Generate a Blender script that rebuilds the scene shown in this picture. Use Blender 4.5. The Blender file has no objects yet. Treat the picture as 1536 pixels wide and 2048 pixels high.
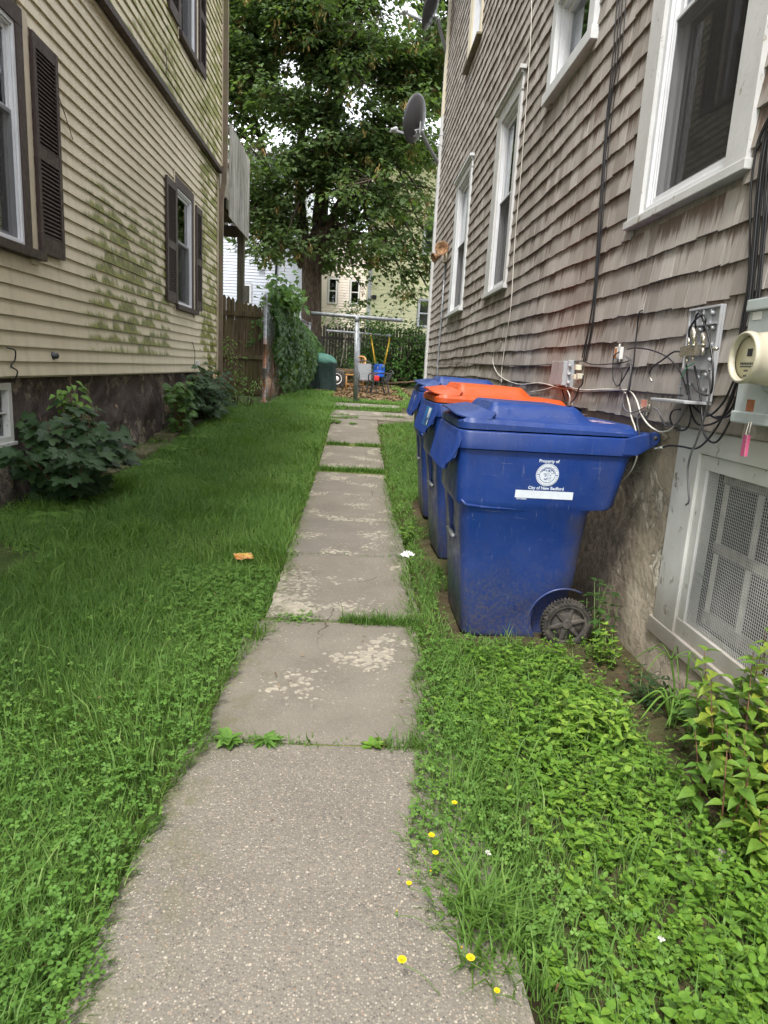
import bpy, bmesh, math, random
import numpy as np
from mathutils import Vector, Matrix
random.seed(7); RNG = np.random.default_rng(7)
SC = bpy.context.scene; COL = SC.collection; D = bpy.data; R_ = math.radians

# ------------------------------------------------------------------ camera, sky, sun, exposure
H = 1.35
cam_d = D.cameras.new('camera'); cam = D.objects.new('camera', cam_d); COL.objects.link(cam)
cam_d.sensor_fit = 'VERTICAL'; cam_d.sensor_height = 36.0; cam_d.lens = 36.0*1345/2048
cam_d.clip_start = 0.05; cam_d.clip_end = 1500
cam.matrix_world = Matrix(((0.99762327, -0.04589219, -0.05139758, 0), (-0.04067291, 0.20990129, -0.97687623, 0),
                           (0.05561941, 0.97664495, 0.20753584, H), (0, 0, 0, 1)))
SC.camera = cam
w = D.worlds.new('World'); SC.world = w; w.use_nodes = True
nt = w.node_tree; nt.nodes.clear()
SUN_EL, SUN_ROT = R_(58), R_(200)
sky = nt.nodes.new('ShaderNodeTexSky'); sky.sky_type = 'NISHITA'; sky.sun_disc = False
sky.sun_elevation = SUN_EL; sky.sun_rotation = SUN_ROT; sky.dust_density = 3.0
tc = nt.nodes.new('ShaderNodeTexCoord'); cn = nt.nodes.new('ShaderNodeTexNoise')
cn.inputs['Scale'].default_value = 2.2; cn.inputs['Detail'].default_value = 5
nt.links.new(tc.outputs['Generated'], cn.inputs['Vector'])
cr = nt.nodes.new('ShaderNodeValToRGB'); cr.color_ramp.elements[0].color = (7.6, 7.9, 8.6, 1); cr.color_ramp.elements[1].color = (11.5, 11.6, 11.9, 1)
cr.color_ramp.elements[0].position = .35; cr.color_ramp.elements[1].position = .65
nt.links.new(cn.outputs['Fac'], cr.inputs['Fac'])
mx = nt.nodes.new('ShaderNodeMix'); mx.data_type = 'RGBA'; mx.inputs[0].default_value = 0.86
nt.links.new(sky.outputs['Color'], mx.inputs[6]); nt.links.new(cr.outputs['Color'], mx.inputs[7])
bg = nt.nodes.new('ShaderNodeBackground'); bg.inputs['Strength'].default_value = 0.118
nt.links.new(mx.outputs[2], bg.inputs['Color'])
wo = nt.nodes.new('ShaderNodeOutputWorld'); nt.links.new(bg.outputs['Background'], wo.inputs['Surface'])
sl = D.lights.new('sun', 'SUN'); sl.energy = 1.5; sl.angle = R_(10); sl.color = (1, .96, .9)
so = D.objects.new('sun', sl); COL.objects.link(so)
# sun direction (towards the sun): behind the camera, a little to the left, high
sd = Vector((math.sin(SUN_ROT)*math.cos(SUN_EL), math.cos(SUN_ROT)*math.cos(SUN_EL), math.sin(SUN_EL)))
so.rotation_euler = sd.to_track_quat('Z', 'Y').to_euler()
SC.view_settings.view_transform = 'Standard'; SC.view_settings.look = 'None'
SC.view_settings.exposure = 1.62; SC.view_settings.gamma = 1; SC.view_settings.use_curve_mapping = False
SC.cycles.max_bounces = 8; SC.cycles.diffuse_bounces = 4; SC.cycles.transparent_max_bounces = 24
SC.cycles.caustics_reflective = False; SC.cycles.caustics_refractive = False
SC.cycles.sample_clamp_indirect = 8; SC.cycles.use_denoising = True

# ------------------------------------------------------------------ node helpers
def newmat(name):
    m = D.materials.new(name); m.use_nodes = True; t = m.node_tree; t.nodes.clear(); return m, t
def nd(t, ty, ins=None, **pr):
    n = t.nodes.new('ShaderNode'+ty)
    for k, v in pr.items(): setattr(n, k, v)
    for k, v in (ins or {}).items():
        s = n.inputs[k]
        if isinstance(v, bpy.types.NodeSocket): t.links.new(v, s)
        else: s.default_value = v
    return n
def c4(c): return (c[0], c[1], c[2], 1)
def asin(t, v): return c4(v) if isinstance(v, tuple) and len(v) == 3 else v
def mixc(t, f, a, b, blend='MIX'):
    return nd(t, 'Mix', {0: f, 6: asin(t, a), 7: asin(t, b)}, data_type='RGBA', blend_type=blend).outputs[2]
def mth(t, op, a, b=0.0, c=0.0, clamp=False):
    n = nd(t, 'Math', {0: a, 1: b, 2: c}, operation=op, use_clamp=clamp); return n.outputs[0]
def mapr(t, v, a, b, c=0.0, d=1.0, smooth=True):
    n = nd(t, 'MapRange', {'Value': v, 'From Min': a, 'From Max': b, 'To Min': c, 'To Max': d}, interpolation_type='SMOOTHSTEP' if smooth else 'LINEAR')
    return n.outputs[0]
def noise(t, vec, sc, det=3.0, rough=.5, dist=0.0):
    return nd(t, 'TexNoise', {'Vector': vec, 'Scale': sc, 'Detail': det, 'Roughness': rough, 'Distortion': dist}).outputs['Fac']
def vor(t, vec, sc, out='Distance', **pr):
    return nd(t, 'TexVoronoi', {'Vector': vec, 'Scale': sc}, **pr).outputs[out]
def scl(t, vec, s, loc=(0, 0, 0)):
    return nd(t, 'Mapping', {'Vector': vec, 'Scale': s, 'Location': loc}).outputs[0]
def ramp(t, f, stops):
    n = t.nodes.new('ShaderNodeValToRGB'); e = n.color_ramp.elements
    while len(e) < len(stops): e.new(.5)
    for k, (p, c) in enumerate(stops): e[k].position = p; e[k].color = c4(c)
    t.links.new(f, n.inputs[0]); return n.outputs[0]
def pos(t): return nd(t, 'NewGeometry').outputs['Position']
def obc(t): return nd(t, 'TexCoord').outputs['Object']
def attr(t, n): return nd(t, 'Attribute', attribute_name=n).outputs['Fac']
def sep(t, v): return nd(t, 'SeparateXYZ', {0: v}).outputs
def bump(t, h, s=.3, d=.01, nrm=None):
    i = {'Height': h, 'Strength': s, 'Distance': d}
    if nrm: i['Normal'] = nrm
    return nd(t, 'Bump', i).outputs[0]
def finish(m, t, col, rough=.6, metal=0.0, nrm=None, spec=.5, extra=None):
    i = {'Base Color': asin(t, col), 'Roughness': rough, 'Metallic': metal, 'Specular IOR Level': spec}
    if nrm: i['Normal'] = nrm
    p = nd(t, 'BsdfPrincipled', i).outputs[0]
    nd(t, 'OutputMaterial', {'Surface': extra(p) if extra else p}); return m
def plain(name, col, rough=.6, metal=0.0, var=.12, sc=9.0, bs=.0, bsc=60, spec=.5, dirt=None, dsc=5.0, damt=.5):
    """one base colour broken by noise; optional patches of dirt and a fine bump"""
    m, t = newmat(name); v = obc(t)
    n = noise(t, v, sc, 5, .6)
    c = mixc(t, mapr(t, n, .3, .7), tuple(x*(1-var) for x in col), tuple(min(1, x*(1+var)) for x in col))
    if dirt:
        c = mixc(t, mth(t, 'MULTIPLY', mapr(t, noise(t, v, dsc, 8, .7), .45, .7), damt), c, dirt)
    r = mapr(t, noise(t, v, sc*3, 3), .3, .7, max(0, rough-.08), min(1, rough+.08))
    nr = bump(t, noise(t, v, bsc, 5, .6), bs, .004) if bs else None
    return finish(m, t, c, r, metal, nr, spec)

# ------------------------------------------------------------------ mesh helpers
def tag(o, label=None, cat=None, group=None, kind=None):
    if label: o['label'] = label
    if cat: o['category'] = cat
    if group: o['group'] = group
    if kind: o['kind'] = kind
    return o
def empty(name, loc=(0, 0, 0), label=None, cat=None, group=None, kind=None):
    o = D.objects.new(name, None); COL.objects.link(o); o.location = loc; o.empty_display_size = .1
    return tag(o, label, cat, group, kind)
def link(name, me, parent=None, mats=()):
    o = D.objects.new(name, me); COL.objects.link(o)
    for m in (mats if isinstance(mats, (list, tuple)) else [mats]): me.materials.append(m)
    if parent:
        o.parent = parent
        o.location = -Vector(parent_loc(parent))    # geometry is written in world coordinates
    return o
def parent_loc(p):
    v = Vector(p.location)
    while p.parent: p = p.parent; v = v + Vector(p.location)
    return v
class MB:
    """collects world-space polygons for ONE mesh object"""
    def __init__(s): s.v = []; s.f = []; s.mi = []; s.r = []; s.sm = []; s.starts = []; s.vstarts = []
    def add(s, vs, fs, mi=0, rnd=None, smooth=False):
        s.starts.append(len(s.f)); s.vstarts.append(len(s.v))
        b = len(s.v); s.v += [tuple(p) for p in vs]; s.f += [tuple(b+i for i in f) for f in fs]
        s.mi += [mi]*len(fs); s.sm += [smooth]*len(fs)
        r = random.random() if rnd is None else rnd; s.r += [r]*len(vs); return s
    def box(s, a, b, mi=0, rnd=None):
        (x0, y0, z0), (x1, y1, z1) = [tuple(min(p, q) for p, q in zip(a, b)), tuple(max(p, q) for p, q in zip(a, b))]
        return s.add([(x0,y0,z0),(x1,y0,z0),(x1,y1,z0),(x0,y1,z0),(x0,y0,z1),(x1,y0,z1),(x1,y1,z1),(x0,y1,z1)],
              [(0,3,2,1),(4,5,6,7),(0,1,5,4),(1,2,6,5),(2,3,7,6),(3,0,4,7)], mi, rnd)
    def hexa(s, p, mi=0, rnd=None):   # 8 corners, bottom ring then top ring
        return s.add(p, [(0,3,2,1),(4,5,6,7),(0,1,5,4),(1,2,6,5),(2,3,7,6),(3,0,4,7)], mi, rnd)
    def bar(s, a, b, w, h, mi=0, up=(0, 0, 1), rnd=None):
        a = Vector(a); b = Vector(b); d = (b-a).normalized(); u = Vector(up)
        if abs(d.dot(u)) > .98: u = Vector((1, 0, 0))
        sd = d.cross(u).normalized()*w/2; uu = sd.cross(d).normalized()*h/2
        return s.hexa([a-sd-uu, a+sd-uu, b+sd-uu, b-sd-uu, a-sd+uu, a+sd+uu, b+sd+uu, b-sd+uu], mi, rnd)
    def tube(s, pts, rad, n=8, mi=0, cap=True, rnd=None):
        pts = [Vector(p) for p in pts]; m = len(pts); rs = rad if isinstance(rad, (list, tuple)) else [rad]*m
        vs = []; prev = None
        for i, p in enumerate(pts):
            d = (pts[min(i+1, m-1)]-pts[max(i-1, 0)])
            d = d.normalized() if d.length > 1e-9 else Vector((0, 0, 1))
            if prev is None: prev = Vector((1, 0, 0)) if abs(d.x) < .9 else Vector((0, 1, 0))
            u = (prev-d*prev.dot(d)).normalized(); prev = u; q = d.cross(u)
            for k in range(n):
                a = 2*math.pi*k/n; vs.append(p+(u*math.cos(a)+q*math.sin(a))*rs[i])
        fs = [(i*n+k, i*n+(k+1) % n, (i+1)*n+(k+1) % n, (i+1)*n+k) for i in range(m-1) for k in range(n)]
        if cap: fs += [tuple(range(n-1, -1, -1)), tuple((m-1)*n+k for k in range(n))]
        return s.add(vs, fs, mi, rnd, True)
    def lathe(s, o, ax, prof, n=24, mi=0, rnd=None, cap=True):
        """prof = [(t along axis, radius)]"""
        o = Vector(o); ax = Vector(ax).normalized(); u = ax.orthogonal().normalized(); q = ax.cross(u); vs = []
        for (t_, r) in prof:
            for k in range(n):
                a = 2*math.pi*k/n; vs.append(o+ax*t_+(u*math.cos(a)+q*math.sin(a))*r)
        m = len(prof)
        fs = [(i*n+k, i*n+(k+1) % n, (i+1)*n+(k+1) % n, (i+1)*n+k) for i in range(m-1) for k in range(n)]
        if cap: fs += [tuple(range(n-1, -1, -1)), tuple((m-1)*n+k for k in range(n))]
        return s.add(vs, fs, mi, rnd, True)
    def prism(s, poly, axis, a, b, mi=0, rnd=None):
        """poly of 2D points extruded along axis 'x','y' or 'z' from a to b"""
        def P(p, t_): return {'x': (t_, p[0], p[1]), 'y': (p[0], t_, p[1]), 'z': (p[0], p[1], t_)}[axis]
        n = len(poly); vs = [P(p, a) for p in poly]+[P(p, b) for p in poly]
        return s.add(vs, [tuple(range(n-1, -1, -1)), tuple(range(n, 2*n))]+[(i, (i+1) % n, n+(i+1) % n, n+i) for i in range(n)], mi, rnd)
    def mesh(s, name, bevel=0, fix=True):
        me = D.meshes.new(name); me.from_pydata(s.v, [], s.f); me.polygons.foreach_set('material_index', s.mi)
        me.polygons.foreach_set('use_smooth', s.sm)
        a = me.attributes.new('rnd', 'FLOAT', 'POINT'); a.data.foreach_set('value', np.array(s.r, dtype=np.float32))
        if fix or bevel:
            bm = bmesh.new(); bm.from_mesh(me); bmesh.ops.recalc_face_normals(bm, faces=bm.faces)
            if bevel: bmesh.ops.bevel(bm, geom=[e for e in bm.edges if len(e.link_faces) == 2 and e.calc_face_angle(0) > .6], offset=bevel, segments=2, affect='EDGES', profile=.6, clamp_overlap=True)
            bm.to_mesh(me); bm.free()
        me.update(); return me
    def build(s, name, mats, parent=None, bevel=0, label=None, fix=True):
        if not s.f: return None
        o = link(name, s.mesh(name, bevel, fix), parent, mats)
        if label: o['label'] = label
        return o
def build_each(m, name, mats, parent=None, bevel=0, label=None):
    """one object for every piece added to the builder"""
    out = []; st = m.starts+[len(m.f)]
    for (a, va), b in zip(zip(m.starts, m.vstarts), st[1:]):
        q = MB(); vb = m.vstarts[m.starts.index(a)+1] if m.starts.index(a)+1 < len(m.starts) else len(m.v)
        q.v = m.v[va:vb]; q.r = m.r[va:vb]; q.f = [tuple(i-va for i in f) for f in m.f[a:b]]; q.mi = m.mi[a:b]; q.sm = m.sm[a:b]
        out.append(q.build(name, mats, parent, bevel, label))
    return out
def tri_mesh(name, V, F, rnd, mats, parent=None, mi=None, smooth=False):
    """big numpy mesh of triangles"""
    me = D.meshes.new(name); me.vertices.add(len(V)); me.loops.add(F.size); me.polygons.add(len(F))
    me.vertices.foreach_set('co', V.astype(np.float32).ravel())
    me.polygons.foreach_set('loop_start', np.arange(0, F.size, 3, dtype=np.int32))
    me.loops.foreach_set('vertex_index', F.astype(np.int32).ravel())
    if mi is not None: me.polygons.foreach_set('material_index', mi.astype(np.int32))
    me.update(calc_edges=True)
    if smooth: me.polygons.foreach_set('use_smooth', np.ones(len(F), bool))
    a = me.attributes.new('rnd', 'FLOAT', 'POINT'); a.data.foreach_set('value', rnd.astype(np.float32))
    return link(name, me, parent, mats)
class TB:
    """collects numpy triangle sets"""
    def __init__(s): s.V = []; s.F = []; s.R = []; s.M = []; s.n = 0
    def add(s, V, F, R, mi=0):
        s.V.append(V); s.F.append(F+s.n); s.R.append(R); s.M.append(np.full(len(F), mi)); s.n += len(V)
    def build(s, name, mats, parent=None):
        if not s.V: return None
        return tri_mesh(name, np.concatenate(s.V), np.concatenate(s.F), np.concatenate(s.R), mats, parent, np.concatenate(s.M))
def fan(outline, fold=.18, droop=.15, center=(0, .45)):
    """leaf template: outline (side, along) -> verts with a folded midrib and drooping tip"""
    pts = [center]+list(outline); V = np.array([(p[0], p[1], abs(p[0])*fold-droop*p[1]**2) for p in pts])
    n = len(outline); F = np.array([(0, 1+i, 1+(i+1) % n) for i in range(n)]); return V, F
def mirror(half): return half+[(-x, y) for x, y in reversed(half) if x > 1e-6]
OVATE = fan(mirror([(0, 0), (.17, .08), (.29, .28), (.27, .5), (.15, .78), (0, 1)]))
HEART = fan(mirror([(0, 0), (.3, .35), (.42, .68), (.3, .95), (0, .86)]), .25, .1)
LANCE = fan(mirror([(0, 0), (.1, .2), (.13, .45), (.07, .8), (0, 1)]), .3, .3)
OVATEP = fan(mirror([(0, 0), (.20, .10), (.30, .32), (.22, .58), (.08, .84), (0, 1.02)]), .35, .42)
MAPLE = fan(mirror([(0, 0), (.22, .06), (.34, -.06), (.33, .14), (.56, .30), (.40, .36), (.47, .66), (.28, .58), (.17, .62), (.16, .84), (0, 1.02)]), .12, .22, (0, .36))
MAPLES = fan(mirror([(0, 0), (.30, .0), (.55, .32), (.26, .42), (.42, .74), (.13, .64), (0, 1.0)]), .15, .3, (0, .34))
LOBED = fan(mirror([(0, 0), (.20, .22), (.42, .30), (.25, .45), (.40, .72), (.18, .70), (.12, .95), (0, .86)]), .15, .15)
def unit(a): return a/np.maximum(np.linalg.norm(a, axis=1, keepdims=True), 1e-9)
def leaves(T, P, dirs, nrms, size, rnd):
    V0, F0 = T; d = unit(dirs); sd = unit(np.cross(d, nrms)); n = np.cross(sd, d); size = np.asarray(size).reshape(-1, 1, 1)
    V = P[:, None, :]+size*(V0[None, :, 0:1]*sd[:, None, :]+V0[None, :, 1:2]*d[:, None, :]+V0[None, :, 2:3]*n[:, None, :])
    k = len(V0); F = F0[None]+(np.arange(len(P))*k)[:, None, None]
    return V.reshape(-1, 3), F.reshape(-1, 3), np.repeat(rnd, k)
def blades(P, h, w, lean, az, rnd, curl=.5):
    """grass blades: 5-vertex strips"""
    n = len(P); dx = np.cos(az); dy = np.sin(az); ox = -dy; oy = dx
    tw = RNG.uniform(-.8, .8, n); ox, oy = ox*np.cos(tw)-oy*np.sin(tw), ox*np.sin(tw)+oy*np.cos(tw)
    V = np.zeros((n, 5, 3))
    for k, (f, ww, hh) in enumerate([(0, 1, 0), (0, -1, 0), (.35, .8, .6), (.35, -.8, .6), (1, 0, 1)]):
        off = lean*h*(f**1.2)
        V[:, k, 0] = P[:, 0]+dx*off+ox*w*ww/2; V[:, k, 1] = P[:, 1]+dy*off+oy*w*ww/2
        V[:, k, 2] = P[:, 2]+h*hh*np.sqrt(np.maximum(0.15, 1-(lean*f*curl)**2))
    F = np.array([(0, 1, 3), (0, 3, 2), (2, 3, 4)])[None]+(np.arange(n)*5)[:, None, None]
    return V.reshape(-1, 3), F.reshape(-1, 3), np.repeat(rnd, 5)

# pixel of the 1536x2048 frame -> world point on a real plane
RC = np.array([[0.99762327, 0.04589219, 0.05139758], [-0.04067291, -0.20990129, 0.97687623], [0.05561941, -0.97664495, -0.20753584]])
def ray(px, py): return RC@np.array([px-768, py-1024, 1345.])
def onX(px, py, X): d = ray(px, py); t_ = X/d[0]; return (X, float(d[1]*t_), float(H+d[2]*t_))
def onY(px, py, Y): d = ray(px, py); t_ = Y/d[1]; return (float(d[0]*t_), Y, float(H+d[2]*t_))
def spline(pts, n=6):
    """Catmull-Rom through the points"""
    P = [Vector(p) for p in pts]; P = [P[0]*2-P[1]]+P+[P[-1]*2-P[-2]]; out = []
    for i in range(1, len(P)-2):
        for k in range(n):
            s = k/n; a, b, c, d = P[i-1], P[i], P[i+1], P[i+2]
            out.append(.5*((2*b)+(c-a)*s+(2*a-5*b+4*c-d)*s*s+(3*b-a-3*c+d)*s**3))
    out.append(P[-2]); return out

# ------------------------------------------------------------------ terrain height
def gz(x, y):
    x = np.asarray(x, float); y = np.asarray(y, float)
    z = np.interp(y, [-50, 7.6, 8.6, 15.4, 16.6, 20, 25, 32, 60, 300], [0, 0, .045, .555, .62, .66, .88, .95, 1.0, 1.0])
    z = z+.058*np.clip((x-.44)/.16, 0, 1)*np.clip((3.2-x)/1.0, 0, 1)*np.interp(y, [4.0, 4.45, 5.25, 5.65, 6.4, 7.6], [0, 1, 1, 1.55, 1.55, 0])
    z = z+.012*np.sin(x*2.3+y*1.7)+.008*np.sin(x*5.1-y*3.3)
    return z
def gz1(x, y): return float(gz(x, y))
EY = [0.6, 1.16, 1.27, 1.42, 1.6, 2.24, 2.6, 3.42, 4.0, 4.7, 5.9, 8.4, 10.4, 12.0, 12.6, 13.2, 14.5, 15.9]
EL = [-.53, -.49, -.5, -.52, -.53, -.47, -.5, -.34, -.36, -.37, -.43, -.42, -.42, -.4, -.4, -.45, -.36, -.3]
ER = [.60, .46, .32, .22, .21, .28, .34, .37, .38, .39, .42, .42, .43, .44, .50, 1.7, 1.2, .9]
XL, XR = -2.9, 1.46
# ------------------------------------------------------------------ materials
M = {}
def leafmat(name, stops, rough=.45, trans=.3, spec=.4, nsc=1.3):
    m, t = newmat(name); r = attr(t, 'rnd')
    f = mth(t, 'ADD', mth(t, 'MULTIPLY', r, .75), mth(t, 'MULTIPLY', noise(t, pos(t), nsc, 3), .25))
    c = ramp(t, f, stops)
    c = mixc(t, mapr(t, noise(t, pos(t), 140, 2), .3, .7, 0, .25), c, (.02, .04, .005))
    tr = nd(t, 'BsdfTranslucent', {'Color': mixc(t, .5, c, (.22, .38, .03))}).outputs[0]
    return finish(m, t, c, rough, 0, None, spec, lambda p: nd(t, 'MixShader', {0: trans, 1: p, 2: tr}).outputs[0])
M['grass'] = leafmat('grass_blade', [(0, (.050, .115, .022)), (.35, (.098, .205, .038)), (.7, (.165, .300, .060)), (.9, (.27, .40, .11)), (1, (.48, .42, .20))], .55, .42, .25, 1.6)
M['clover'] = leafmat('clover_leaf', [(0, (.060, .145, .026)), (.5, (.115, .240, .042)), (1, (.22, .37, .075))], .55, .3, .25, 2.2)
M['weed'] = leafmat('bright_weed_leaf', [(0, (.060, .15, .022)), (.5, (.16, .31, .038)), (1, (.33, .48, .075))], .5, .34, .3, 2.5)
M['lime'] = leafmat('yellow_green_leaf', [(0, (.08, .19, .03)), (.5, (.17, .29, .04)), (.85, (.33, .38, .05)), (1, (.62, .5, .06))], .45, .3, .4, 3)
M['dark'] = leafmat('dark_green_leaf', [(0, (.018, .042, .018)), (.5, (.036, .074, .030)), (1, (.072, .125, .045))], .5, .18, .25, 2)
M['ivy'] = leafmat('ivy_leaf', [(0, (.020, .050, .018)), (.5, (.048, .105, .030)), (.85, (.095, .185, .042)), (1, (.17, .29, .06))], .5, .26, .25, 1.2)
M['tree'] = leafmat('maple_leaf', [(0, (.048, .080, .036)), (.5, (.095, .145, .056)), (.9, (.155, .215, .078)), (1, (.22, .27, .09))], .48, .44, .3, .5)
M['bush'] = leafmat('shrub_leaf', [(0, (.025, .062, .012)), (.6, (.05, .12, .020)), (1, (.11, .22, .03))], .5, .25, .3, .8)
M['palebush'] = leafmat('pale_shrub_leaf', [(0, (.10, .20, .04)), (1, (.26, .40, .10))], .5, .35, .3, .8)
M['fern'] = leafmat('fern_frond', [(0, (.09, .2, .03)), (1, (.2, .36, .06))], .55, .3, .3, 3)
M['seed'] = leafmat('winged_seed', [(0, (.28, .17, .06)), (1, (.42, .30, .12))], .6, .3, .2, 3)
M['deadleaf'] = leafmat('dead_leaf', [(0, (.07, .035, .018)), (.5, (.16, .09, .045)), (1, (.34, .23, .13))], .8, .05, .2, 3)
M['stem'] = plain('plant_stem', (.10, .16, .04), .6)
M['redstem'] = plain('reddish_stem', (.12, .05, .03), .6)
M['petal'] = leafmat('yellow_petal', [(0, (.85, .50, .01)), (1, (.95, .70, .02))], .6, .2, .2, 4)
M['whitepetal'] = plain('white_petal', (.75, .75, .65), .7)

def m_vinyl(name, z0, ex, upper):
    m, t = newmat(name); p = obc(t); X, Y, Z = sep(t, p)
    v = mth(t, 'FRACT', mth(t, 'DIVIDE', mth(t, 'SUBTRACT', Z, z0), ex))
    grain = noise(t, scl(t, p, (1, 3, 220)), 1.0, 2)
    c = mixc(t, mapr(t, noise(t, scl(t, p, (1, .35, .9)), 1.2, 4), .35, .65), (.575, .505, .365), (.665, .59, .44))
    c = mixc(t, mth(t, 'MULTIPLY', mapr(t, grain, .3, .7), .10), c, (.36, .30, .21))
    # grime running down the boards and below the laps
    gr = mapr(t, noise(t, scl(t, p, (1, 9, .7)), 1.0, 5, .65), .42, .75)
    c = mixc(t, mth(t, 'MULTIPLY', gr, .30), c, (.30, .25, .17))
    # algae: ragged growth up from each drip edge, only where the wall stays damp
    kf = mth(t, 'FLOOR', mth(t, 'DIVIDE', mth(t, 'SUBTRACT', Z, z0), ex))
    rag = noise(t, nd(t, 'CombineXYZ', {0: mth(t, 'MULTIPLY', Y, 2.1), 1: mth(t, 'MULTIPLY', kf, 5.37), 2: 0.0}).outputs[0], 1.0, 3, .6); fine = noise(t, scl(t, p, (1, 34, 7)), 1.0, 5, .75)
    if upper:
        zone = mapr(t, noise(t, scl(t, p, (1, .8, .6)), 1.0, 3), .32, .62, .10, .75)
        zone = mth(t, 'ADD', zone, mapr(t, Y, 9.5, 14.0, .0, .35))
    else:
        za = mth(t, 'MULTIPLY', mapr(t, Y, 7.1, 8.3), mapr(t, Y, 10.55, 11.0, 1, 0))
        za = mth(t, 'MULTIPLY', za, mth(t, 'MULTIPLY', mapr(t, Z, 1.2, 1.5), mapr(t, Z, 2.75, 3.6, 1, 0)))
        bl = mapr(t, noise(t, scl(t, p, (1, .9, 1.3), (0, 3.1, 1.7)), 1.0, 3), .25, .40)
        zb = mth(t, 'MULTIPLY', mapr(t, Y, 12.6, 13.2, 0, 1.1), mapr(t, noise(t, scl(t, p, (1, 1, 1.1)), 1.0, 3), .3, .5, .55, 1))
        zone = mth(t, 'MAXIMUM', mth(t, 'MULTIPLY', za, bl), zb)
    hgt = mth(t, 'MULTIPLY', zone, mapr(t, rag, .36, .60, .0, 1.15, False))
    edge = mth(t, 'ADD', v, mth(t, 'MULTIPLY', mth(t, 'SUBTRACT', fine, .5), 1.3))
    a = mth(t, 'SUBTRACT', hgt, edge); af = mapr(t, a, -.14, .46)
    af = mth(t, 'MULTIPLY', af, mapr(t, zone, .05, .35))
    gcol = mixc(t, mapr(t, noise(t, scl(t, p, (1, 14, 14)), 1.0, 4), .35, .65), (.060, .068, .006), (.20, .215, .014))
    c = mixc(t, mth(t, 'MULTIPLY', af, .95), c, gcol)
    if upper: c = mixc(t, mth(t, 'MULTIPLY', mapr(t, noise(t, scl(t, p, (1, 1.6, .5)), 1.0, 5, .6), .36, .6), .30), c, (.36, .36, .13))
    return finish(m, t, c, .48, 0, bump(t, grain, .15, .002), .35)
M['vinyl'] = m_vinyl('vinyl_lap_siding', 1.118, .125, False)
M['vinyl_up'] = m_vinyl('vinyl_lap_siding_green', 5.02, .125, True)

def m_shingle():
    m, t = newmat('cedar_shingle'); p = obc(t); r = attr(t, 'rnd'); v = attr(t, 'vv')
    X, Y, Z = sep(t, p)
    c = ramp(t, r, [(0, (.265, .240, .212)), (.3, (.325, .298, .268)), (.7, (.375, .346, .314)), (1, (.45, .42, .385))])
    gx = nd(t, 'CombineXYZ', {0: mth(t, 'MULTIPLY', r, 31.0), 1: mth(t, 'MULTIPLY', Y, 1.0), 2: Z}).outputs[0]
    grain = noise(t, scl(t, gx, (1, 130, 4.5)), 1.0, 4, .65)
    c = mixc(t, mapr(t, grain, .40, .74, 0, .55), c, (.19, .145, .12))
    st = noise(t, scl(t, gx, (1, 38, 2.2)), 1.0, 4, .7)
    lo = noise(t, scl(t, p, (1, 1.6, 1.1)), 1.0, 3)
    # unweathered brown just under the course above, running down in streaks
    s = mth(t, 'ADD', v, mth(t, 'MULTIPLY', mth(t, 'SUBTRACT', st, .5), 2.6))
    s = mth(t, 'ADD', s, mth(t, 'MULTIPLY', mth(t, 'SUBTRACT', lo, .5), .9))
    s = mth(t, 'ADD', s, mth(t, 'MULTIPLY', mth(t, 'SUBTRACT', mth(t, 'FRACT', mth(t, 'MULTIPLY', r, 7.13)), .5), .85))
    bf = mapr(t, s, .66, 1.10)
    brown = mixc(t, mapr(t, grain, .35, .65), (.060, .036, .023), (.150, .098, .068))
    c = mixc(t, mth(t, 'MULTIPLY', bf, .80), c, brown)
    ws = mapr(t, noise(t, scl(t, gx, (1, 60, 1.6), (9, 4, 2)), 1.0, 3), .60, .74, 0, .45)
    c = mixc(t, ws, c, (.56, .53, .50))
    c = mixc(t, mapr(t, noise(t, scl(t, p, (1, .7, .9)), 1.0, 4, .6), .48, .68, 0, .40), c, (.21, .175, .145))
    b = bump(t, grain, .55, .004)
    return finish(m, t, c, .88, 0, b, .15)
M['shingle'] = m_shingle()

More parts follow.
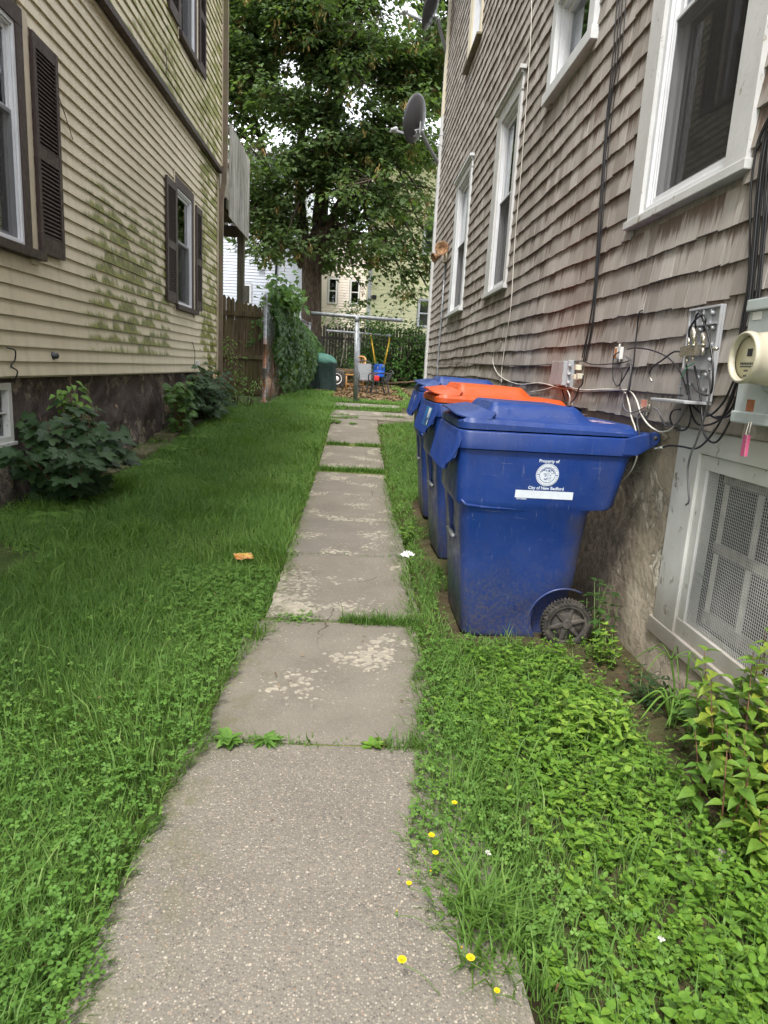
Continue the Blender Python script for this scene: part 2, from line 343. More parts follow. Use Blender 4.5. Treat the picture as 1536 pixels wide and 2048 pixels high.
def m_found(name, c1, c2, patch, pf, stone, sz, yz=None):
    m, t = newmat(name); p = obc(t); X, Y, Z = sep(t, p)
    q = nd(t, 'VectorMath', {0: p, 1: nd(t, 'VectorMath', {0: nd(t, 'TexNoise', {'Vector': p, 'Scale': 2.5, 'Detail': 4.0}).outputs['Color'], 1: (.35, .35, .35)}, operation='MULTIPLY').outputs[0]}, operation='ADD').outputs[0]
    c = mixc(t, mapr(t, noise(t, p, 2.2, 7, .65), .38, .62), c1, c2)
    c = mixc(t, mapr(t, noise(t, q, 11, 9, .8), .45, .7, 0, .38), c, tuple(x*.5 for x in c1))
    pat = mapr(t, noise(t, q, 1.9, 9, .72), pf, pf+.03)
    c = mixc(t, pat, c, mixc(t, mapr(t, noise(t, q, 16, 8, .75), .35, .7), patch, tuple(min(1, x*1.6) for x in patch)))
    st = mth(t, 'MULTIPLY', mapr(t, noise(t, scl(t, q, (1, 1, 1), (5, 5, 5)), 2.3, 8, .7), .52, .57), mapr(t, Z, sz, sz+.35))
    if yz: st = mth(t, 'MAXIMUM', mth(t, 'MULTIPLY', st, .25), mth(t, 'MULTIPLY', mth(t, 'MULTIPLY', mapr(t, Y, yz[0], yz[0]+.25), mapr(t, noise(t, q, 3.2, 8, .7), .40, .46)), mapr(t, Z, 1.0, .92)))
    c = mixc(t, st, c, mixc(t, mapr(t, noise(t, q, 24, 8, .8), .4, .62), stone, tuple(min(1, x*2.1) for x in stone)))
    damp = mapr(t, Z, .30, .02, 0, .35); c = mixc(t, damp, c, (.09, .075, .055))
    h = mth(t, 'ADD', mth(t, 'MULTIPLY', noise(t, p, 7, 9, .65), 1.0), mth(t, 'MULTIPLY', mth(t, 'ADD', pat, st), -.45))
    return finish(m, t, c, .93, 0, bump(t, h, .9, .035), .15)
M['found_r'] = m_found('stucco_foundation', (.42, .355, .27), (.53, .46, .36), (.54, .49, .40), .57, (.20, .165, .125), .45, (3.25,))
M['found_l'] = m_found('painted_foundation', (.080, .062, .058), (.135, .108, .098), (.33, .25, .165), .600, (.15, .125, .10), -.8)

def m_white(name, base, peel, pcol=(.33, .30, .24), low=None):
    m, t = newmat(name); p = obc(t)
    c = mixc(t, mapr(t, noise(t, p, 6, 5), .35, .65), tuple(x*.93 for x in base), base)
    g = mapr(t, noise(t, scl(t, p, (12, 12, 3)), 1.0, 6, .7), .5, .8, 0, .30); c = mixc(t, g, c, (.42, .40, .35))
    h = noise(t, p, 40, 4)
    if peel:
        pk = mapr(t, noise(t, scl(t, p, (14, 14, 9)), 1.0, 9, .72), peel, peel+.02)
        c = mixc(t, pk, c, pcol); h = mth(t, 'SUBTRACT', h, mth(t, 'MULTIPLY', pk, 1.5))
    if low: c = mixc(t, mth(t, 'MULTIPLY', mapr(t, mth(t, 'ADD', sep(t, p)[2], mth(t, 'MULTIPLY', noise(t, p, 5, 5), .4)), low[0]+.55, low[0], 0, 1), .88), c, low[1])
    return finish(m, t, c, .5, 0, bump(t, h, .35, .003), .3)
M['trim'] = m_white('old_white_trim', (.57, .57, .56), .60)
M['trimc'] = m_white('clean_white_trim', (.64, .655, .66), None)
M['trimd'] = m_white('peeling_cellar_trim', (.62, .62, .59), .61, (.27, .24, .19), (.30, (.215, .18, .14)))
M['vin_w'] = m_white('white_vinyl_sash', (.66, .67, .69), None)
M['beigetrim'] = m_white('yellowed_trim', (.62, .56, .42), .66)
M['brown'] = plain('brown_trim', (.050, .033, .030), .5, 0, .14, 7, .12, 90, .25, (.10, .085, .07), 4, .3)
M['jtan'] = plain('tan_trim', (.50, .43, .32), .5, 0, .08, 5)
M['downsp'] = plain('brown_downspout', (.17, .125, .09), .5, 0, .2, 4, 0, 60, .4, (.12, .14, .04), 3, .7)

def m_glass():
    m, t = newmat('window_glass')
    g = nd(t, 'BsdfGlossy', {'Color': (.9, .93, .95, 1), 'Roughness': .02}).outputs[0]
    tr = nd(t, 'BsdfTransparent', {'Color': (.80, .84, .83, 1)}).outputs[0]
    f = nd(t, 'Fresnel', {'IOR': 1.5}).outputs[0]
    nd(t, 'OutputMaterial', {'Surface': nd(t, 'MixShader', {0: mth(t, 'MULTIPLY_ADD', f, 1.5, .03, True), 1: tr, 2: g}).outputs[0]}); return m
M['glass'] = m_glass()
def m_screen(name, col, a, px):
    m, t = newmat(name); p = obc(t); X, Y, Z = sep(t, p)
    tr = nd(t, 'BsdfTransparent').outputs[0]
    df = nd(t, 'BsdfDiffuse', {'Color': c4(col)}).outputs[0]
    nd(t, 'OutputMaterial', {'Surface': nd(t, 'MixShader', {0: a, 1: tr, 2: df}).outputs[0]}); return m
M['screen'] = m_screen('insect_screen', (.055, .052, .05), .55, 0)
M['room'] = plain('dark_room', (.020, .018, .017), .9)
M['darkpane'] = plain('painted_dark_pane', (.018, .019, .020), .45, 0, .5, 6, 0, 60, .25)  # opaque near-black pane: gloom of the unlit cellar put into its colour
M['curtain'] = plain('white_curtain', (.55, .55, .53), .9, 0, .1, 20)
M['curtaing'] = plain('grey_blind', (.20, .19, .18), .9, 0, .15, 20)
M['wire'] = plain('galvanised_wire', (.42, .42, .40), .5, 0)
M['oldwood'] = plain('weathered_sash', (.30, .275, .245), .85, 0, .3, 18)
M['vbar'] = plain('whitewashed_muntin', (.62, .60, .56), .8, 0, .2, 12)

def m_path():
    m, t = newmat('concrete_slab'); p = obc(t); X, Y, Z = sep(t, p); r = attr(t, 'rnd')
    c = ramp(t, noise(t, p, 3.0, 6, .6), [(.3, (.150, .133, .108)), (.7, (.205, .184, .150))])
    c = mixc(t, mth(t, 'MULTIPLY', r, .35), c, (.15, .143, .13))
    near = mapr(t, Y, 2.18, 2.26, 1, 0)
    # exposed aggregate: tan, dark, pale and rusty stones
    vc = nd(t, 'TexVoronoi', {'Vector': p, 'Scale': 170.0}); ag = sep(t, vc.outputs['Color'])[0]
    agc = ramp(t, ag, [(0, (.06, .058, .055)), (.16, (.12, .105, .09)), (.3, (.20, .18, .15)), (.62, (.26, .23, .185)), (.84, (.36, .30, .23)), (.93, (.50, .46, .39)), (1, (.28, .15, .08))])
    fac = mth(t, 'MULTIPLY', mapr(t, vc.outputs['Distance'], .35, .55, 1, 0), mth(t, 'ADD', mth(t, 'MULTIPLY', near, .40), .26))
    c = mixc(t, fac, c, agc)
    v2 = nd(t, 'TexVoronoi', {'Vector': p, 'Scale': 62.0}); b2 = sep(t, v2.outputs['Color'])[1]
    big = mth(t, 'MULTIPLY', mapr(t, v2.outputs['Distance'], .22, .3, 1, 0), mapr(t, b2, .80, .84))
    c = mixc(t, mth(t, 'MULTIPLY', big, mth(t, 'ADD', mth(t, 'MULTIPLY', near, .5), .12)), c, mixc(t, mapr(t, b2, .9, .92), (.13, .12, .11), (.50, .43, .34)))
    # pale lichen scabs on the slabs beyond the first one
    zone = mth(t, 'MULTIPLY', mapr(t, Y, 2.45, 2.75), mapr(t, noise(t, p, 2.6, 3, .5), .50, .64))
    zone = mth(t, 'ADD', zone, mth(t, 'MULTIPLY', mapr(t, Y, 2.4, 2.6), .12))
    zone = mth(t, 'ADD', zone, mth(t, 'MULTIPLY', mth(t, 'MULTIPLY', mapr(t, X, -.12, -.25), mapr(t, Y, 3.4, 3.5)), mapr(t, Y, 4.5, 4.2, 0, .8)))
    lc = noise(t, p, 30, 5, .75); l2 = vor(t, nd(t, 'VectorMath', {0: p, 1: nd(t, 'VectorMath', {0: nd(t, 'TexNoise', {'Vector': p, 'Scale': 40.0}).outputs['Color'], 1: (.02, .02, .02)}, operation='MULTIPLY').outputs[0]}, operation='ADD').outputs[0], 34)
    lf = mth(t, 'SUBTRACT', mth(t, 'ADD', mth(t, 'MULTIPLY', zone, .26), mth(t, 'MULTIPLY', lc, .62)), mth(t, 'MULTIPLY', l2, .50))
    lm = mapr(t, lf, .25, .37)
    c = mixc(t, mth(t, 'MULTIPLY', mth(t, 'MULTIPLY', lm, .85), mapr(t, noise(t, p, 75, 4, .7), .34, .56, .35, 1)), c, mixc(t, mapr(t, noise(t, p, 18, 3), .4, .6), (.42, .38, .295), (.33, .30, .24)))
    # soil stain and moss toward the ragged edges
    c = mixc(t, mapr(t, noise(t, p, 1.6, 6, .7), .55, .75, 0, .5), c, (.115, .098, .07))
    mo = mth(t, 'MULTIPLY', mapr(t, mth(t, 'ABSOLUTE', X), .22, .46), mapr(t, noise(t, p, 7, 6, .75), .42, .66, 0, .55))
    c = mixc(t, mo, c, (.11, .11, .045))
    cd = nd(t, 'VectorMath', {0: p, 1: nd(t, 'VectorMath', {0: nd(t, 'TexNoise', {'Vector': p, 'Scale': 5.0, 'Detail': 6.0}).outputs['Color'], 1: (.22, .22, .22)}, operation='MULTIPLY').outputs[0]}, operation='ADD').outputs[0]
    ck = mth(t, 'MULTIPLY', mapr(t, vor(t, cd, .75, 'Distance', feature='DISTANCE_TO_EDGE'), .0015, .0045, 1, 0), mapr(t, noise(t, p, 1.1, 2), .50, .56))
    c = mixc(t, mth(t, 'MULTIPLY', ck, .8), c, (.06, .05, .035))
    c = mixc(t, mapr(t, noise(t, p, 22, 6, .8), .62, .72, 0, .45), c, (.10, .085, .065))
    h = mth(t, 'ADD', mth(t, 'MULTIPLY', vc.outputs['Distance'], -.5), mth(t, 'MULTIPLY', noise(t, p, 90, 4), .8))
    return finish(m, t, c, .9, 0, bump(t, h, .5, .004), .2)
M['path'] = m_path()
def m_soil():
    m, t = newmat('soil'); p = obc(t); X, Y, Z = sep(t, p)
    c = ramp(t, noise(t, p, 9, 9, .75), [(.3, (.035, .024, .016)), (.5, (.075, .052, .035)), (.7, (.14, .10, .065))])
    gm = mapr(t, noise(t, p, 2.0, 6, .7), .35, .6)
    gf = mth(t, 'MULTIPLY', mapr(t, X, .45, .3), mapr(t, Y, 16.5, 17.2, 1, .3))
    c = mixc(t, mth(t, 'MULTIPLY', mth(t, 'ADD', mth(t, 'MULTIPLY', gm, .35), mth(t, 'MULTIPLY', gf, .5)), .8), c, (.055, .110, .022))
    litter = mth(t, 'MULTIPLY', mapr(t, Y, 16.4, 17.4), mapr(t, Y, 26, 24, 0, .8))
    v = nd(t, 'TexVoronoi', {'Vector': p, 'Scale': 16.0})
    c = mixc(t, mth(t, 'MULTIPLY', litter, mapr(t, X, 1.3, .7, .1, 1)), c, ramp(t, sep(t, v.outputs['Color'])[0], [(0, (.07, .04, .025)), (.5, (.17, .11, .07)), (1, (.34, .25, .17))]))
    far = mapr(t, Y, 26, 30); c = mixc(t, far, c, (.05, .09, .02))
    return finish(m, t, c, .95, 0, bump(t, noise(t, p, 35, 8, .7), .8, .02), .1)
M['soil'] = m_soil()
M['curb'] = plain('old_concrete_strip', (.15, .125, .085), .95, 0, .35, 6, .6, 30, .1, (.06, .075, .025), 3, .85)
M['moss'] = plain('joint_moss', (.10, .12, .02), .95, 0, .4, 30, .6, 60)

def m_plastic(name, base, dirt, zlo=0.0, zhi=.55):
    m, t = newmat(name); p = obc(t); X, Y, Z = sep(t, p)
    c = mixc(t, mapr(t, noise(t, p, 3, 4), .3, .7), tuple(x*.86 for x in base), tuple(x*1.12 for x in base))
    # scuffs and scratches
    s1 = mapr(t, noise(t, scl(t, p, (6, 6, 70)), 1.0, 6, .8), .63, .70, 0, .42)
    s2 = mapr(t, noise(t, scl(t, p, (90, 90, 5)), 1.0, 5, .75), .60, .70, 0, .30)
    s3 = mapr(t, noise(t, scl(t, p, (70, 70, 40), (3, 1, 2)), 1.0, 3, .6), .72, .76, 0, .55)
    pale = tuple(min(1, x*.45+.28) for x in base)
    pw = mth(t, 'MULTIPLY', mapr(t, nd(t, 'NewGeometry').outputs['Pointiness'], .57, .68), mapr(t, noise(t, p, 25, 5, .7), .48, .66, 0, .35))
    c = mixc(t, mth(t, 'ADD', mth(t, 'ADD', s1, s2), s3, 0, True), c, pale); c = mixc(t, pw, c, pale)
    # dirt splashed up from the ground and dust in patches
    dz = mapr(t, mth(t, 'ADD', Z, mth(t, 'MULTIPLY', noise(t, p, 5, 6, .7), -.35)), zhi-.12, zlo-.15)
    dg = mapr(t, noise(t, p, 55, 6, .8), .40, .62)
    c = mixc(t, mth(t, 'MULTIPLY', dz, mth(t, 'MULTIPLY_ADD', dg, .62, .15)), c, dirt)
    c = mixc(t, mapr(t, noise(t, scl(t, p, (3, 3, .8)), 1.0, 8, .75), .50, .74, 0, .38), c, tuple(a*.4+b*.6 for a, b in zip(base, dirt)))
    c = mixc(t, mth(t, 'MULTIPLY', mth(t, 'MULTIPLY', mapr(t, X, 1.06, 1.17), mapr(t, Z, .72, .66)), mapr(t, noise(t, p, 14, 6, .75), .3, .7, .25, .75)), c, tuple(x*.5 for x in dirt))
    r = mapr(t, noise(t, p, 9, 6, .7), .3, .7, .26, .52)
    return finish(m, t, c, r, 0, bump(t, noise(t, p, 260, 2), .08, .001), .45)
M['blue'] = m_plastic('blue_plastic', (.009, .036, .178), (.100, .090, .078))
M['bluelid'] = m_plastic('blue_lid_plastic', (.011, .039, .180), (.12, .115, .115), -2, -1)
M['orange'] = m_plastic('orange_plastic', (.54, .078, .015), (.26, .11, .065), -2, -1)
def m_decal():
    m, t = newmat('white_print'); p = obc(t)
    a = mapr(t, noise(t, p, 130, 5, .8), .60, .66)
    c = mixc(t, a, (.64, .70, .80), (.05, .08, .28)); return finish(m, t, c, .5)
M['decal'] = m_decal()
M['decalflat'] = plain('white_label_box', (.66, .71, .78), .5, 0, .06, 30)
M['tyre'] = plain('dirty_tyre', (.035, .033, .030), .85, 0, .3, 20, .4, 120, .2, (.15, .13, .105), 18, .8)
M['hub'] = plain('dirty_wheel_hub', (.06, .055, .05), .8, 0, .3, 20, .4, 120, .2, (.19, .165, .13), 12, .9)
M['black'] = plain('black_cable', (.012, .012, .014), .4, 0, .2, 20)
M['greyc'] = plain('grey_cable', (.10, .10, .105), .45, 0, .2, 20)
M['whitec'] = plain('white_cable', (.62, .59, .53), .5, 0, .12, 10, 0, 60, .3, (.3, .27, .2), 8, .5)
M['greyp'] = plain('grey_plastic', (.37, .38, .395), .5, 0, .08, 12, 0, 60, .4, (.2, .18, .15), 8, .4)
M['meterbox'] = plain('pale_grey_metal', (.42, .47, .46), .45, 0, .07, 6, .05, 60, .4, (.25, .22, .17), 7, .4)
M['chrome'] = plain('connector_metal', (.60, .56, .47), .3, .9, .15, 60)
M['meterring'] = plain('yellowed_clear_plastic', (.44, .41, .31), .14, 0, .1, 8, 0, 60, .6)
M['meterface'] = plain('meter_face', (.74, .70, .52), .4, 0, .05, 8)
M['ink'] = plain('dark_ink', (.05, .05, .05), .6)
M['redink'] = plain('red_ink', (.45, .04, .03), .5)
M['stick'] = plain('paper_sticker', (.66, .66, .63), .6, 0, .05, 30)
M['rustst'] = plain('rusty_sticker', (.30, .11, .04), .7, 0, .3, 40)
M['pink'] = plain('pink_tag', (.50, .09, .19), .4, 0, .08, 20)
M['green'] = plain('green_wire', (.05, .30, .10), .5)
M['orangep'] = plain('orange_splitter', (.62, .22, .06), .5)
M['cream'] = plain('cream_clip', (.66, .62, .48), .5)
def m_galv(name, rustamt):
    m, t = newmat(name); p = obc(t); X, Y, Z = sep(t, p)
    c = mixc(t, mapr(t, noise(t, p, 14, 6, .7), .35, .65), (.19, .20, .21), (.34, .36, .38))
    if rustamt: c = mixc(t, mth(t, 'MULTIPLY', mapr(t, noise(t, scl(t, p, (1, 1, .8)), 3.0, 8, .75), .42, .52), mapr(t, Z, 2.0, 1.6, 0, rustamt)), c, mixc(t, mapr(t, noise(t, p, 40, 4), .4, .6), (.20, .075, .03), (.31, .14, .07)))
    return finish(m, t, c, .5, .35, bump(t, noise(t, p, 60, 4), .2, .002), .5)
M['galv'] = m_galv('galvanised_steel', 0); M['galvrust'] = m_galv('rusty_galvanised_steel', .95)
M['dish'] = plain('grey_dish', (.055, .055, .06), .5, 0, .07, 4)
M['dishback'] = plain('dish_arm_grey', (.22, .225, .235), .45, .2, .1, 9)
M['rustbulb'] = plain('rusty_lamp_shade', (.24, .125, .065), .8, 0, .4, 25, .4, 60, .2, (.5, .4, .25), 20, .6)
def m_bark():
    m, t = newmat('bark'); p = obc(t)
    n = noise(t, scl(t, p, (7, 7, 1.6)), 1.0, 8, .75, .6); v = vor(t, scl(t, p, (16, 16, 3.2)), 1.0, 'Distance', feature='DISTANCE_TO_EDGE')
    c = ramp(t, n, [(.3, (.045, .034, .026)), (.5, (.10, .078, .060)), (.72, (.175, .145, .115))])
    c = mixc(t, mapr(t, v, 0, .18, .6, 0), c, (.03, .023, .018))
    c = mixc(t, mapr(t, noise(t, p, 1.2, 5), .55, .7, 0, .35), c, (.09, .10, .06))
    return finish(m, t, c, .95, 0, bump(t, mth(t, 'ADD', n, v), .9, .04), .1)
M['bark'] = m_bark()
M['twig'] = plain('grey_twig', (.10, .085, .07), .9, 0, .25, 12)
def m_board(name, a, b, streak, alg=0.0):
    m, t = newmat(name); p = obc(t); r = attr(t, 'rnd'); X, Y, Z = sep(t, p)
    g = noise(t, nd(t, 'CombineXYZ', {0: mth(t, 'MULTIPLY_ADD', r, 9.0, mth(t, 'MULTIPLY', X, 40.0)), 1: mth(t, 'MULTIPLY', Y, 40.0), 2: mth(t, 'MULTIPLY', Z, 1.6)}).outputs[0], 1.0, 6, .7)
    c = mixc(t, mapr(t, g, .34, .66), a, b); c = mixc(t, mth(t, 'MULTIPLY', r, .4), c, tuple(x*.6 for x in a))
    c = mixc(t, mapr(t, noise(t, scl(t, p, (7, 7, .9)), 1.0, 6, .75), .48, .68, 0, .8), c, streak)
    if alg: c = mixc(t, mapr(t, noise(t, scl(t, p, (3, 3, 1)), 1.0, 6, .7), .42, .66, 0, alg), c, (.075, .085, .025))
    return finish(m, t, c, .92, 0, bump(t, g, .5, .006), .1)
M['gatewood'] = m_board('mossy_brown_board', (.070, .052, .032), (.19, .150, .098), (.040, .030, .020), .6)
M['deckwood'] = m_board('weathered_deck_board', (.30, .29, .255), (.52, .50, .45), (.10, .095, .075), .25)
M['postwood'] = m_board('grey_deck_post', (.085, .075, .058), (.16, .145, .115), (.05, .045, .033), .35)
M['slat'] = m_board('dark_fence_picket', (.055, .048, .042), (.13, .115, .10), (.03, .026, .022), .1)
M['scrapwood'] = m_board('scrap_board', (.13, .085, .05), (.26, .19, .12), (.06, .04, .025))
M['tarp'] = None
def m_tarp():
    m, t = newmat('green_grill_cover'); p = obc(t); X, Y, Z = sep(t, p)
    c = mixc(t, mapr(t, mth(t, 'ADD', Z, mth(t, 'MULTIPLY', noise(t, p, 6, 5), -.12)), 1.36, 1.42), (.005, .019, .015), (.040, .125, .095))
    c = mixc(t, mapr(t, noise(t, p, 9, 7, .75), .55, .75, 0, .35), c, (.14, .15, .11))
    return finish(m, t, c, .6, 0, bump(t, noise(t, scl(t, p, (5, 5, 1.5)), 1.5, 5, .6), .7, .06), .35)
M['tarp'] = m_tarp()
M['vwood'] = plain('varnished_pine', (.46, .23, .075), .4, 0, .2, 14)
M['dmetal'] = plain('dark_patio_metal', (.045, .045, .048), .45, .3, .2, 15)
M['gmetal'] = plain('grey_folding_chair', (.20, .205, .21), .5, .2, .15, 15)
M['swingblue'] = plain('blue_swing_seat', (.012, .12, .62), .4, 0, .1, 10)
M['yrope'] = plain('yellow_rope', (.62, .38, .03), .7)
M['redtoy'] = plain('red_plastic', (.62, .03, .03), .4)
M['grass_paper'] = plain('white_paper', (.82, .82, .84), .7, 0, .04, 20)
M['stone'] = plain('pale_stone', (.34, .31, .28), .9, 0, .2, 20, .5, 60)
M['meshroll'] = m_screen('dark_mesh', (.035, .033, .03), .72, 0)

def m_far(name, base, ex, dark=.5):
    m, t = newmat(name); p = obc(t); X, Y, Z = sep(t, p)
    c = mixc(t, mapr(t, noise(t, scl(t, p, (1, 1, .5)), .9, 4), .35, .65), tuple(x*.93 for x in base), base)
    c = mixc(t, mapr(t, noise(t, scl(t, p, (4, 4, .6)), 1.0, 5), .5, .75, 0, .18), c, tuple(x*.55 for x in base))
    return finish(m, t, c, .6, 0, None, .3)
M['yellowh'] = m_far('yellow_siding', (.90, .88, .56), .14)
M['blueh'] = m_far('pale_blue_siding', (.62, .65, .74), .125)
M['beigeh'] = m_far('pinkish_siding', (.82, .74, .70), .12)
M['roof'] = plain('asphalt_shingle_roof', (.07, .07, .072), .9, 0, .3, 12, .4, 40)
# ------------------------------------------------------------------ ground and path
def build_ground():
    xs = np.unique(np.concatenate([[-400, -150, -60, -30, -15], np.arange(-9, 9.01, .5), np.arange(-3.4, 2.0, .12), [15, 30, 60, 150, 400]]))
    ys = np.unique(np.concatenate([[-200, -60, -20, -8], np.arange(-3, 30.1, .25), [35, 45, 60, 100, 200, 500]]))
    X, Y = np.meshgrid(xs, ys); Z = gz(X, Y)
    near = (np.abs(X) < 4) & (Y < 14)
    Z = Z+np.where(near, RNG.normal(0, .004, Z.shape), 0)
    xl = np.interp(Y, EY, EL); xr = np.interp(Y, EY, ER)
    Z = np.where((X > -.56) & (X < np.maximum(xr, .5)+.02) & (Y < 16.1) & (Y > -2), Z-.05, Z)      # bed under the slabs
    V = np.stack([X, Y, Z], -1).reshape(-1, 3); nx = len(xs); ny = len(ys)
    F = [(j*nx+i, j*nx+i+1, (j+1)*nx+i+1, (j+1)*nx+i) for j in range(ny-1) for i in range(nx-1)]
    me = D.meshes.new('ground'); me.from_pydata([tuple(v) for v in V], [], F)
    me.polygons.foreach_set('use_smooth', [True]*len(F)); o = link('ground', me, None, M['soil']); o['kind'] = 'structure'
build_ground()
SLABS = [(-1.2, 2.236, -.54, .44), (2.25, 3.415, -.50, .385), (3.435, 4.695, -.42, .42), (4.712, 5.91, -.43, .43),
         (5.916, 7.13, -.44, .43), (7.138, 8.40, -.43, .43), (8.62, 10.28, -.42, .43), (10.52, 12.1, -.41, .44), (12.12, 12.95, -.42, .45),
         (13.0, 13.55, -.46, 1.9), (13.58, 14.2, -.46, 1.9), (14.75, 15.3, -.42, 1.0)]
def build_path():
    root = empty('path', (0, 0, 0), kind='structure')
    for k, (y0, y1, x0, x1) in enumerate(SLABS):
        nx, ny = 14, 20; dz = random.uniform(-.006, .008); tl = random.uniform(-.006, .006); vs = []; fs = []
        n_ = lambda i, s: .004*math.sin(i*1.9+k*3+s)+random.uniform(-.005, .005)
        for j in range(ny+1):
            for i in range(nx+1):
                u = i/nx; v = j/ny; x = x0+(x1-x0)*u; y = y0+(y1-y0)*v
                if i == 0: x += n_(j, 1)
                if i == nx: x += n_(j, 2)
                if j in (0, ny): y += n_(i, 5)*.35
                e = min(u, 1-u)*(x1-x0); g = min(v, 1-v)*(y1-y0)
                z = gz1(0, y)+.012+dz+tl*(u-.5)-(.006 if min(e, g) < .001 else 0)
                vs.append((x, y, z))
        fs = [(j*(nx+1)+i, j*(nx+1)+i+1, (j+1)*(nx+1)+i+1, (j+1)*(nx+1)+i) for j in range(ny) for i in range(nx)]
        ring = [i for i in range(nx+1)]+[(j+1)*(nx+1)-1 for j in range(1, ny+1)]+[ny*(nx+1)+i for i in range(nx-1, -1, -1)]+[j*(nx+1) for j in range(ny-1, 0, -1)]
        b = len(vs); vs += [(vs[i][0], vs[i][1], vs[i][2]-.08) for i in ring]; n = len(ring)
        fs += [(ring[a], b+a, b+(a+1) % n, ring[(a+1) % n]) for a in range(n)]
        m = MB(); m.add(vs, fs, rnd=random.random()); m.build('slab', M['path'], root)
    m = MB()
    for (a, b) in ((2.236, 2.25), (3.415, 3.435), (4.695, 4.712), (8.40, 8.62), (10.28, 10.52)):
        m.add([(x, y, gz1(0, y)+.001) for y in (a-.01, b+.01) for x in (-.46, .46)], [(0, 1, 3, 2)])
    m.build('joint_filling', M['moss'], root)
build_path()

# ------------------------------------------------------------------ lap siding with openings
def pieces(y0, y1, z0, z1, holes):
    """the stretches of a course left over by the openings"""
    segs = [(y0, y1)]
    for (a, b, c, d) in holes:
        if z1 <= c+.012 or z0 >= d-.012: continue
        segs = [s for (p, q) in segs for s in ((p, min(q, a)), (max(p, b), q)) if s[1]-s[0] > .012]
    return segs
def wallX(X, s, d): return X+s*d      # s = outward sign
def lap_siding(X, s, y0, y1, zs, ex, n, holes, mat, parent, name):
    m = MB()
    for k in range(n):
        z0 = zs+k*ex; z1 = z0+ex
        for (a, b) in pieces(y0, y1, z0, z1, holes):
            cuts = [a]; c = a+random.uniform(.8, 3.6)
            while c < b-.5: cuts.append(c); c += 3.66
            cuts.append(b)
            for i in range(len(cuts)-1):
                p, q = cuts[i], cuts[i+1]; e = .0012*(i % 2); t_ = .023
                x0 = wallX(X, s, t_+e); x1 = wallX(X, s, .002+e); xb = wallX(X, s, -.004)
                w_ = .0015*math.sin(k*2.1+i)
                m.add([(x0, p, z0+w_), (x0, q, z0-w_), (x1, q, z1), (x1, p, z1), (xb, p, z0+w_), (xb, q, z0-w_)],
                      [(0, 1, 2, 3), (4, 5, 1, 0)], rnd=random.random())
    m.build(name, mat, parent)
def box_wall(m, X, s, y0, y1, z0, z1, holes, thick=.12, d=-.006):
    """sheathing behind the siding, pierced by the openings"""
    cut = sorted({z0, z1}|{h[2] for h in holes if z0 < h[2] < z1}|{h[3] for h in holes if z0 < h[3] < z1})
    for a, b in zip(cut[:-1], cut[1:]):
        for (p, q) in pieces(y0, y1, (a+b)/2-.02, (a+b)/2+.02, holes):
            m.box((wallX(X, s, d), p, a), (wallX(X, s, d-thick), q, b))

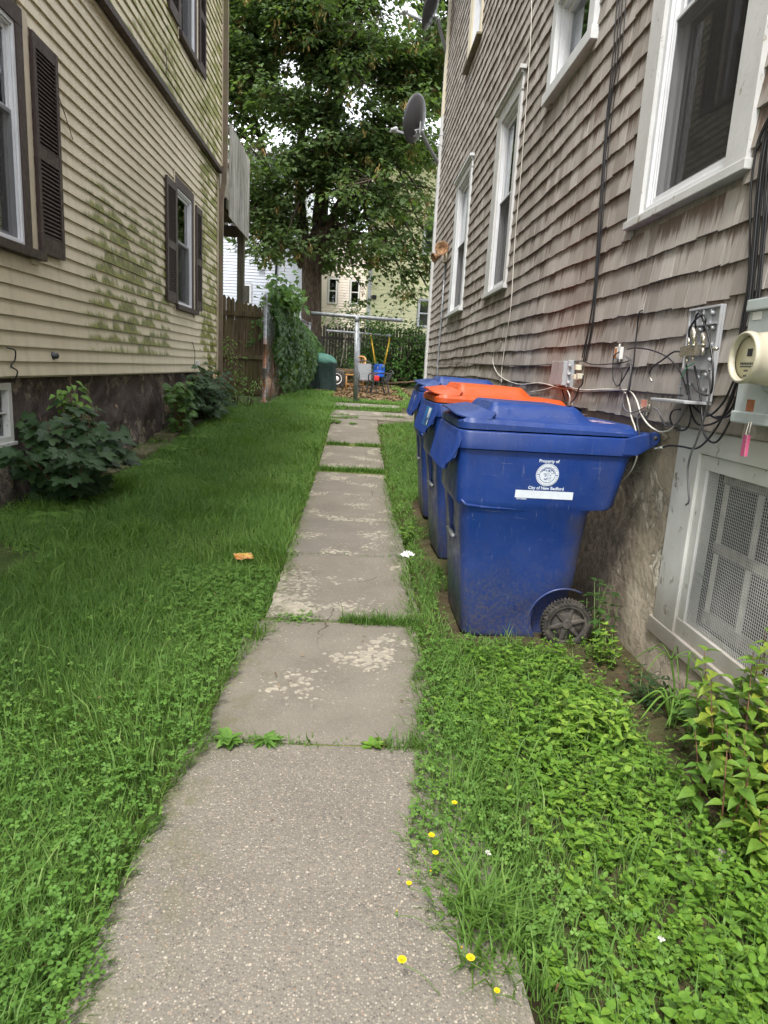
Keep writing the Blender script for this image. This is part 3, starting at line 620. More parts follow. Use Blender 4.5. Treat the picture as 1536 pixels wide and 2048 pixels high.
class Win:
    """local builder on a wall plane: d = distance out from the wall face"""
    def __init__(s, X, sg): s.X = X; s.s = sg
    def box(s, m, y0, y1, z0, z1, d0, d1, mi=0): m.box((wallX(s.X, s.s, d0), y0, z0), (wallX(s.X, s.s, d1), y1, z1), mi); return m
    def frame(s, m, y0, y1, z0, z1, t_, d0, d1, tb=None, mi=0):
        tb = t_ if tb is None else tb
        s.box(m, y0, y0+t_, z0, z1, d0, d1, mi); s.box(m, y1-t_, y1, z0, z1, d0, d1, mi)
        s.box(m, y0+t_, y1-t_, z0, z0+tb, d0, d1, mi); s.box(m, y0+t_, y1-t_, z1-t_, z1, d0, d1, mi); return m
def sash_window(W, root, y0, y1, z0, z1, zm, casing, screen, cas=(.11, .11), head=.14, sill=(.05, .06, .04), crown=True, label=None, deep=.0, cover=None, name='window', sillmat=None):
    """double-hung window: y0..y1/z0..z1 is the OUTER edge of the casings; cas = near/far casing widths"""
    m = MB(); cn, cf = cas
    W.box(m, y0, y0+cn, z0, z1-head, -.02, .032); W.box(m, y1-cf, y1, z0, z1-head, -.02, .032)
    W.box(m, y0-.01, y1+.01, z1-head, z1, -.02, .034)
    if crown: W.box(m, y0-.045, y1+.045, z1, z1+.035, -.01, .075); W.box(m, y0-.025, y1+.025, z1-.028, z1-.001, .034, .055)
    fr = m.build(name, M[casing], root, .002, label)
    m = MB(); W.box(m, y0-sill[1], y1+sill[1], z0-sill[0], z0, -.03, .032+sill[2]); m.build('sill', M[sillmat or casing], fr, .004)
    a, b = y0+cn, y1-cf; t0, t1 = z0, z1-head
    m = MB(); W.frame(m, a, b, t0, t1, .035, -.09, .012); W.frame(m, a+.035, b-.035, t0+.035, t1-.035, .014, -.09, -.004)
    m.build('frame', M['vin_w'], fr, .0015)
    a += .05; b -= .05; t0 += .05; t1 -= .05
    m = MB(); W.frame(m, a, b, zm-.02, t1, .042, -.055, -.025); m.build('upper_sash', M['vin_w'], fr, .0015)
    m = MB(); W.frame(m, a, b, t0, zm+.02, .042, -.088, -.058, .06); m.build('lower_sash', M['vin_w'], fr, .0015)
    m = MB(); W.box(m, a+.04, b-.04, zm+.02, t1-.04, -.042, -.038); W.box(m, a+.04, b-.04, t0+.05, zm-.02, -.075, -.071); m.build('pane', M['glass'], fr)
    if screen:
        m = MB(); W.frame(m, a-.008, b+.008, t0-.005, zm+.012, .018, -.026, -.010, .03); m.build('screen_frame', M['vin_w'], fr, .001)
        m = MB(); X_ = wallX(W.X, W.s, -.019); m.add([(X_, a+.01, t0+.02), (X_, b-.01, t0+.02), (X_, b-.01, zm), (X_, a+.01, zm)], [(0, 1, 2, 3)]); m.build('screen', M['screen'], fr, fix=False)
    if cover:      # curtain or blind a hand's breadth behind the glass
        m = MB(); n = 40; X0 = wallX(W.X, W.s, -.15)
        zlo = cover[1]; vs = []
        for i in range(n+1):
            y = a-.06+(cover[2]*(b-a)+.12)*i/n; x = X0+W.s*.014*math.sin(i*1.35)
            vs += [(x, y, zlo), (x, y, t1+.05)]
        m.add(vs, [(2*i, 2*i+2, 2*i+3, 2*i+1) for i in range(n)], smooth=True); m.build('curtain', M[cover[0]], fr, fix=False)
    # the room behind: a closed dark box
    m = MB(); x0 = wallX(W.X, W.s, -.10); x1 = wallX(W.X, W.s, -1.1); q0, q1, r0, r1 = a-.25, b+.25, t0-.3, t1+.25
    P = [(x0, q0, r0), (x0, q1, r0), (x0, q1, r1), (x0, q0, r1), (x1, q0, r0), (x1, q1, r0), (x1, q1, r1), (x1, q0, r1)]
    m.add(P, [(4, 5, 6, 7), (0, 1, 5, 4), (3, 2, 6, 7), (0, 3, 7, 4), (1, 2, 6, 5)]); m.build('interior', M['room'], fr)
    return fr
def shutter(W, root, y0, y1, z0, z1, label=None):
    m = MB(); h = z1-z0; mid = z0+h*.475
    st = .058; W.box(m, y0, y0+st, z0, z1, .026, .056); W.box(m, y1-st, y1, z0, z1, .026, .056)
    for (a, b) in ((z0, z0+.15), (mid-.055, mid+.055), (z1-.11, z1)): W.box(m, y0+st, y1-st, a, b, .026, .053)
    W.box(m, y0+st, y1-st, z0+.1, z1-.1, .0255, .029)
    o = m.build('shutter', M['brown'], root, .0015, label)
    m = MB()
    for (a, b) in ((z0+.15, mid-.055), (mid+.055, z1-.11)):
        n = int((b-a)/.034)
        for i in range(n):
            z = a+(i+.5)*(b-a)/n; d0, d1 = .031, .051; x0 = wallX(W.X, W.s, d0); x1 = wallX(W.X, W.s, d1)
            m.add([(x0, y0+st, z+.010), (x0, y1-st, z+.010), (x1, y1-st, z-.012), (x1, y0+st, z-.012), (x0, y0+st, z+.016), (x0, y1-st, z+.016), (x1, y1-st, z-.006), (x1, y0+st, z-.006)],
                  [(0, 1, 2, 3), (4, 7, 6, 5), (3, 2, 6, 7), (0, 3, 7, 4), (1, 5, 6, 2)])
    m.build('louvre', M['brown'], o)
    return o
def foundation(X, s, y0, y1, z1, holes, mat, root, amp, name='foundation'):
    """rough wall face as a displaced grid, with the openings left out"""
    from mathutils import noise as mn
    st = .05; ny = int((y1-y0)/st); nz = int((z1+.3)/st); vs = []; idx = {}
    for j in range(nz+1):
        for i in range(ny+1):
            y = y0+i*st; z = -.3+j*(z1+.3)/nz; p = Vector((X, y*1.0, z))
            h = mn.fractal(p*2.3, 1.0, 2.0, 5)*amp+mn.fractal(p*9+Vector((3, 1, 2)), 1.0, 2.0, 3)*amp*.25
            if holes and any(a-.16 < y < b+.16 and c-.16 < z < d+.16 for (a, b, c, d) in holes): h = 0
            h = h-max(0, .35-z)*(-.10)*(1 if s < 0 else .6)     # the footing swells toward the ground
            idx[i, j] = len(vs); vs.append((wallX(X, s, h), y, z))
    fs = []
    for j in range(nz):
        for i in range(ny):
            y = y0+(i+.5)*st; z = -.3+(j+.5)*(z1+.3)/nz
            if any(a-.0 < y < b+.0 and c < z < d for (a, b, c, d) in holes): continue
            fs.append((idx[i, j], idx[i+1, j], idx[i+1, j+1], idx[i, j+1]))
    m = MB(); m.add(vs, fs, smooth=True); return m.build(name, mat, root)
def shell(m, X, s, y0, y1, z0, z1, depth):
    """the other three sides of the house"""
    xb = wallX(X, s, -depth); xf = wallX(X, s, -.13)
    m.box((xb, y0, z0), (wallX(xb, s, .12), y1, z1)); m.box((xf, y0, z0), (wallX(xb, s, .12), y0+.12, z1)); m.box((xf, y1-.12, z0), (wallX(xb, s, .12), y1, z1))
def gable(X, s, y0, y1, z, depth, root, over=.35):
    a = wallX(X, s, over); b = wallX(X, s, -depth-over); c = (a+b)/2; h = depth*.38
    m = MB()
    for (p, q) in ((a, c), (b, c)): m.add([(p, y0-.2, z), (p, y1+.2, z), (q, y1+.2, z+h), (q, y0-.2, z+h), (p, y0-.2, z-.12), (p, y1+.2, z-.12), (q, y1+.2, z+h-.12), (q, y0-.2, z+h-.12)],
                                          [(0, 1, 2, 3), (4, 7, 6, 5), (0, 4, 5, 1), (0, 3, 7, 4), (1, 5, 6, 2)])
    m.build('roof', M['roof'], root)

# ------------------------------------------------------------------ the tan vinyl house on the left
LH = empty('vinyl_house', (-5.5, 6, 0), 'tan vinyl sided house with brown louvred shutters and green algae streaks', 'house')
hl = [(5.12, 6.34, 2.14, 4.02), (11.19, 12.34, 2.14, 4.02)]
lap_siding(XL, 1, -1.5, 14.46, 1.118, .125, 31, hl, M['vinyl'], LH, 'lower_siding')
XU = -2.82
hu = [(11.17, 12.24, 5.98, 7.82)]
lap_siding(XU, 1, -1.5, 14.46, 5.02, .125, 28, hu, M['vinyl_up'], LH, 'upper_siding')
m = MB(); box_wall(m, XL, 1, -1.5, 14.46, 1.10, 4.96, hl); box_wall(m, XU, 1, -1.5, 14.46, 5.0, 8.6, hu)
shell(m, XL, 1, -1.5, 14.46, 1.10, 8.6, 6); m.build('wall', M['jtan'], LH)
m = MB(); m.box((XL-.1, -1.5, 4.93), (XU+.035, 14.47, 5.0)); m.box((XL-.1, -1.5, 5.0), (XU+.020, 14.47, 5.035)); m.build('storey_band', M['brown'], LH, .003)
foundation(-2.965, 1, -1.5, 14.4, 1.11, [(5.0, 5.98, .56, 1.06)], M['found_l'], LH, .055)
m = MB(); m.box((-2.99, 14.3, -.2), (-8.8, 14.4, 1.1)); m.box((-8.8, -1.5, -.2), (-8.7, 14.3, 1.1)); m.build('rear_foundation', M['found_l'], LH)
gable(XU, 1, -1.5, 14.46, 8.62, 6, LH)
W = Win(XL, 1)
def brown_window(W, y0, y1, z0, z1, zm, label):
    m = MB(); cz = .14
    W.box(m, y0, y0+.12, z0, z1-cz, -.02, .034); W.box(m, y1-.12, y1, z0, z1-cz, -.02, .034); W.box(m, y0, y1, z1-cz, z1, -.02, .036)
    fr = m.build('window', M['brown'], LH, .003, label)
    m = MB(); W.box(m, y0-.03, y1+.16, z0-.075, z0, -.02, .085); m.build('sill', M['brown'], fr, .004)
    m = MB(); W.box(m, y1+.002, y1+.105, z0-.12, z1+.02, 0, .03); W.box(m, y0-.04, y0-.002, z0-.12, z1+.1, 0, .03); build_each(m, 'trim_strip', M['jtan'], fr, .003)
    a, b, t0, t1 = y0+.12, y1-.12, z0, z1-cz
    m = MB(); W.frame(m, a, b, t0, t1, .035, -.08, .022); W.frame(m, a+.035, b-.035, t0+.035, t1-.035, .02, -.08, .008); m.build('frame', M['vin_w'], fr, .0015)
    a += .055; b -= .055; t0 += .055; t1 -= .055
    m = MB(); W.frame(m, a, b, zm, t1, .04, -.05, -.02); m.build('upper_sash', M['vin_w'], fr, .001)
    m = MB(); W.frame(m, a, b, t0, zm+.04, .04, -.078, -.052); m.build('lower_sash', M['vin_w'], fr, .001)
    m = MB(); W.box(m, a+.03, b-.03, zm+.03, t1-.03, -.036, -.033); W.box(m, a+.03, b-.03, t0+.03, zm+.01, -.067, -.064); m.build('pane', M['glass'], fr)
    m = MB(); x = wallX(W.X, 1, -.012); m.add([(x, a, t0), (x, b, t0), (x, b, zm+.03), (x, a, zm+.03)], [(0, 1, 2, 3)]); m.build('screen', M['screen'], fr, fix=False)
    m = MB(); n = 40; vs = []
    for i in range(n+1):
        y = a-.05+(b-a+.1)*i/n; x = wallX(W.X, 1, -.14)+.012*math.sin(i*1.3); vs += [(x, y, zm-.25), (x, y, t1+.05)]
    m.add(vs, [(2*i, 2*i+2, 2*i+3, 2*i+1) for i in range(n)], smooth=True); m.build('curtain', M['curtain'], fr, fix=False)
    m = MB(); x0 = wallX(W.X, 1, -.10); x1 = wallX(W.X, 1, -1.0); q0, q1, r0, r1 = a-.2, b+.2, t0-.2, t1+.2
    P = [(x0, q0, r0), (x0, q1, r0), (x0, q1, r1), (x0, q0, r1), (x1, q0, r0), (x1, q1, r0), (x1, q1, r1), (x1, q0, r1)]
    m.add(P, [(4, 5, 6, 7), (0, 1, 5, 4), (3, 2, 6, 7), (0, 3, 7, 4), (1, 2, 6, 5)]); m.build('interior', M['room'], fr)
brown_window(W, 5.10, 6.36, 2.20, 4.06, 3.22, 'brown framed window at the left edge')
brown_window(W, 11.17, 12.35, 2.17, 4.05, 3.13, 'brown framed window between two shutters')
W2 = Win(XU, 1)
brown_window(W2, 11.15, 12.25, 6.0, 7.84, 6.95, 'upper storey window')
shutter(W, LH, 6.485, 6.985, 2.20, 3.972, 'nearest brown louvred shutter'); shutter(W, LH, 4.5, 5.0, 2.20, 3.972)
shutter(W, LH, 10.62, 11.15, 2.17, 3.915); shutter(W, LH, 12.46, 12.90, 2.19, 3.91)
shutter(W2, LH, 10.57, 11.10, 6.02, 7.80); shutter(W2, LH, 12.40, 12.85, 5.98, 7.78)
# cellar window
m = MB(); Wf = Win(-2.965, 1); Wf.frame(m, 5.0, 5.98, .56, 1.06, .06, -.06, .03, .05); Wf.box(m, 4.98, 6.0, .53, .56, -.04, .05); Wf.box(m, 5.06, 5.92, .80, .815, -.02, .012)
cw = m.build('cellar_window', M['trimd'], LH, .003)
m = MB(); Wf.box(m, 5.06, 5.92, .61, 1.0, -.035, -.031); m.build('pane', M['glass'], cw)
m = MB(); Wf.box(m, 5.0, 5.98, .5, 1.06, -.45, -.4); Wf.box(m, 5.0, 5.98, .5, .56, -.4, -.06); m.build('interior', M['curtaing'], cw)
# downspout at the far corner: kinks where the wall steps out
m = MB(); pts = [(XU+.08, 14.43, 8.6), (XU+.08, 14.43, 5.35), (XL+.14, 14.43, 4.75), (XL+.08, 14.43, 4.45), (XL+.08, 14.43, 1.0), (XL+.08, 14.43, .62)]
for a, b in zip(pts[:-1], pts[1:]): m.bar(a, (b[0], b[1], b[2]-.01), .075, .10)
m.box((XL-.05, 14.385, 1.12), (XL+.055, 14.47, 4.93), 1); m.box((XL-.02, 14.385, 5.04), (XU+.045, 14.47, 8.6), 1)
m.build('downspout', [M['downsp'], M['jtan']], LH, .006)
# small things on the tan wall
m = MB(); y, z = 6.70, 1.30; m.lathe((XL+.004, y, z), (1, 0, 0), [(0, .036), (.018, .038), (.022, .030), (.05, .030), (.058, .024), (.066, .010)], 20)
tag(m.build('wall_vent', M['dmetal']), 'small round black vent cap low on the tan siding', 'vent')
m = MB(); m.box((XL+.012, 12.55, 1.20), (XL+.05, 12.68, 1.31)); tag(m.build('outlet_box', M['trimc'], None, .006), 'small white box near the low far corner of the tan siding', 'outlet box')
def cable(pts, r, mat, label, cat='cable', group=None, n=6, name='cable'):
    m = MB(); m.tube(spline(pts, n), r, 7); return tag(m.build(name, mat), label, cat, group)
cable([(XL+.02, 5.83, 1.35), (XL+.05, 5.9, 1.33), (XL+.03, 5.93, 1.25), (XL+.02, 5.88, 1.2), (XL+.05, 5.92, 1.16), (XL+.02, 5.93, 1.08)], .006, M['black'], 'short black wire stub looping out of the tan siding', 'wire', name='wire_stub')
cable([(XL+.02, 12.25, 1.62), (XL+.035, 12.3, 1.55), (XL+.03, 12.42, 1.4), (XL+.025, 12.38, 1.15)], .006, M['black'], 'thin dark wire hanging beside the small white box', 'wire', name='wire_stub')
cable([onX(110, 170, XL+.03), onX(125, 215, XL+.05), onX(135, 245, XL+.04), onX(146, 280, XL+.03)], .004, M['twig'], 'thin dead vine trailing from the nearest brown shutter', 'vine', name='dead_vine')
cable([onX(330, 98, XU+.03), onX(333, 120, XU+.05), onX(332, 150, XU+.05)], .006, M['black'], 'short dark wire on the green upper siding', 'wire', name='wire_stub')

# ------------------------------------------------------------------ the shingled house on the right
RH = empty('shingle_house', (4.5, 6, 0), 'weathered cedar shingle house with white trimmed windows', 'house')
W = Win(XR, -1)
holes = [(2.70, 3.83, 2.17, 4.2), (4.83, 5.90, 3.50, 4.3), (6.93, 8.06, 2.2, 4.2), (9.75, 11.18, 2.2, 4.22), (9.9, 11.1, 5.66, 7.4)]
cut = [(2.72, 3.82, 2.20, 4.12), (4.85, 5.88, 3.56, 4.24), (6.95, 8.03, 2.24, 4.12), (9.80, 11.14, 2.24, 4.16), (9.95, 11.05, 5.72, 7.30)]
def shingles():
    V = []; F = []; R = []; VV = []; ex = .1335; z = 1.178; k = 0
    while z < 8.6:
        sag = lambda y: .010*math.sin(y*.9+k*.35)+.006*math.sin(y*2.3+k*1.1)+.004*math.sin(y*5.1+k*2.0)
        for (a, b) in pieces(-.6, 14.15, z, z+ex, cut):
            y = a-random.uniform(0, .1)
            while y < b:
                wd = random.choice([.075, .10, .12, .14, .16, .19])*random.uniform(.9, 1.12); p = max(a, y); q = min(b, y+wd-.0022); y += wd
                if q-p < .012: continue
                th = random.uniform(.012, .018); zb = z+sag((p+q)/2)+random.gauss(0, .0016) if k else z+random.gauss(0, .002); tl = random.gauss(0, .0018)
                zt = z+ex+.012+sag((p+q)/2); o = random.uniform(0, .003); base = len(V)
                for (yy, sg) in ((p, -1), (q, 1)):
                    V += [(XR-th-o, yy, zb+sg*tl), (XR-.0015-o*.5, yy, zt), (XR+.01, yy, zb+sg*tl), (XR+.012, yy, zt)]
                F += [(base, base+4, base+5, base+1), (base, base+2, base+6, base+4), (base, base+1, base+3, base+2), (base+4, base+6, base+7, base+5)]
                r = random.random(); R += [r]*8; VV += [0, 1.06, 0, 1.06]*2
        z += ex*(1+.02*math.sin(k*1.7)); k += 1
    me = D.meshes.new('shingle_siding'); me.from_pydata(V, [], F)
    for nm, dat in (('rnd', R), ('vv', VV)):
        a_ = me.attributes.new(nm, 'FLOAT', 'POINT'); a_.data.foreach_set('value', np.array(dat, dtype=np.float32))
    link('shingle_siding', me, RH, M['shingle'])
shingles()
m = MB(); box_wall(m, XR, -1, -.6, 14.15, 1.17, 8.7, cut, .12, -.013); shell(m, XR, -1, -.6, 14.15, 1.17, 8.7, 6); m.build('wall', M['oldwood'], RH)
foundation(1.50, -1, -.6, 14.1, 1.18, [(1.80, 2.83, .33, 1.08)], M['found_r'], RH, .016)
m = MB(); m.box((1.55, 14.0, -.2), (7.4, 14.1, 1.17)); m.box((7.3, -.6, -.2), (7.4, 14.0, 1.17)); m.build('rear_foundation', M['found_r'], RH)
gable(XR, -1, -.6, 14.15, 8.72, 6, RH)
m = MB(); m.box((XR-.055, 14.0, 1.15), (XR+.03, 14.19, 6.1), 0); m.box((XR-.052, 14.0, 6.105), (XR+.03, 14.187, 8.7), 1); build_each(m, 'corner_board', [M['trim'], M['beigetrim']], RH, .004)
sash_window(W, RH, 2.70, 3.84, 2.20, 4.14, 3.08, 'trim', True, (.155, .16), .14, (.040, .02, .012), True, 'large near window with peeling white sill', cover=('curtaing', 2.2, .34))
m = MB(); z = 2.30
while z < 4.0: m.hexa([(XR+.16, 2.86, z), (XR+.185, 2.86, z+.012), (XR+.185, 3.50, z+.012), (XR+.16, 3.50, z), (XR+.16, 2.86, z+.002), (XR+.185, 2.86, z+.014), (XR+.185, 3.50, z+.016), (XR+.16, 3.50, z+.004)]); z += .040
m.build('blind', M['oldwood'], RH, fix=False, label='slatted blind behind the large window')
# small high window: one light, deep new casing
m = MB(); W.frame(m, 4.82, 5.92, 3.58, 4.28, .12, -.02, .045, .02); W.box(m, 4.78, 5.96, 4.28, 4.33, -.01, .09); fr = m.build('window', M['trimc'], RH, .003, 'small high window with clean new casing')
m = MB(); W.box(m, 4.79, 5.97, 3.495, 3.578, -.03, .06); m.build('sill', M['trimc'], fr, .004)
m = MB(); W.frame(m, 4.94, 5.80, 3.60, 4.16, .05, -.10, .01); W.frame(m, 4.99, 5.75, 3.65, 4.11, .045, -.09, -.03); m.build('sash', M['vin_w'], fr, .002)
m = MB(); W.box(m, 5.03, 5.71, 3.69, 4.07, -.065, -.06); m.build('pane', M['glass'], fr)
m = MB(); x0 = XR+.1; x1 = XR+1.0; P = [(x0, 4.7, 3.4), (x0, 6, 3.4), (x0, 6, 4.4), (x0, 4.7, 4.4), (x1, 4.7, 3.4), (x1, 6, 3.4), (x1, 6, 4.4), (x1, 4.7, 4.4)]
m.add(P, [(4, 5, 6, 7), (0, 1, 5, 4), (3, 2, 6, 7), (0, 3, 7, 4), (1, 2, 6, 5)]); m.build('interior', M['room'], fr)
sash_window(W, RH, 6.92, 8.06, 2.24, 4.14, 3.16, 'trim', True, (.11, .25), .16, (.04, .02, .02), True, 'tall window with old crown moulding', cover=('curtain', 3.2, .45))
sash_window(W, RH, 9.76, 11.20, 2.26, 4.20, 3.22, 'trimc', True, (.13, .30), .12, (.05, .05, .04), True, 'farthest ground floor window', cover=('curtain', 3.25, .5))
sash_window(W, RH, 9.92, 11.10, 5.74, 7.4, 6.6, 'beigetrim', False, (.12, .28), .12, (.03, .05, .05), False, 'upper storey window with yellowed trim', sillmat='downsp', cover=('curtain', 5.8, 1.0))
# cellar window with wire mesh
Wf = Win(1.50, -1)
m = MB(); Wf.box(m, 2.80, 3.00, .24, 1.17, -.05, .022); Wf.box(m, 1.6, 3.03, .185, .262, -.05, .030); Wf.box(m, 1.6, 2.80, 1.075, 1.17, -.05, .024)
Wf.box(m, 1.6, 1.80, .262, 1.075, -.05, .022)
cf = m.build('cellar_window_frame', M['trimd'], RH, .004, 'peeling white frame of the mesh covered cellar window')
m = MB(); Wf.box(m, 2.745, 2.80, .30, 1.07, -.05, .008); Wf.box(m, 1.8, 2.80, .262, .335, -.05, .012); Wf.box(m, 1.8, 2.745, 1.01, 1.072, -.05, .008); m.build('stop', M['trimd'], cf, .003)
m = MB(); zz = .335
def wire(a, b, r=.0008): m.bar(a, b, r*2, r*2, 0, (1, 0, 0))
y = 1.81
while y < 2.745: wire((1.502, y, .335), (1.502, y, 1.01)); y += .0125
while zz < 1.01: wire((1.5045, 1.80, zz), (1.5045, 2.745, zz)); zz += .0125
m.build('wire_mesh', M['wire'], cf, fix=False)
m = MB(); x0, x1 = 1.57, 1.60
m.box((x0, 1.80, .66), (x1, 2.745, .705)); m.box((x0, 1.8, .335), (x1, 2.745, .40)); m.box((x0, 1.8, .96), (x1, 2.745, 1.01)); m.build('sash', M['oldwood'], cf, .003)
m = MB()
for yy in (2.70, 2.46, 2.22, 1.98): m.box((x0-.006, yy-.018, .40), (x0-.001, yy+.018, .66)); m.box((x0-.006, yy-.018, .705), (x0-.001, yy+.018, .96))
build_each(m, 'muntin', M['vbar'], cf, .003)
m = MB(); m.box((1.583, 1.8, .4), (1.586, 2.745, .66)); m.box((1.583, 1.8, .705), (1.586, 2.745, .96)); build_each(m, 'pane', M['darkpane'], cf)
m = MB(); P = [(1.55, 1.7, .2), (1.55, 2.9, .2), (1.55, 2.9, 1.1), (1.55, 1.7, 1.1), (2.3, 1.7, .2), (2.3, 2.9, .2), (2.3, 2.9, 1.1), (2.3, 1.7, 1.1)]
m.add(P, [(4, 5, 6, 7), (0, 1, 5, 4), (3, 2, 6, 7), (0, 3, 7, 4), (1, 2, 6, 5)]); m.build('interior', M['room'], cf)
# ------------------------------------------------------------------ wheeled refuse carts
def rrect(x0, x1, y0, y1, z, r, n=5):
    P = []
    for (cx, cy, a0) in ((x1-r, y1-r, 0), (x0+r, y1-r, 90), (x0+r, y0+r, 180), (x1-r, y0+r, 270)):
        for k in range(n+1):
            a = R_(a0+90*k/n); P.append((cx+r*math.cos(a), cy+r*math.sin(a), z))
    return P
def loft(m, rings, cap0=True, cap1=True, mi=0, smooth=False):
    n = len(rings[0]); vs = [p for r in rings for p in r]
    fs = [(i*n+k, i*n+(k+1) % n, (i+1)*n+(k+1) % n, (i+1)*n+k) for i in range(len(rings)-1) for k in range(n)]
    if cap0: fs.append(tuple(range(n-1, -1, -1)))
    if cap1: fs.append(tuple((len(rings)-1)*n+k for k in range(n)))
    m.add(vs, fs, mi, smooth=smooth)
def smst(a, b, x):
    t_ = max(0, min(1, (x-a)/(b-a))); return t_*t_*(3-2*t_)
YF = lambda z: 3.223-.025*(z-.76)/.23
def autosmooth(o, ang=40):
    me = o.data; me.polygons.foreach_set('use_smooth', [True]*len(me.polygons))
    bm = bmesh.new(); bm.from_mesh(me)
    for e in bm.edges: e.smooth = len(e.link_faces) == 2 and e.calc_face_angle(0) < R_(ang)
    bm.to_mesh(me); bm.free()
def make_cart():
    root = empty('wheeled_cart', (.95, 3.57, 0))
    # body
    S = [(.008, .625, 1.165, 3.305, 3.835, .05), (.03, .612, 1.172, 3.298, 3.842, .05), (.40, .580, 1.190, 3.268, 3.872, .055), (.688, .548, 1.205, 3.240, 3.900, .06),
         (.716, .535, 1.215, 3.227, 3.913, .06)]
    m = MB(); rings = [rrect(a, b, c, d, z, r) for (z, a, b, c, d, r) in S]
    rings += [rrect(a, b, c, d, z, r) for (z, a, b, c, d, r) in ((.722, .530, 1.30, 3.226, 3.914, .05), (.745, .527, 1.320, 3.2245, 3.9155, .05), (.99, .515, 1.365, 3.198, 3.942, .055), (1.06, .513, 1.37, 3.196, 3.944, .055))]
    loft(m, rings, True, True); body = m.build('body', M['blue'], root)
    cut = MB()
    for (a, b) in ((3.10, 3.365), (3.775, 4.0)): cut.lathe((1.145, a, .118), (0, 1, 0), [(0, .172), (b-a, .172)], 40)
    for (a, b) in ((3.10, 3.365), (3.775, 4.0)): cut.box((1.13, a, -.2), (1.5, b, .10))
    # shallow vertical channel down the front
    cut.box((.40, 3.47, .10), (.578, 3.67, .70))
    cu = cut.build('cutter', M['blue'], root)
    bm_ = body.modifiers.new('b', 'BOOLEAN'); bm_.operation = 'DIFFERENCE'; bm_.object = cu; bm_.solver = 'EXACT'; bm_.use_self = True
    bv = body.modifiers.new('v', 'BEVEL'); bv.width = .006; bv.segments = 2; bv.limit_method = 'ANGLE'; bv.angle_limit = R_(28)
    bpy.context.view_layer.update(); dg = bpy.context.evaluated_depsgraph_get(); me = D.meshes.new_from_object(body.evaluated_get(dg))
    body.modifiers.clear(); body.data = me; D.objects.remove(cu); autosmooth(body, 35)
    # arch lip and moulded creases on the near side
    m = MB(); m.tube([(1.135+.176*math.cos(R_(a)), 3.292-.025*math.sin(R_(a)), .118+.176*math.sin(R_(a))) for a in range(62, 215, 6)], .006, 6)
    m.tube([(.545, 3.229, .745), (.57, 3.228, .722), (.66, 3.2315, .712), (.80, 3.234, .708), (.90, 3.237, .698)], [.007, .009, .009, .006, .001], 6)
    m.tube([(.595, 3.22, .90), (.597, 3.222, .84), (.598, 3.2235, .80)], .003, 5)
    build_each(m, 'moulding', M['blue'], root)
    # rim band with the rear ears and the handle bar
    m = MB(); X0, X1, Y0, Y1 = .500, 1.385, 3.178, 3.962
    rr = [rrect(X0+.018, X1-.01, Y0+.018, Y1-.018, .978, .06, 6), rrect(X0+.003, X1, Y0+.003, Y1-.003, .985, .07, 6), rrect(X0, X1, Y0, Y1, 1.062, .07, 6), rrect(X0+.006, X1-.002, Y0+.006, Y1-.006, 1.070, .065, 6), rrect(X0+.03, X1-.02, Y0+.03, Y1-.03, 1.072, .05, 6)]
    loft(m, rr, True, True); rim = m.build('rim', M['blue'], root); autosmooth(rim, 50)
    m = MB(); ear = [(1.30, .992), (1.372, .99), (1.462, 1.048), (1.478, 1.072), (1.474, 1.098), (1.452, 1.108), (1.41, 1.098), (1.30, 1.068)]
    for (a, b) in ((3.176, 3.212), (3.928, 3.964)): m.prism(ear, 'y', a, b)
    m.tube([(1.452, 3.20, 1.080), (1.452, 3.94, 1.080)], .017, 14); m.build('handle', M['blue'], root, .005)
    m = MB(); m.lathe((1.452, 3.1745, 1.080), (0, 1, 0), [(0, .011), (.004, .011)], 14); m.build('handle_hole', M['ink'], root)
    # flared ribbed grab skirt at the front
    m = MB(); y0, y1 = 3.215, 3.925; n = 48
    for sgn in (0,):
        out = []; inn = []
        for i in range(n+1):
            y = y0+(y1-y0)*i/n; u = (y-y0)/(y1-y0); rib = .0075*math.cos(i*math.pi/2)
            ed = min(1, min(u, 1-u)/.07); bot = .872-.012*math.sin(math.pi*u)+.06*(1-ed)
            xt = .498+rib*.5; xb = .452+.028*(1-ed)+rib
            out.append([(xt+.004, y, 1.066), (xt, y, 1.04), ((xt+xb)/2-.002, y, .96), (xb, y, bot)])
            inn.append([(xt+.016, y, 1.058), (xt+.014, y, 1.04), ((xt+xb)/2+.012, y, .96), (xb+.011, y, bot+.002)])
        vs = [p for c in out for p in c]+[p for c in inn for p in c]; b = (n+1)*4; fs = []
        for i in range(n):
            for k in range(3):
                fs += [(i*4+k, i*4+k+1, (i+1)*4+k+1, (i+1)*4+k), (b+i*4+k, b+(i+1)*4+k, b+(i+1)*4+k+1, b+i*4+k+1)]
            fs += [(i*4+3, b+i*4+3, b+(i+1)*4+3, (i+1)*4+3)]
        for i in (0, n): fs += [(i*4+k, b+i*4+k, b+i*4+k+1, i*4+k+1) for k in range(3)]
        m.add(vs, fs)
    # side wings folding back to the rim
    for (ya, yb) in ((3.215, 3.200),):
        m.add([(.500, ya, 1.06), (.480, ya, .93), (.512, yb, .99), (.53, yb, 1.06), (.506, ya+(.012 if yb < ya else -.012), 1.06), (.488, ya+(.012 if yb < ya else -.012), .94)], [(0, 1, 2, 3), (4, 3, 2, 5)])
    sk = m.build('grab_skirt', M['blue'], root)
    # steel catch bar
    m = MB(); m.tube([(.560, 3.46, .50), (.560, 3.68, .50)], .012, 10); m.build('catch_bar', M['galv'], root)
    # axle and wheels
    m = MB(); m.tube([(1.145, 3.23, .118), (1.145, 3.91, .118)], .010, 8); m.build('axle', M['hub'], root)
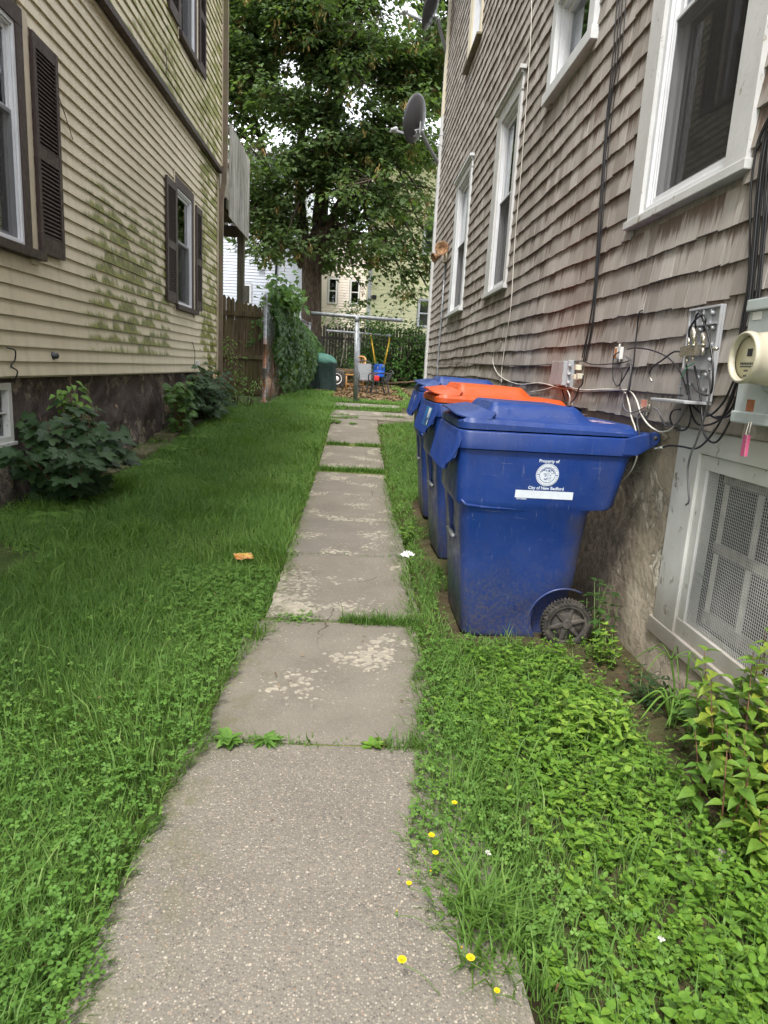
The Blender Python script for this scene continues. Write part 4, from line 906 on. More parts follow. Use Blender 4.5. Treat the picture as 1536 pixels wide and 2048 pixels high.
    for (yo, s) in ((3.212, 1), (3.928, -1)):
        c = (1.145, yo, .118); m = MB()
        m.lathe(c, (0, s, 0), [(.004, .098), (.0, .104), (.002, .120), (.010, .127), (.042, .127), (.050, .120), (.050, .098), (.004, .098)], 48, cap=False)
        for k in range(44):
            a = 2*math.pi*k/44; ca, sa = math.cos(a), math.sin(a)
            for (p, q, tw) in ((.002, .022, .05), (.026, .048, -.05)):
                pa = Vector((c[0]+.1285*math.cos(a), c[1]+s*p, c[2]+.1285*math.sin(a))); pb = Vector((c[0]+.1285*math.cos(a+tw), c[1]+s*q, c[2]+.1285*math.sin(a+tw)))
                m.bar(pa, pb, .0085, .007, up=(ca, 0, sa))
        wh = m.build('wheel', M['tyre'], root); autosmooth(wh, 45)
        m = MB(); m.lathe(c, (0, s, 0), [(.022, .102), (.020, .03), (.012, .028), (.004, .024), (.003, .012), (.003, .010)], 36)
        m.lathe(c, (0, s, 0), [(.004, .103), (.002, .098), (.004, .090), (.022, .089)], 36, cap=False)
        for k in range(6):
            a = 2*math.pi*(k+.25)/6; d = Vector((math.cos(a), 0, math.sin(a))); t_ = Vector((-math.sin(a), 0, math.cos(a)))
            A = Vector((c[0], c[1]+s*.009, c[2]))+d*.022; B = Vector((c[0], c[1]+s*.009, c[2]))+d*.092; Q = Vector((0, s*.012, 0))
            m.hexa([A-t_*.017+Q, A+t_*.017+Q, B+t_*.010+Q, B-t_*.010+Q, A-t_*.009, A+t_*.009, B+t_*.005, B-t_*.005])
        m.build('hub', M['hub'], wh, .002)
    for ch in root.children:        # the rim parts sit a little higher than first drawn
        if ch.name.split('.')[0] in ('rim', 'handle', 'handle_hole', 'grab_skirt'): ch.location.z += .018
    return root
def make_lid(root, mat):
    m = MB(); nx, ny = 58, 44; x0, x1, y0, y1 = .508, 1.392, 3.186, 3.954
    def h(x, y):
        e = min(y-y0, y1-y); f = min(x-x0, x1-x)
        sy = smst(.045, .135, e); sx = smst(.10, .19, x-x0)*(1-.72*smst(1.08, 1.19, x)); z = 1.122-.020*(x-x0)
        z += .088*sx*sy
        z -= .010*smst(1.19, 1.23, x)*smst(.12, .16, e)*(1-smst(1.33, 1.36, x))       # sunken rear panel
        z += .010*math.exp(-((e-.018)/.010)**2)                                        # rolled edge
        return z-.014*(1-smst(0, .022, min(e, f)))
    def pt(i, j):
        u = i/nx; v = j/ny; x = x0+(x1-x0)*u; y = y0+(y1-y0)*v; z = h(x, y); r = .07
        cx = min(max(x, x0+r), x1-r); cy = min(max(y, y0+r), y1-r); dx, dy = x-cx, y-cy
        if dx and dy:       # pull the square corners onto a radius
            k = max(abs(dx), abs(dy)); L = math.hypot(dx, dy); x = cx+dx*k/L; y = cy+dy*k/L
        return (x, y, z)
    vs = [pt(i, j) for j in range(ny+1) for i in range(nx+1)]; g = lambda i, j: j*(nx+1)+i
    fs = [(g(i, j), g(i+1, j), g(i+1, j+1), g(i, j+1)) for j in range(ny) for i in range(nx)]
    ring = [g(i, 0) for i in range(nx+1)]+[g(nx, j) for j in range(1, ny+1)]+[g(i, ny) for i in range(nx-1, -1, -1)]+[g(0, j) for j in range(ny-1, 0, -1)]
    b = len(vs); n = len(ring); vs += [(vs[i][0], vs[i][1], 1.078) for i in ring]
    fs += [(ring[a], b+a, b+(a+1) % n, ring[(a+1) % n]) for a in range(n)]
    m.add(vs, fs, smooth=True); lid = m.build('lid', mat, root); autosmooth(lid, 38); lid.location.z += .018
    # lifted front visor
    m = MB(); top = []
    outer = [(.655, 3.198, 1.130), (.60, 3.205, 1.128), (.54, 3.225, 1.132), (.500, 3.285, 1.140), (.486, 3.40, 1.152), (.482, 3.57, 1.160), (.486, 3.74, 1.160), (.500, 3.855, 1.152), (.54, 3.915, 1.142), (.60, 3.935, 1.136), (.655, 3.942, 1.132)]
    inner = [(.69, 3.262, 1.160), (.66, 3.27, 1.162), (.64, 3.29, 1.170), (.625, 3.33, 1.178), (.62, 3.43, 1.182), (.62, 3.57, 1.182), (.62, 3.71, 1.182), (.625, 3.81, 1.178), (.64, 3.85, 1.170), (.66, 3.87, 1.162), (.69, 3.878, 1.160)]
    o2 = [(a, b_, c-.007) for a, b_, c in outer]; i2 = [(a, b_, c-.03) for a, b_, c in inner]; k = len(outer); vs = outer+inner+o2+i2
    fs = [(i, i+1, k+i+1, k+i) for i in range(k-1)]+[(2*k+i, 3*k+i, 3*k+i+1, 2*k+i+1) for i in range(k-1)]+[(i, 2*k+i, 2*k+i+1, i+1) for i in range(k-1)]
    m.add(vs, fs, smooth=True); vz = m.build('visor', mat, lid); autosmooth(vz, 35); vz.location.z += .018
    # raised relief on the front slope and bolts of the hinge
    m = MB(); a = Vector((.585, 3.57, 1.1925))
    def relief(p, q):
        z = lambda x: 1.122-.020*(x-x0)+.088*smst(.10, .19, x-x0)+.0015
        m.hexa([(p[0], p[1], z(p[0])-.006), (q[0], p[1], z(q[0])-.006), (q[0], q[1], z(q[0])-.006), (p[0], q[1], z(p[0])-.006), (p[0], p[1], z(p[0])), (q[0], p[1], z(q[0])), (q[0], q[1], z(q[0])), (p[0], q[1], z(p[0]))])
    for (p, q) in (((.630, 3.44), (.634, 3.66)), ((.680, 3.44), (.684, 3.66)), ((.634, 3.44), (.680, 3.446)), ((.634, 3.654), (.680, 3.66)), ((.642, 3.49), (.674, 3.498)), ((.642, 3.53), (.674, 3.538)), ((.642, 3.57), (.674, 3.578)), ((.642, 3.61), (.674, 3.618))): relief(p, q)
    rl = m.build('relief', mat, lid); rl.location.z += .018
    return lid
def text_mesh(body, size, extr=0, bold=0):
    cu = D.curves.new('t', 'FONT'); cu.body = body; cu.size = size; cu.offset = bold; cu.align_x = 'CENTER'; cu.align_y = 'CENTER'; cu.resolution_u = 3
    o = D.objects.new('t', cu); COL.objects.link(o); bpy.context.view_layer.update()
    me = D.meshes.new_from_object(o.evaluated_get(bpy.context.evaluated_depsgraph_get())); D.objects.remove(o)
    V = [tuple(v.co) for v in me.vertices]; F = [tuple(p.vertices) for p in me.polygons]; D.meshes.remove(me); return V, F
def writing(name, body, cx, cz, size, root, mat, fy, bold=0, sx=1.0, dy=.0016, shear=0.0):
    V, F = text_mesh(body, size, 0, bold); m = MB()
    vs = [(cx+v[0]*sx+shear*v[1], fy(cz+v[1])-dy, cz+v[1]) for v in V]; m.add(vs, F); return m.build(name, mat, root, fix=False)

C1 = make_cart()
C1.location = (.95, 3.57, 0)
def dup(root, loc, rz=0):
    r = root.copy(); COL.objects.link(r); r.location = loc; r.rotation_euler = (0, 0, rz)
    for ch in list(root.children):
        c = ch.copy(); COL.objects.link(c); c.parent = r
        for g in ch.children:
            d_ = g.copy(); COL.objects.link(d_); d_.parent = c
    return r
C2 = dup(C1, (.965, 4.80, .062), R_(1.5)); C3 = dup(C1, (.985, 6.00, .092), R_(-1.0))
tag(C1, 'scuffed blue wheeled cart with a blue lid and white city print, nearest of the row', 'refuse cart', 'wheeled carts lined up along the shingled house')
tag(C2, 'blue wheeled cart with a bright orange lid, between two blue lidded carts', 'refuse cart', 'wheeled carts lined up along the shingled house')
tag(C3, 'blue wheeled cart with a blue lid farthest along the row, behind the orange lid', 'refuse cart', 'wheeled carts lined up along the shingled house')
L1 = make_lid(C1, M['bluelid'])
def lid_copy(src, root, mat, label=None):
    c = src.copy(); c.data = src.data.copy(); c.data.materials[0] = mat; COL.objects.link(c); c.parent = root
    for g in src.children:
        d_ = g.copy(); d_.data = g.data.copy(); d_.data.materials[0] = mat; COL.objects.link(d_); d_.parent = c
    if label: c['label'] = label
    return c
lid_copy(L1, C2, M['orange'], 'bright orange lid'); lid_copy(L1, C3, M['bluelid'])
# printing on the near cart
dc = M['decal']
writing('lettering', 'Property of', .955, .9585, .0215, C1, dc, YF, .0006, .98)
writing('lettering', 'City of New Bedford', .957, .8225, .0222, C1, dc, YF, .0006, .93)
writing('lettering', 'ADDRESS', .842, .7645, .0115, C1, dc, YF, .0003, 1.05)
m = MB(); m.add([(x, YF(z)-.0016, z) for (x, z) in ((.808, .770), (1.096, .770), (1.096, .809), (.808, .809))], [(0, 1, 2, 3)]); m.build('label_box', M['decalflat'], C1, fix=False)
m = MB(); cx, cz = .955, .8905
def dsk(r0, r1, a0, a1, n, mi, dy):
    vs = []
    for k in range(n+1):
        a = R_(a0+(a1-a0)*k/n)
        for r in (r0, r1): z = cz+r*math.sin(a); vs.append((cx+r*math.cos(a), YF(z)-dy, z))
    m.add(vs, [(2*k, 2*k+1, 2*k+3, 2*k+2) for k in range(n)], mi)
dsk(.0535, .0565, 0, 360, 64, 0, .0016); dsk(.040, .0520, 0, 360, 64, 0, .0016); dsk(.0001, .0375, 0, 360, 48, 0, .0016)
rr = random.Random(4)
for k in range(30):          # lettering of the ring, too worn to read, and dark marks of the landscape inside
    a = k*12+rr.uniform(-1, 1)
    if k % 15 in (0,): dsk(.0415, .0505, a-3, a+3, 2, 1, .0021); continue
    dsk(.0435+rr.uniform(0, .002), .0485, a-rr.uniform(.8, 2), a+rr.uniform(.6, 1.6), 2, 1, .0021)
for k in range(70):
    x = rr.gauss(0, .016); z = rr.uniform(-.028, .028)
    if math.hypot(x, z) > .033: continue
    w_, h_ = rr.uniform(.001, .006), rr.uniform(.0008, .0024); zz = cz+z
    m.add([(cx+x-w_, YF(zz)-.0022, zz), (cx+x, YF(zz)-.0022, zz-h_), (cx+x+w_, YF(zz)-.0022, zz+h_*.3), (cx+x+w_*.2, YF(zz)-.0022, zz+h_)], [(0, 1, 2, 3)], 1)
dsk(.0310, .0350, 20, 160, 20, 1, .0020)
m.build('city_seal', [M['decalflat'], M['blue']], C1, fix=False)
# worn paper on the near lid, stickers on the other carts
m = MB(); rr = random.Random(2)
for k in range(26):
    x = rr.uniform(1.13, 1.34); y = rr.uniform(3.33, 3.62); a, b = rr.uniform(.01, .045), rr.uniform(.003, .012)
    z = 1.122-.020*(x-.508)+.088*(1-.72*smst(1.08, 1.19, x))*.999-.010*smst(1.19, 1.23, x)+.0035
    m.add([(x-a, y-b, z), (x+a*.8, y-b*.6, z), (x+a, y+b, z), (x-a*.7, y+b, z)], [(0, 1, 2, 3)])
lift = .018; m.v = [(a, b, c+lift) for a, b, c in m.v]; M['tornlabel'] = plain('torn_pink_label', (.62, .45, .52), .7, 0, .15, 40); m.build('torn_label', M['tornlabel'], C1, fix=False)
M['teal'] = plain('teal_sticker', (.02, .20, .38), .4, 0, .3, 30); M['tealdark'] = plain('dark_green_sticker', (.03, .12, .09), .4, 0, .2, 30)
m = MB()
def skq(y0, y1, z0, z1, mi, o=.002):
    f = lambda y, z: (.452+(z-.872)*.046/.168-.0065-o, y, z); m.add([f(y0, z0), f(y0, z1), f(y1, z1), f(y1, z0)], [(0, 1, 2, 3)], mi)
skq(3.25, 3.52, .93, 1.055, 0); skq(3.25, 3.40, .935, .99, 1, .003); skq(3.28, 3.38, .985, 1.05, 2, .003); skq(3.265, 3.29, .94, .975, 2, .004)
st = m.build('sticker', [M['teal'], M['tealdark'], M['stick']], C1, fix=False); st.parent = C2; st['label'] = 'torn teal and white sticker on the grab skirt'
m = MB(); skq(3.42, 3.50, .95, 1.05, 0); skq(3.46, 3.49, .93, .96, 0, .003)
st = m.build('sticker', [M['stick']], C1, fix=False); st.parent = C3
# ------------------------------------------------------------------ cables, boxes and dishes on the shingled wall
XC = XR-.022
def z5(*pts, X=XC): return [onX(1080+a/3.368, 560+b/3.368, X-(c[0] if c else 0)) for (a, b, *c) in pts]
def px(*pts, X=XC): return [onX(a, b, X) for (a, b) in pts]
def cab(pts, r=.0034, mat='black', label='', group=None, cat='cable'): return cable(pts, r, M[mat], label, cat, group)
# left hanging strands
strands = [[(1237, -30), (1225, 120), (1212, 250), (1198, 430), (1190, 560), (1180, 640), (1164, 716)], [(1242, -30), (1232, 100), (1214, 250), (1201, 440), (1188, 590), (1178, 650), (1167, 722)],
           [(1247, -30), (1236, 110), (1216, 250), (1203, 430), (1192, 570), (1184, 650), (1170, 722)], [(1254, -30), (1243, 110), (1222, 245), (1207, 420), (1194, 570), (1186, 650), (1173, 722)]]
OR = ['first', 'second', 'third', 'fourth', 'fifth', 'sixth', 'seventh']
for k, s in enumerate(strands): cab(px(*s, X=XC-.006*(k % 2)), .0040 if k < 3 else .003, 'black', '%s from the left of the four black cables hanging left of the large window' % OR[k], 'cables hanging left of the large window')
# right bundle at the edge of the frame
rb = [[(1548, 215), (1524, 262), (1512, 300), (1502, 380), (1500, 470), (1497, 560), (1484, 640), (1479, 672)], [(1550, 225), (1530, 268), (1520, 330), (1512, 400), (1506, 480), (1498, 580), (1487, 650), (1481, 676)],
      [(1552, 235), (1534, 272), (1523, 340), (1514, 430), (1508, 500), (1499, 600), (1490, 650), (1484, 680)], [(1553, 240), (1536, 290), (1524, 380), (1516, 470), (1508, 560), (1501, 640), (1497, 680)],
      [(1560, 220), (1540, 270), (1532, 360), (1524, 480), (1514, 580), (1506, 640), (1501, 680)], [(1562, 250), (1545, 300), (1536, 400), (1527, 500), (1518, 600), (1512, 640), (1506, 690)],
      [(1545, 260), (1520, 290), (1515, 300), (1523, 270), (1560, 200)]]
for k, s in enumerate(rb): cab(px(*s, X=XC-.012*(k % 3)), .0052 if k in (3, 4) else .0042, 'black', '%s strand from the left in the black cable bundle right of the large window' % OR[k], 'cables bundled right of the large window')
lp = [[(1320, 640, .03), (1300, 690, .03), (1230, 830, .03), (1130, 915, .02), (1040, 860, .02), (1010, 800, .02), (985, 700, .03)],
      [(1345, 640, .05), (1335, 720, .05), (1300, 900, .04), (1210, 1070, .04), (1150, 1090, .04), (1100, 1020, .04), (1090, 900, .03), (1075, 740, .03), (1040, 580, .03)],
      [(1350, 640, .04), (1330, 860, .03), (1230, 930, .02), (1160, 920, .02), (1110, 870, .02)],
      [(1335, 640, .02), (1300, 780, .02), (1230, 920, .02), (1140, 975, .02), (1060, 970, .02), (1020, 900, .02), (1005, 800, .02), (985, 570, .03)],
      [(1330, 660, .06), (1280, 800, .06), (1210, 960, .055), (1130, 1075, .05), (1050, 1135, .04), (960, 1122, .03), (880, 1115, .03), (825, 1127, .03)],
      [(1345, 650, .03), (1330, 780, .02), (1260, 900, .02), (1180, 925, .01)]]
for k, s in enumerate(lp): cab(z5(*s), .0042, 'black', ['topmost black cable swinging left from below the meter to the bracket', 'black cable sagging in front of the top board of the cellar window', 'short black cable crossing just under the right of the bracket', 'black cable passing straight under the grey bracket to its top', 'black cable from the meter that ends in the loose white plug', 'short black cable end tucked behind the loops below the meter'][k], 'cables looping below the meter')
m = MB(); a, b = z5((828, 1127, .03), (795, 1132, .03)); m.tube([a, b], .0055, 10); c_, = z5((772, 1137, .03)); m.tube([b, c_], .004, 8)
tag(m.build('cable_connector', M['stick']), 'white plug on the loose cable end over the stucco', 'connector')
cab(z5((1082, 625, .05), (1105, 608, .06), (1130, 620, .07), (1146, 700, .07), (1135, 820, .07), (1095, 960, .06), (1052, 1090, .05), (1018, 1170, .05), (996, 1270, .04), (1000, 1400, .035), (1003, 1490, .03), (982, 1515, .03)), .0042, 'greyc', 'loose dark grey cable hanging in front of the cellar window frame')
cab(z5((1048, 330, .06), (1050, 250, .07), (1075, 222, .07), (1105, 290, .08), (1135, 380, .08), (1160, 520, .08), (1165, 650, .08), (1155, 750, .07), (1120, 778, .06), (1060, 750, .06), (1020, 700, .05)), .0042, 'black', 'black cable arching over the connectors of the grey bracket')
cab(z5((1005, 395, .06), (1008, 330, .07), (1050, 265, .07), (1095, 236, .08), (1116, 262, .08), (1105, 345, .07)), .0042, 'black', 'short black jumper between two metal connectors')
cab(z5((588, 467, .03), (640, 458, .03), (740, 470, .03), (850, 515, .03), (925, 590, .03), (965, 670, .03), (990, 770, .03)), .0036, 'black', 'black cable from the orange splitter to the grey bracket')
cab(z5((962, 485, .05), (900, 485, .05), (830, 535, .05), (760, 585, .05), (738, 630, .05), (742, 660, .05)), .0040, 'black', 'black cable with a loose connector hanging left of the bracket')
m = MB(); a, b = z5((742, 655, .05), (754, 684, .05)); m.tube([a, b], .0052, 8); tag(m.build('cable_connector', M['chrome']), 'metal connector on the drooping black cable end', 'connector')
cab(z5((532, 485, .02), (498, 515, .02), (490, 600, .02), (492, 665, .02), (518, 714, .02), (545, 690, .02), (585, 620, .02), (612, 570, .02)), .0034, 'black', 'black cable coiled left of the orange splitter')
cab(z5((570, 508, .02), (602, 540, .02), (612, 620, .02), (602, 690, .02), (590, 745, .02), (566, 800, .02), (566, 860, .02), (600, 893, .02), (650, 885, .02), (712, 856, .02)), .0034, 'greyc', 'grey cable between the two splitters')
cab(z5((510, 566, .02), (545, 595, .02), (552, 650, .02), (538, 715, .02), (555, 746, .02), (600, 735, .02), (615, 640, .02), (628, 560, .02)), .0032, 'black', 'thin black cable crossing the coil under the splitter')
cab(z5((690, 205, .0), (668, 222, .02), (656, 320, .01), (642, 440, .01), (632, 550, .01), (612, 650, .01), (600, 745, .01)), .0040, 'black', 'black cable coming out of the shingles above the splitter')
cab(z5((765, 858, .03), (798, 885, .03), (822, 945, .03), (860, 985, .03), (925, 962, .03), (980, 870, .03), (1000, 820, .03)), .0040, 'greyc', 'grey cable sagging from the lower splitter')
cab(z5((945, 872, .03), (895, 880, .03), (876, 930, .03), (900, 985, .03), (955, 1015, .03), (1000, 985, .03), (1020, 900, .03)), .0038, 'black', 'short black loop hanging over the stucco edge')
cab(z5((212, 732, .01), (280, 750, .01), (420, 746, .01), (540, 742, .01), (606, 748, .01), (650, 810, .015), (680, 900, .02), (730, 975, .02), (800, 1020, .03), (860, 1016, .03), (905, 985, .03)), .0042, 'whitec', 'white cable running to the right and sagging below the splitter')
cab(z5((212, 725, .012), (300, 742, .012), (430, 737, .012), (560, 748, .01), (598, 830, .015), (618, 930, .02), (642, 1000, .02), (652, 1100, .02), (652, 1190, .02), (620, 1275, .02), (560, 1350, .02)), .0042, 'whitec', 'white cable dropping behind the near cart')
cab(z5((720, 880, .02), (668, 900, .02), (655, 960, .02), (668, 1030, .01), (668, 1100, .0)), .0034, 'greyc', 'short grey cable dropping from the lower splitter')
cab(z5((600, 745, .01), (700, 757, .01), (850, 772, .01), (960, 778, .02)), .0036, 'black', 'black cable stapled level under the grey bracket')
cab(px((877, 722), (960, 728), (1040, 731), (1080, 730), (1120, 727), (1160, 722), (1187, 729), (1240, 726), (1262, 720)), .0034, 'black', 'black cable stapled along a shingle course')
cab(px((1064, -30), (1062, 60), (1056, 160), (1044, 320), (1030, 480), (1022, 610), (1010, 690), (1003, 745), (1003, 765)), .0038, 'whitec', 'long thin white cable running down beside the tall window')
cab(px((1002, 683), (990, 700), (986, 725), (1000, 752), (1035, 768), (1080, 766), (1120, 776), (1148, 776)), .0038, 'whitec', 'white cable curling from a hole to the grey box')
cab(px((1060, 784), (1085, 780), (1110, 773), (1125, 770)), .0034, 'whitec', 'short white cable entering the grey box from the left')
cab(z5((292, 640, .03), (285, 700, .03), (262, 730, .03), (240, 790, .03), (205, 828, .03)), .0045, 'black', 'black cable bending down from the cream clips to the orange lid')
cab(z5((150, 740, .02), (160, 780, .02), (178, 830, .02)), .0045, 'black', 'short black cable dropping under the grey box')
cab(z5((180, 735, .02), (200, 780, .02), (200, 840, .01)), .0036, 'whitec', 'short white cable dropping under the grey box')
cab(px((934, 690), (905, 745), (896, 756)), .003, 'black', 'thin black wire slanting behind the far cart')
cab(z5((1040, 560, .04), (990, 590, .05), (950, 660, .04)), .0022, 'green', 'thin green wire at the grey bracket')
def bxw(m, p, q, d0, d1, mi=0):      # box from two pixel corners on the wall
    a = onX(p[0], p[1], XR); b = onX(q[0], q[1], XR); m.box((XR-d0, a[1], a[2]), (XR-d1, b[1], b[2]), mi)
def at(y0, y1, z0, z1, d0, d1, m, mi=0): m.box((XR-d0, y0, z0), (XR-d1, y1, z1), mi)
# grey service box
m = MB(); at(4.52, 4.80, 1.31, 1.47, .012, .085, m); at(4.50, 4.52, 1.30, 1.475, .012, .06, m)
for z in (1.33, 1.385, 1.44): m.lathe((XR-.05, 4.50, z), (0, -1, 0), [(0, .010), (.012, .012), (.02, .008)], 8)
bx = m.build('service_box', M['greyp'], None, .006); tag(bx, 'small grey plastic service box on the shingles above the orange lid', 'utility box')
for (y, z, lb) in ((4.38, 1.43, 'upper'), (4.33, 1.375, 'lower right'), (4.40, 1.37, 'lower left')):
    m = MB(); at(y-.02, y+.02, z-.017, z+.017, .012, .05, m); tag(m.build('cable_clip', M['cream'], None, .004), '%s one of three cream cable clips beside the grey service box' % lb, 'cable clip', 'cream clips beside the grey box')
# splitters
m = MB(); at(3.70, 3.78, 1.475, 1.54, .014, .034, m); 
for (y, z) in ((3.715, 1.47), (3.765, 1.47), (3.74, 1.545)): m.tube([(XR-.024, y, z-.01), (XR-.024, y, z+.012)], .006, 8, 1)
m.box((XR-.036, 3.735, 1.48), (XR-.034, 3.77, 1.535), 2)
tag(m.build('splitter', [M['stick'], M['chrome'], M['orangep']], None, .002), 'white splitter with an orange label in the middle of the cable tangle', 'splitter')
m = MB(); at(3.27, 3.34, 1.215, 1.275, .014, .034, m)
for (y, z) in ((3.28, 1.21), (3.31, 1.21), (3.35, 1.245), (3.26, 1.245)): m.tube([(XR-.024, y, z-.014), (XR-.024, y, z+.01)], .006, 8, 0)
tag(m.build('splitter', M['chrome'], None, .002), 'small metal splitter low on the wall above the stucco', 'splitter')
# open grey bracket with ribs
G = empty('cable_bracket', (XR, 2.85, 1.29), 'open grey plastic bracket full of coax connectors left of the meter', 'utility bracket')
m = MB(); at(2.695, 2.96, 1.292, 1.675, .018, .028, m); at(2.695, 2.706, 1.292, 1.675, .028, .040, m); at(2.706, 2.96, 1.664, 1.675, .028, .040, m); at(2.952, 2.96, 1.292, 1.664, .028, .036, m); m.build('back_plate', M['greyp'], G, .003)
m = MB(); at(2.70, 3.02, 1.280, 1.292, .015, .13, m); m.build('bottom_flap', M['greyp'], G, .003)
m = MB()
for z in (1.60, 1.51, 1.42, 1.345): at(2.71, 2.948, z, z+.005, .028, .042, m)
for y in (2.77, 2.83, 2.89): at(y, y+.004, 1.60, 1.662, .028, .040, m)
build_each(m, 'rib', M['greyp'], G)
m = MB()
for (y, z) in ((2.74, 1.585), (2.79, 1.585), (2.84, 1.583), (2.90, 1.58), (2.74, 1.52), (2.79, 1.49), (2.73, 1.46), (2.74, 1.40), (2.80, 1.39), (2.86, 1.36), (2.735, 1.34), (2.76, 1.645)): m.lathe((XR-.026, y, z), (-1, 0, 0), [(0, .009), (.014, .0085), (.018, .006)], 10)
build_each(m, 'peg', M['greyp'], G)
m = MB()
a, b = z5((965, 485, .05), (1068, 470, .05)); m.bar(a, b, .03, .042, 0, (0, 0, 1))
for s in ([(1042, 320, .06), (1036, 435, .06)], [(1102, 360, .06), (1100, 435, .06)]):
    a, b = z5(*s); m.tube([a, b], .0125 if s[0][0] < 1090 else .010, 12); a, b = [Vector(q) for q in z5(*s)]; m.tube([b, b+(b-a)*.12], .013, 6)
for s in ([(1005, 390, .06), (1003, 440, .06)], [(988, 520, .05), (990, 560, .05)], [(1030, 500, .05), (1030, 550, .05)], [(1097, 450, .06), (1096, 505, .06)], [(1150, 470, .05), (1195, 462, .05)]):
    a, b = z5(*s); m.tube([a, b], .0075, 8)
build_each(m, 'connector', M['chrome'], G)
# electricity meter and its box
E_ = empty('electric_meter', (XR, 2.2, 1.2), 'round glass electricity meter on a pale grey box at the right edge', 'electric meter')
m = MB(); at(2.02, 2.385, 1.615, 1.655, .012, .115, m); at(2.03, 2.375, 1.26, 1.615, .012, .105, m); at(2.02, 2.38, 1.235, 1.275, .012, .112, m)
m.build('box', M['meterbox'], E_, .005)
cy, cz = 2.150, 1.450
m = MB(); m.lathe((XR-.10, cy, cz), (-1, 0, 0), [(0, .105), (.012, .108), (.022, .104), (.03, .094)], 40); m.build('collar', M['meterbox'], E_)
m = MB(); m.lathe((XR-.125, cy, cz), (-1, 0, 0), [(0, .088), (.018, .087), (.022, .083), (.05, .082), (.052, .080), (.086, .0795), (.092, .082), (.102, .083), (.110, .080), (.113, .075), (.109, .070), (.094, .067)], 44, cap=False)
m.build('housing', M['meterring'], E_)
m = MB(); m.lathe((XR-.212, cy, cz), (-1, 0, 0), [(.0, .068), (.004, .0675)], 44); f_ = m.build('dial_face', M['meterface'], E_)
xf = XR-.2165
m = MB(); m.box((xf-.001, cy-.024, cz+.004), (xf, cy+.004, cz+.028), 0); 
m.box((xf-.001, cy-.030, cz-.030), (xf, cy+.035, cz-.0265), 0); m.box((xf-.001, cy-.01, cz-.060), (xf, cy+.008, cz-.055), 0)
for k in range(8): m.box((xf-.001, cy-.034+k*.009, cz-.022), (xf, cy-.029+k*.009, cz-.015), 0)
for k in range(3): m.box((xf-.001, cy-.012+k*.008, cz-.044), (xf, cy-.008+k*.008, cz-.038), 0)
m.build('display', M['ink'], f_)
m = MB()
def lab(t0, t1, a0, a1, mi, r):
    n = 8; vs = []
    for k in range(n+1):
        a = R_(a0+(a1-a0)*k/n)
        for t_ in (t0, t1): vs.append((XR-.125-t_, cy+r*math.cos(a), cz+r*math.sin(a)))
    m.add(vs, [(2*k, 2*k+1, 2*k+3, 2*k+2) for k in range(n)], mi)
lab(.024, .050, 5, 75, 0, .0832); lab(.024, .050, -55, -8, 0, .0832); lab(.040, .049, 22, 48, 1, .0836); lab(.040, .049, -38, -12, 1, .0836)
for k in range(5): lab(.026+.0025*k, .0270+.0025*k, -50, -14, 2, .0836)
m.build('warning_labels', [M['stick'], M['redink'], M['ink']], E_, fix=False)
m = MB(); m.box((XR-.1065, 2.30, 1.585), (XR-.105, 2.35, 1.612), 0); m.box((XR-.1065, 2.255, 1.278), (XR-.105, 2.30, 1.318), 1); build_each(m, 'sticker', [M['stick'], M['rustst']], E_)
m = MB(); m.tube([(XR-.125, 2.235, 1.245), (XR-.13, 2.235, 1.20), (XR-.128, 2.222, 1.20), (XR-.125, 2.222, 1.245)], .0022, 6, 0); m.box((XR-.135, 2.217, 1.128), (XR-.122, 2.240, 1.202), 1)
m.build('seal_tag', [M['chrome'], M['pink']], E_, .004)
m = MB(); m.tube([(XR-.055, 2.12, 1.235), (XR-.055, 2.12, 1.16)], .022, 12); m.build('conduit', M['greyp'], E_)
# flood lamp with its conduit
F_ = empty('flood_lamp', (XR, 12.0, 3.3), 'rusty twin flood lamp on a conduit near the far corner of the shingled house', 'flood lamp')
m = MB(); p = Vector((1.36, 11.9, 3.36)); dd = Vector((-.25, -1, .02)); m.lathe(p+dd*-.02, dd, [(0, .03), (.05, .05), (.12, .10), (.15, .115), (.152, .10), (.10, .05)], 20); m.build('lamp_shade', M['rustbulb'], F_)
m = MB(); p = Vector((1.33, 12.0, 3.28)); dd = Vector((-.9, -.3, -.35)); m.lathe(p, dd, [(0, .025), (.05, .04), (.13, .085), (.135, .07), (.08, .03)], 18); m.build('lamp_shade', M['rustbulb'], F_)
m = MB(); m.box((XR-.07, 11.92, 3.17), (XR-.012, 12.1, 3.38)); m.build('junction_box', M['beigetrim'], F_, .01)
m = MB(); m.tube([(XR-.028, 12.0, 3.18), (XR-.028, 12.03, 2.2), (XR-.028, 12.05, 1.2), (XR-.02, 12.05, .7)], .016, 8); m.build('conduit', M['galv'], F_)
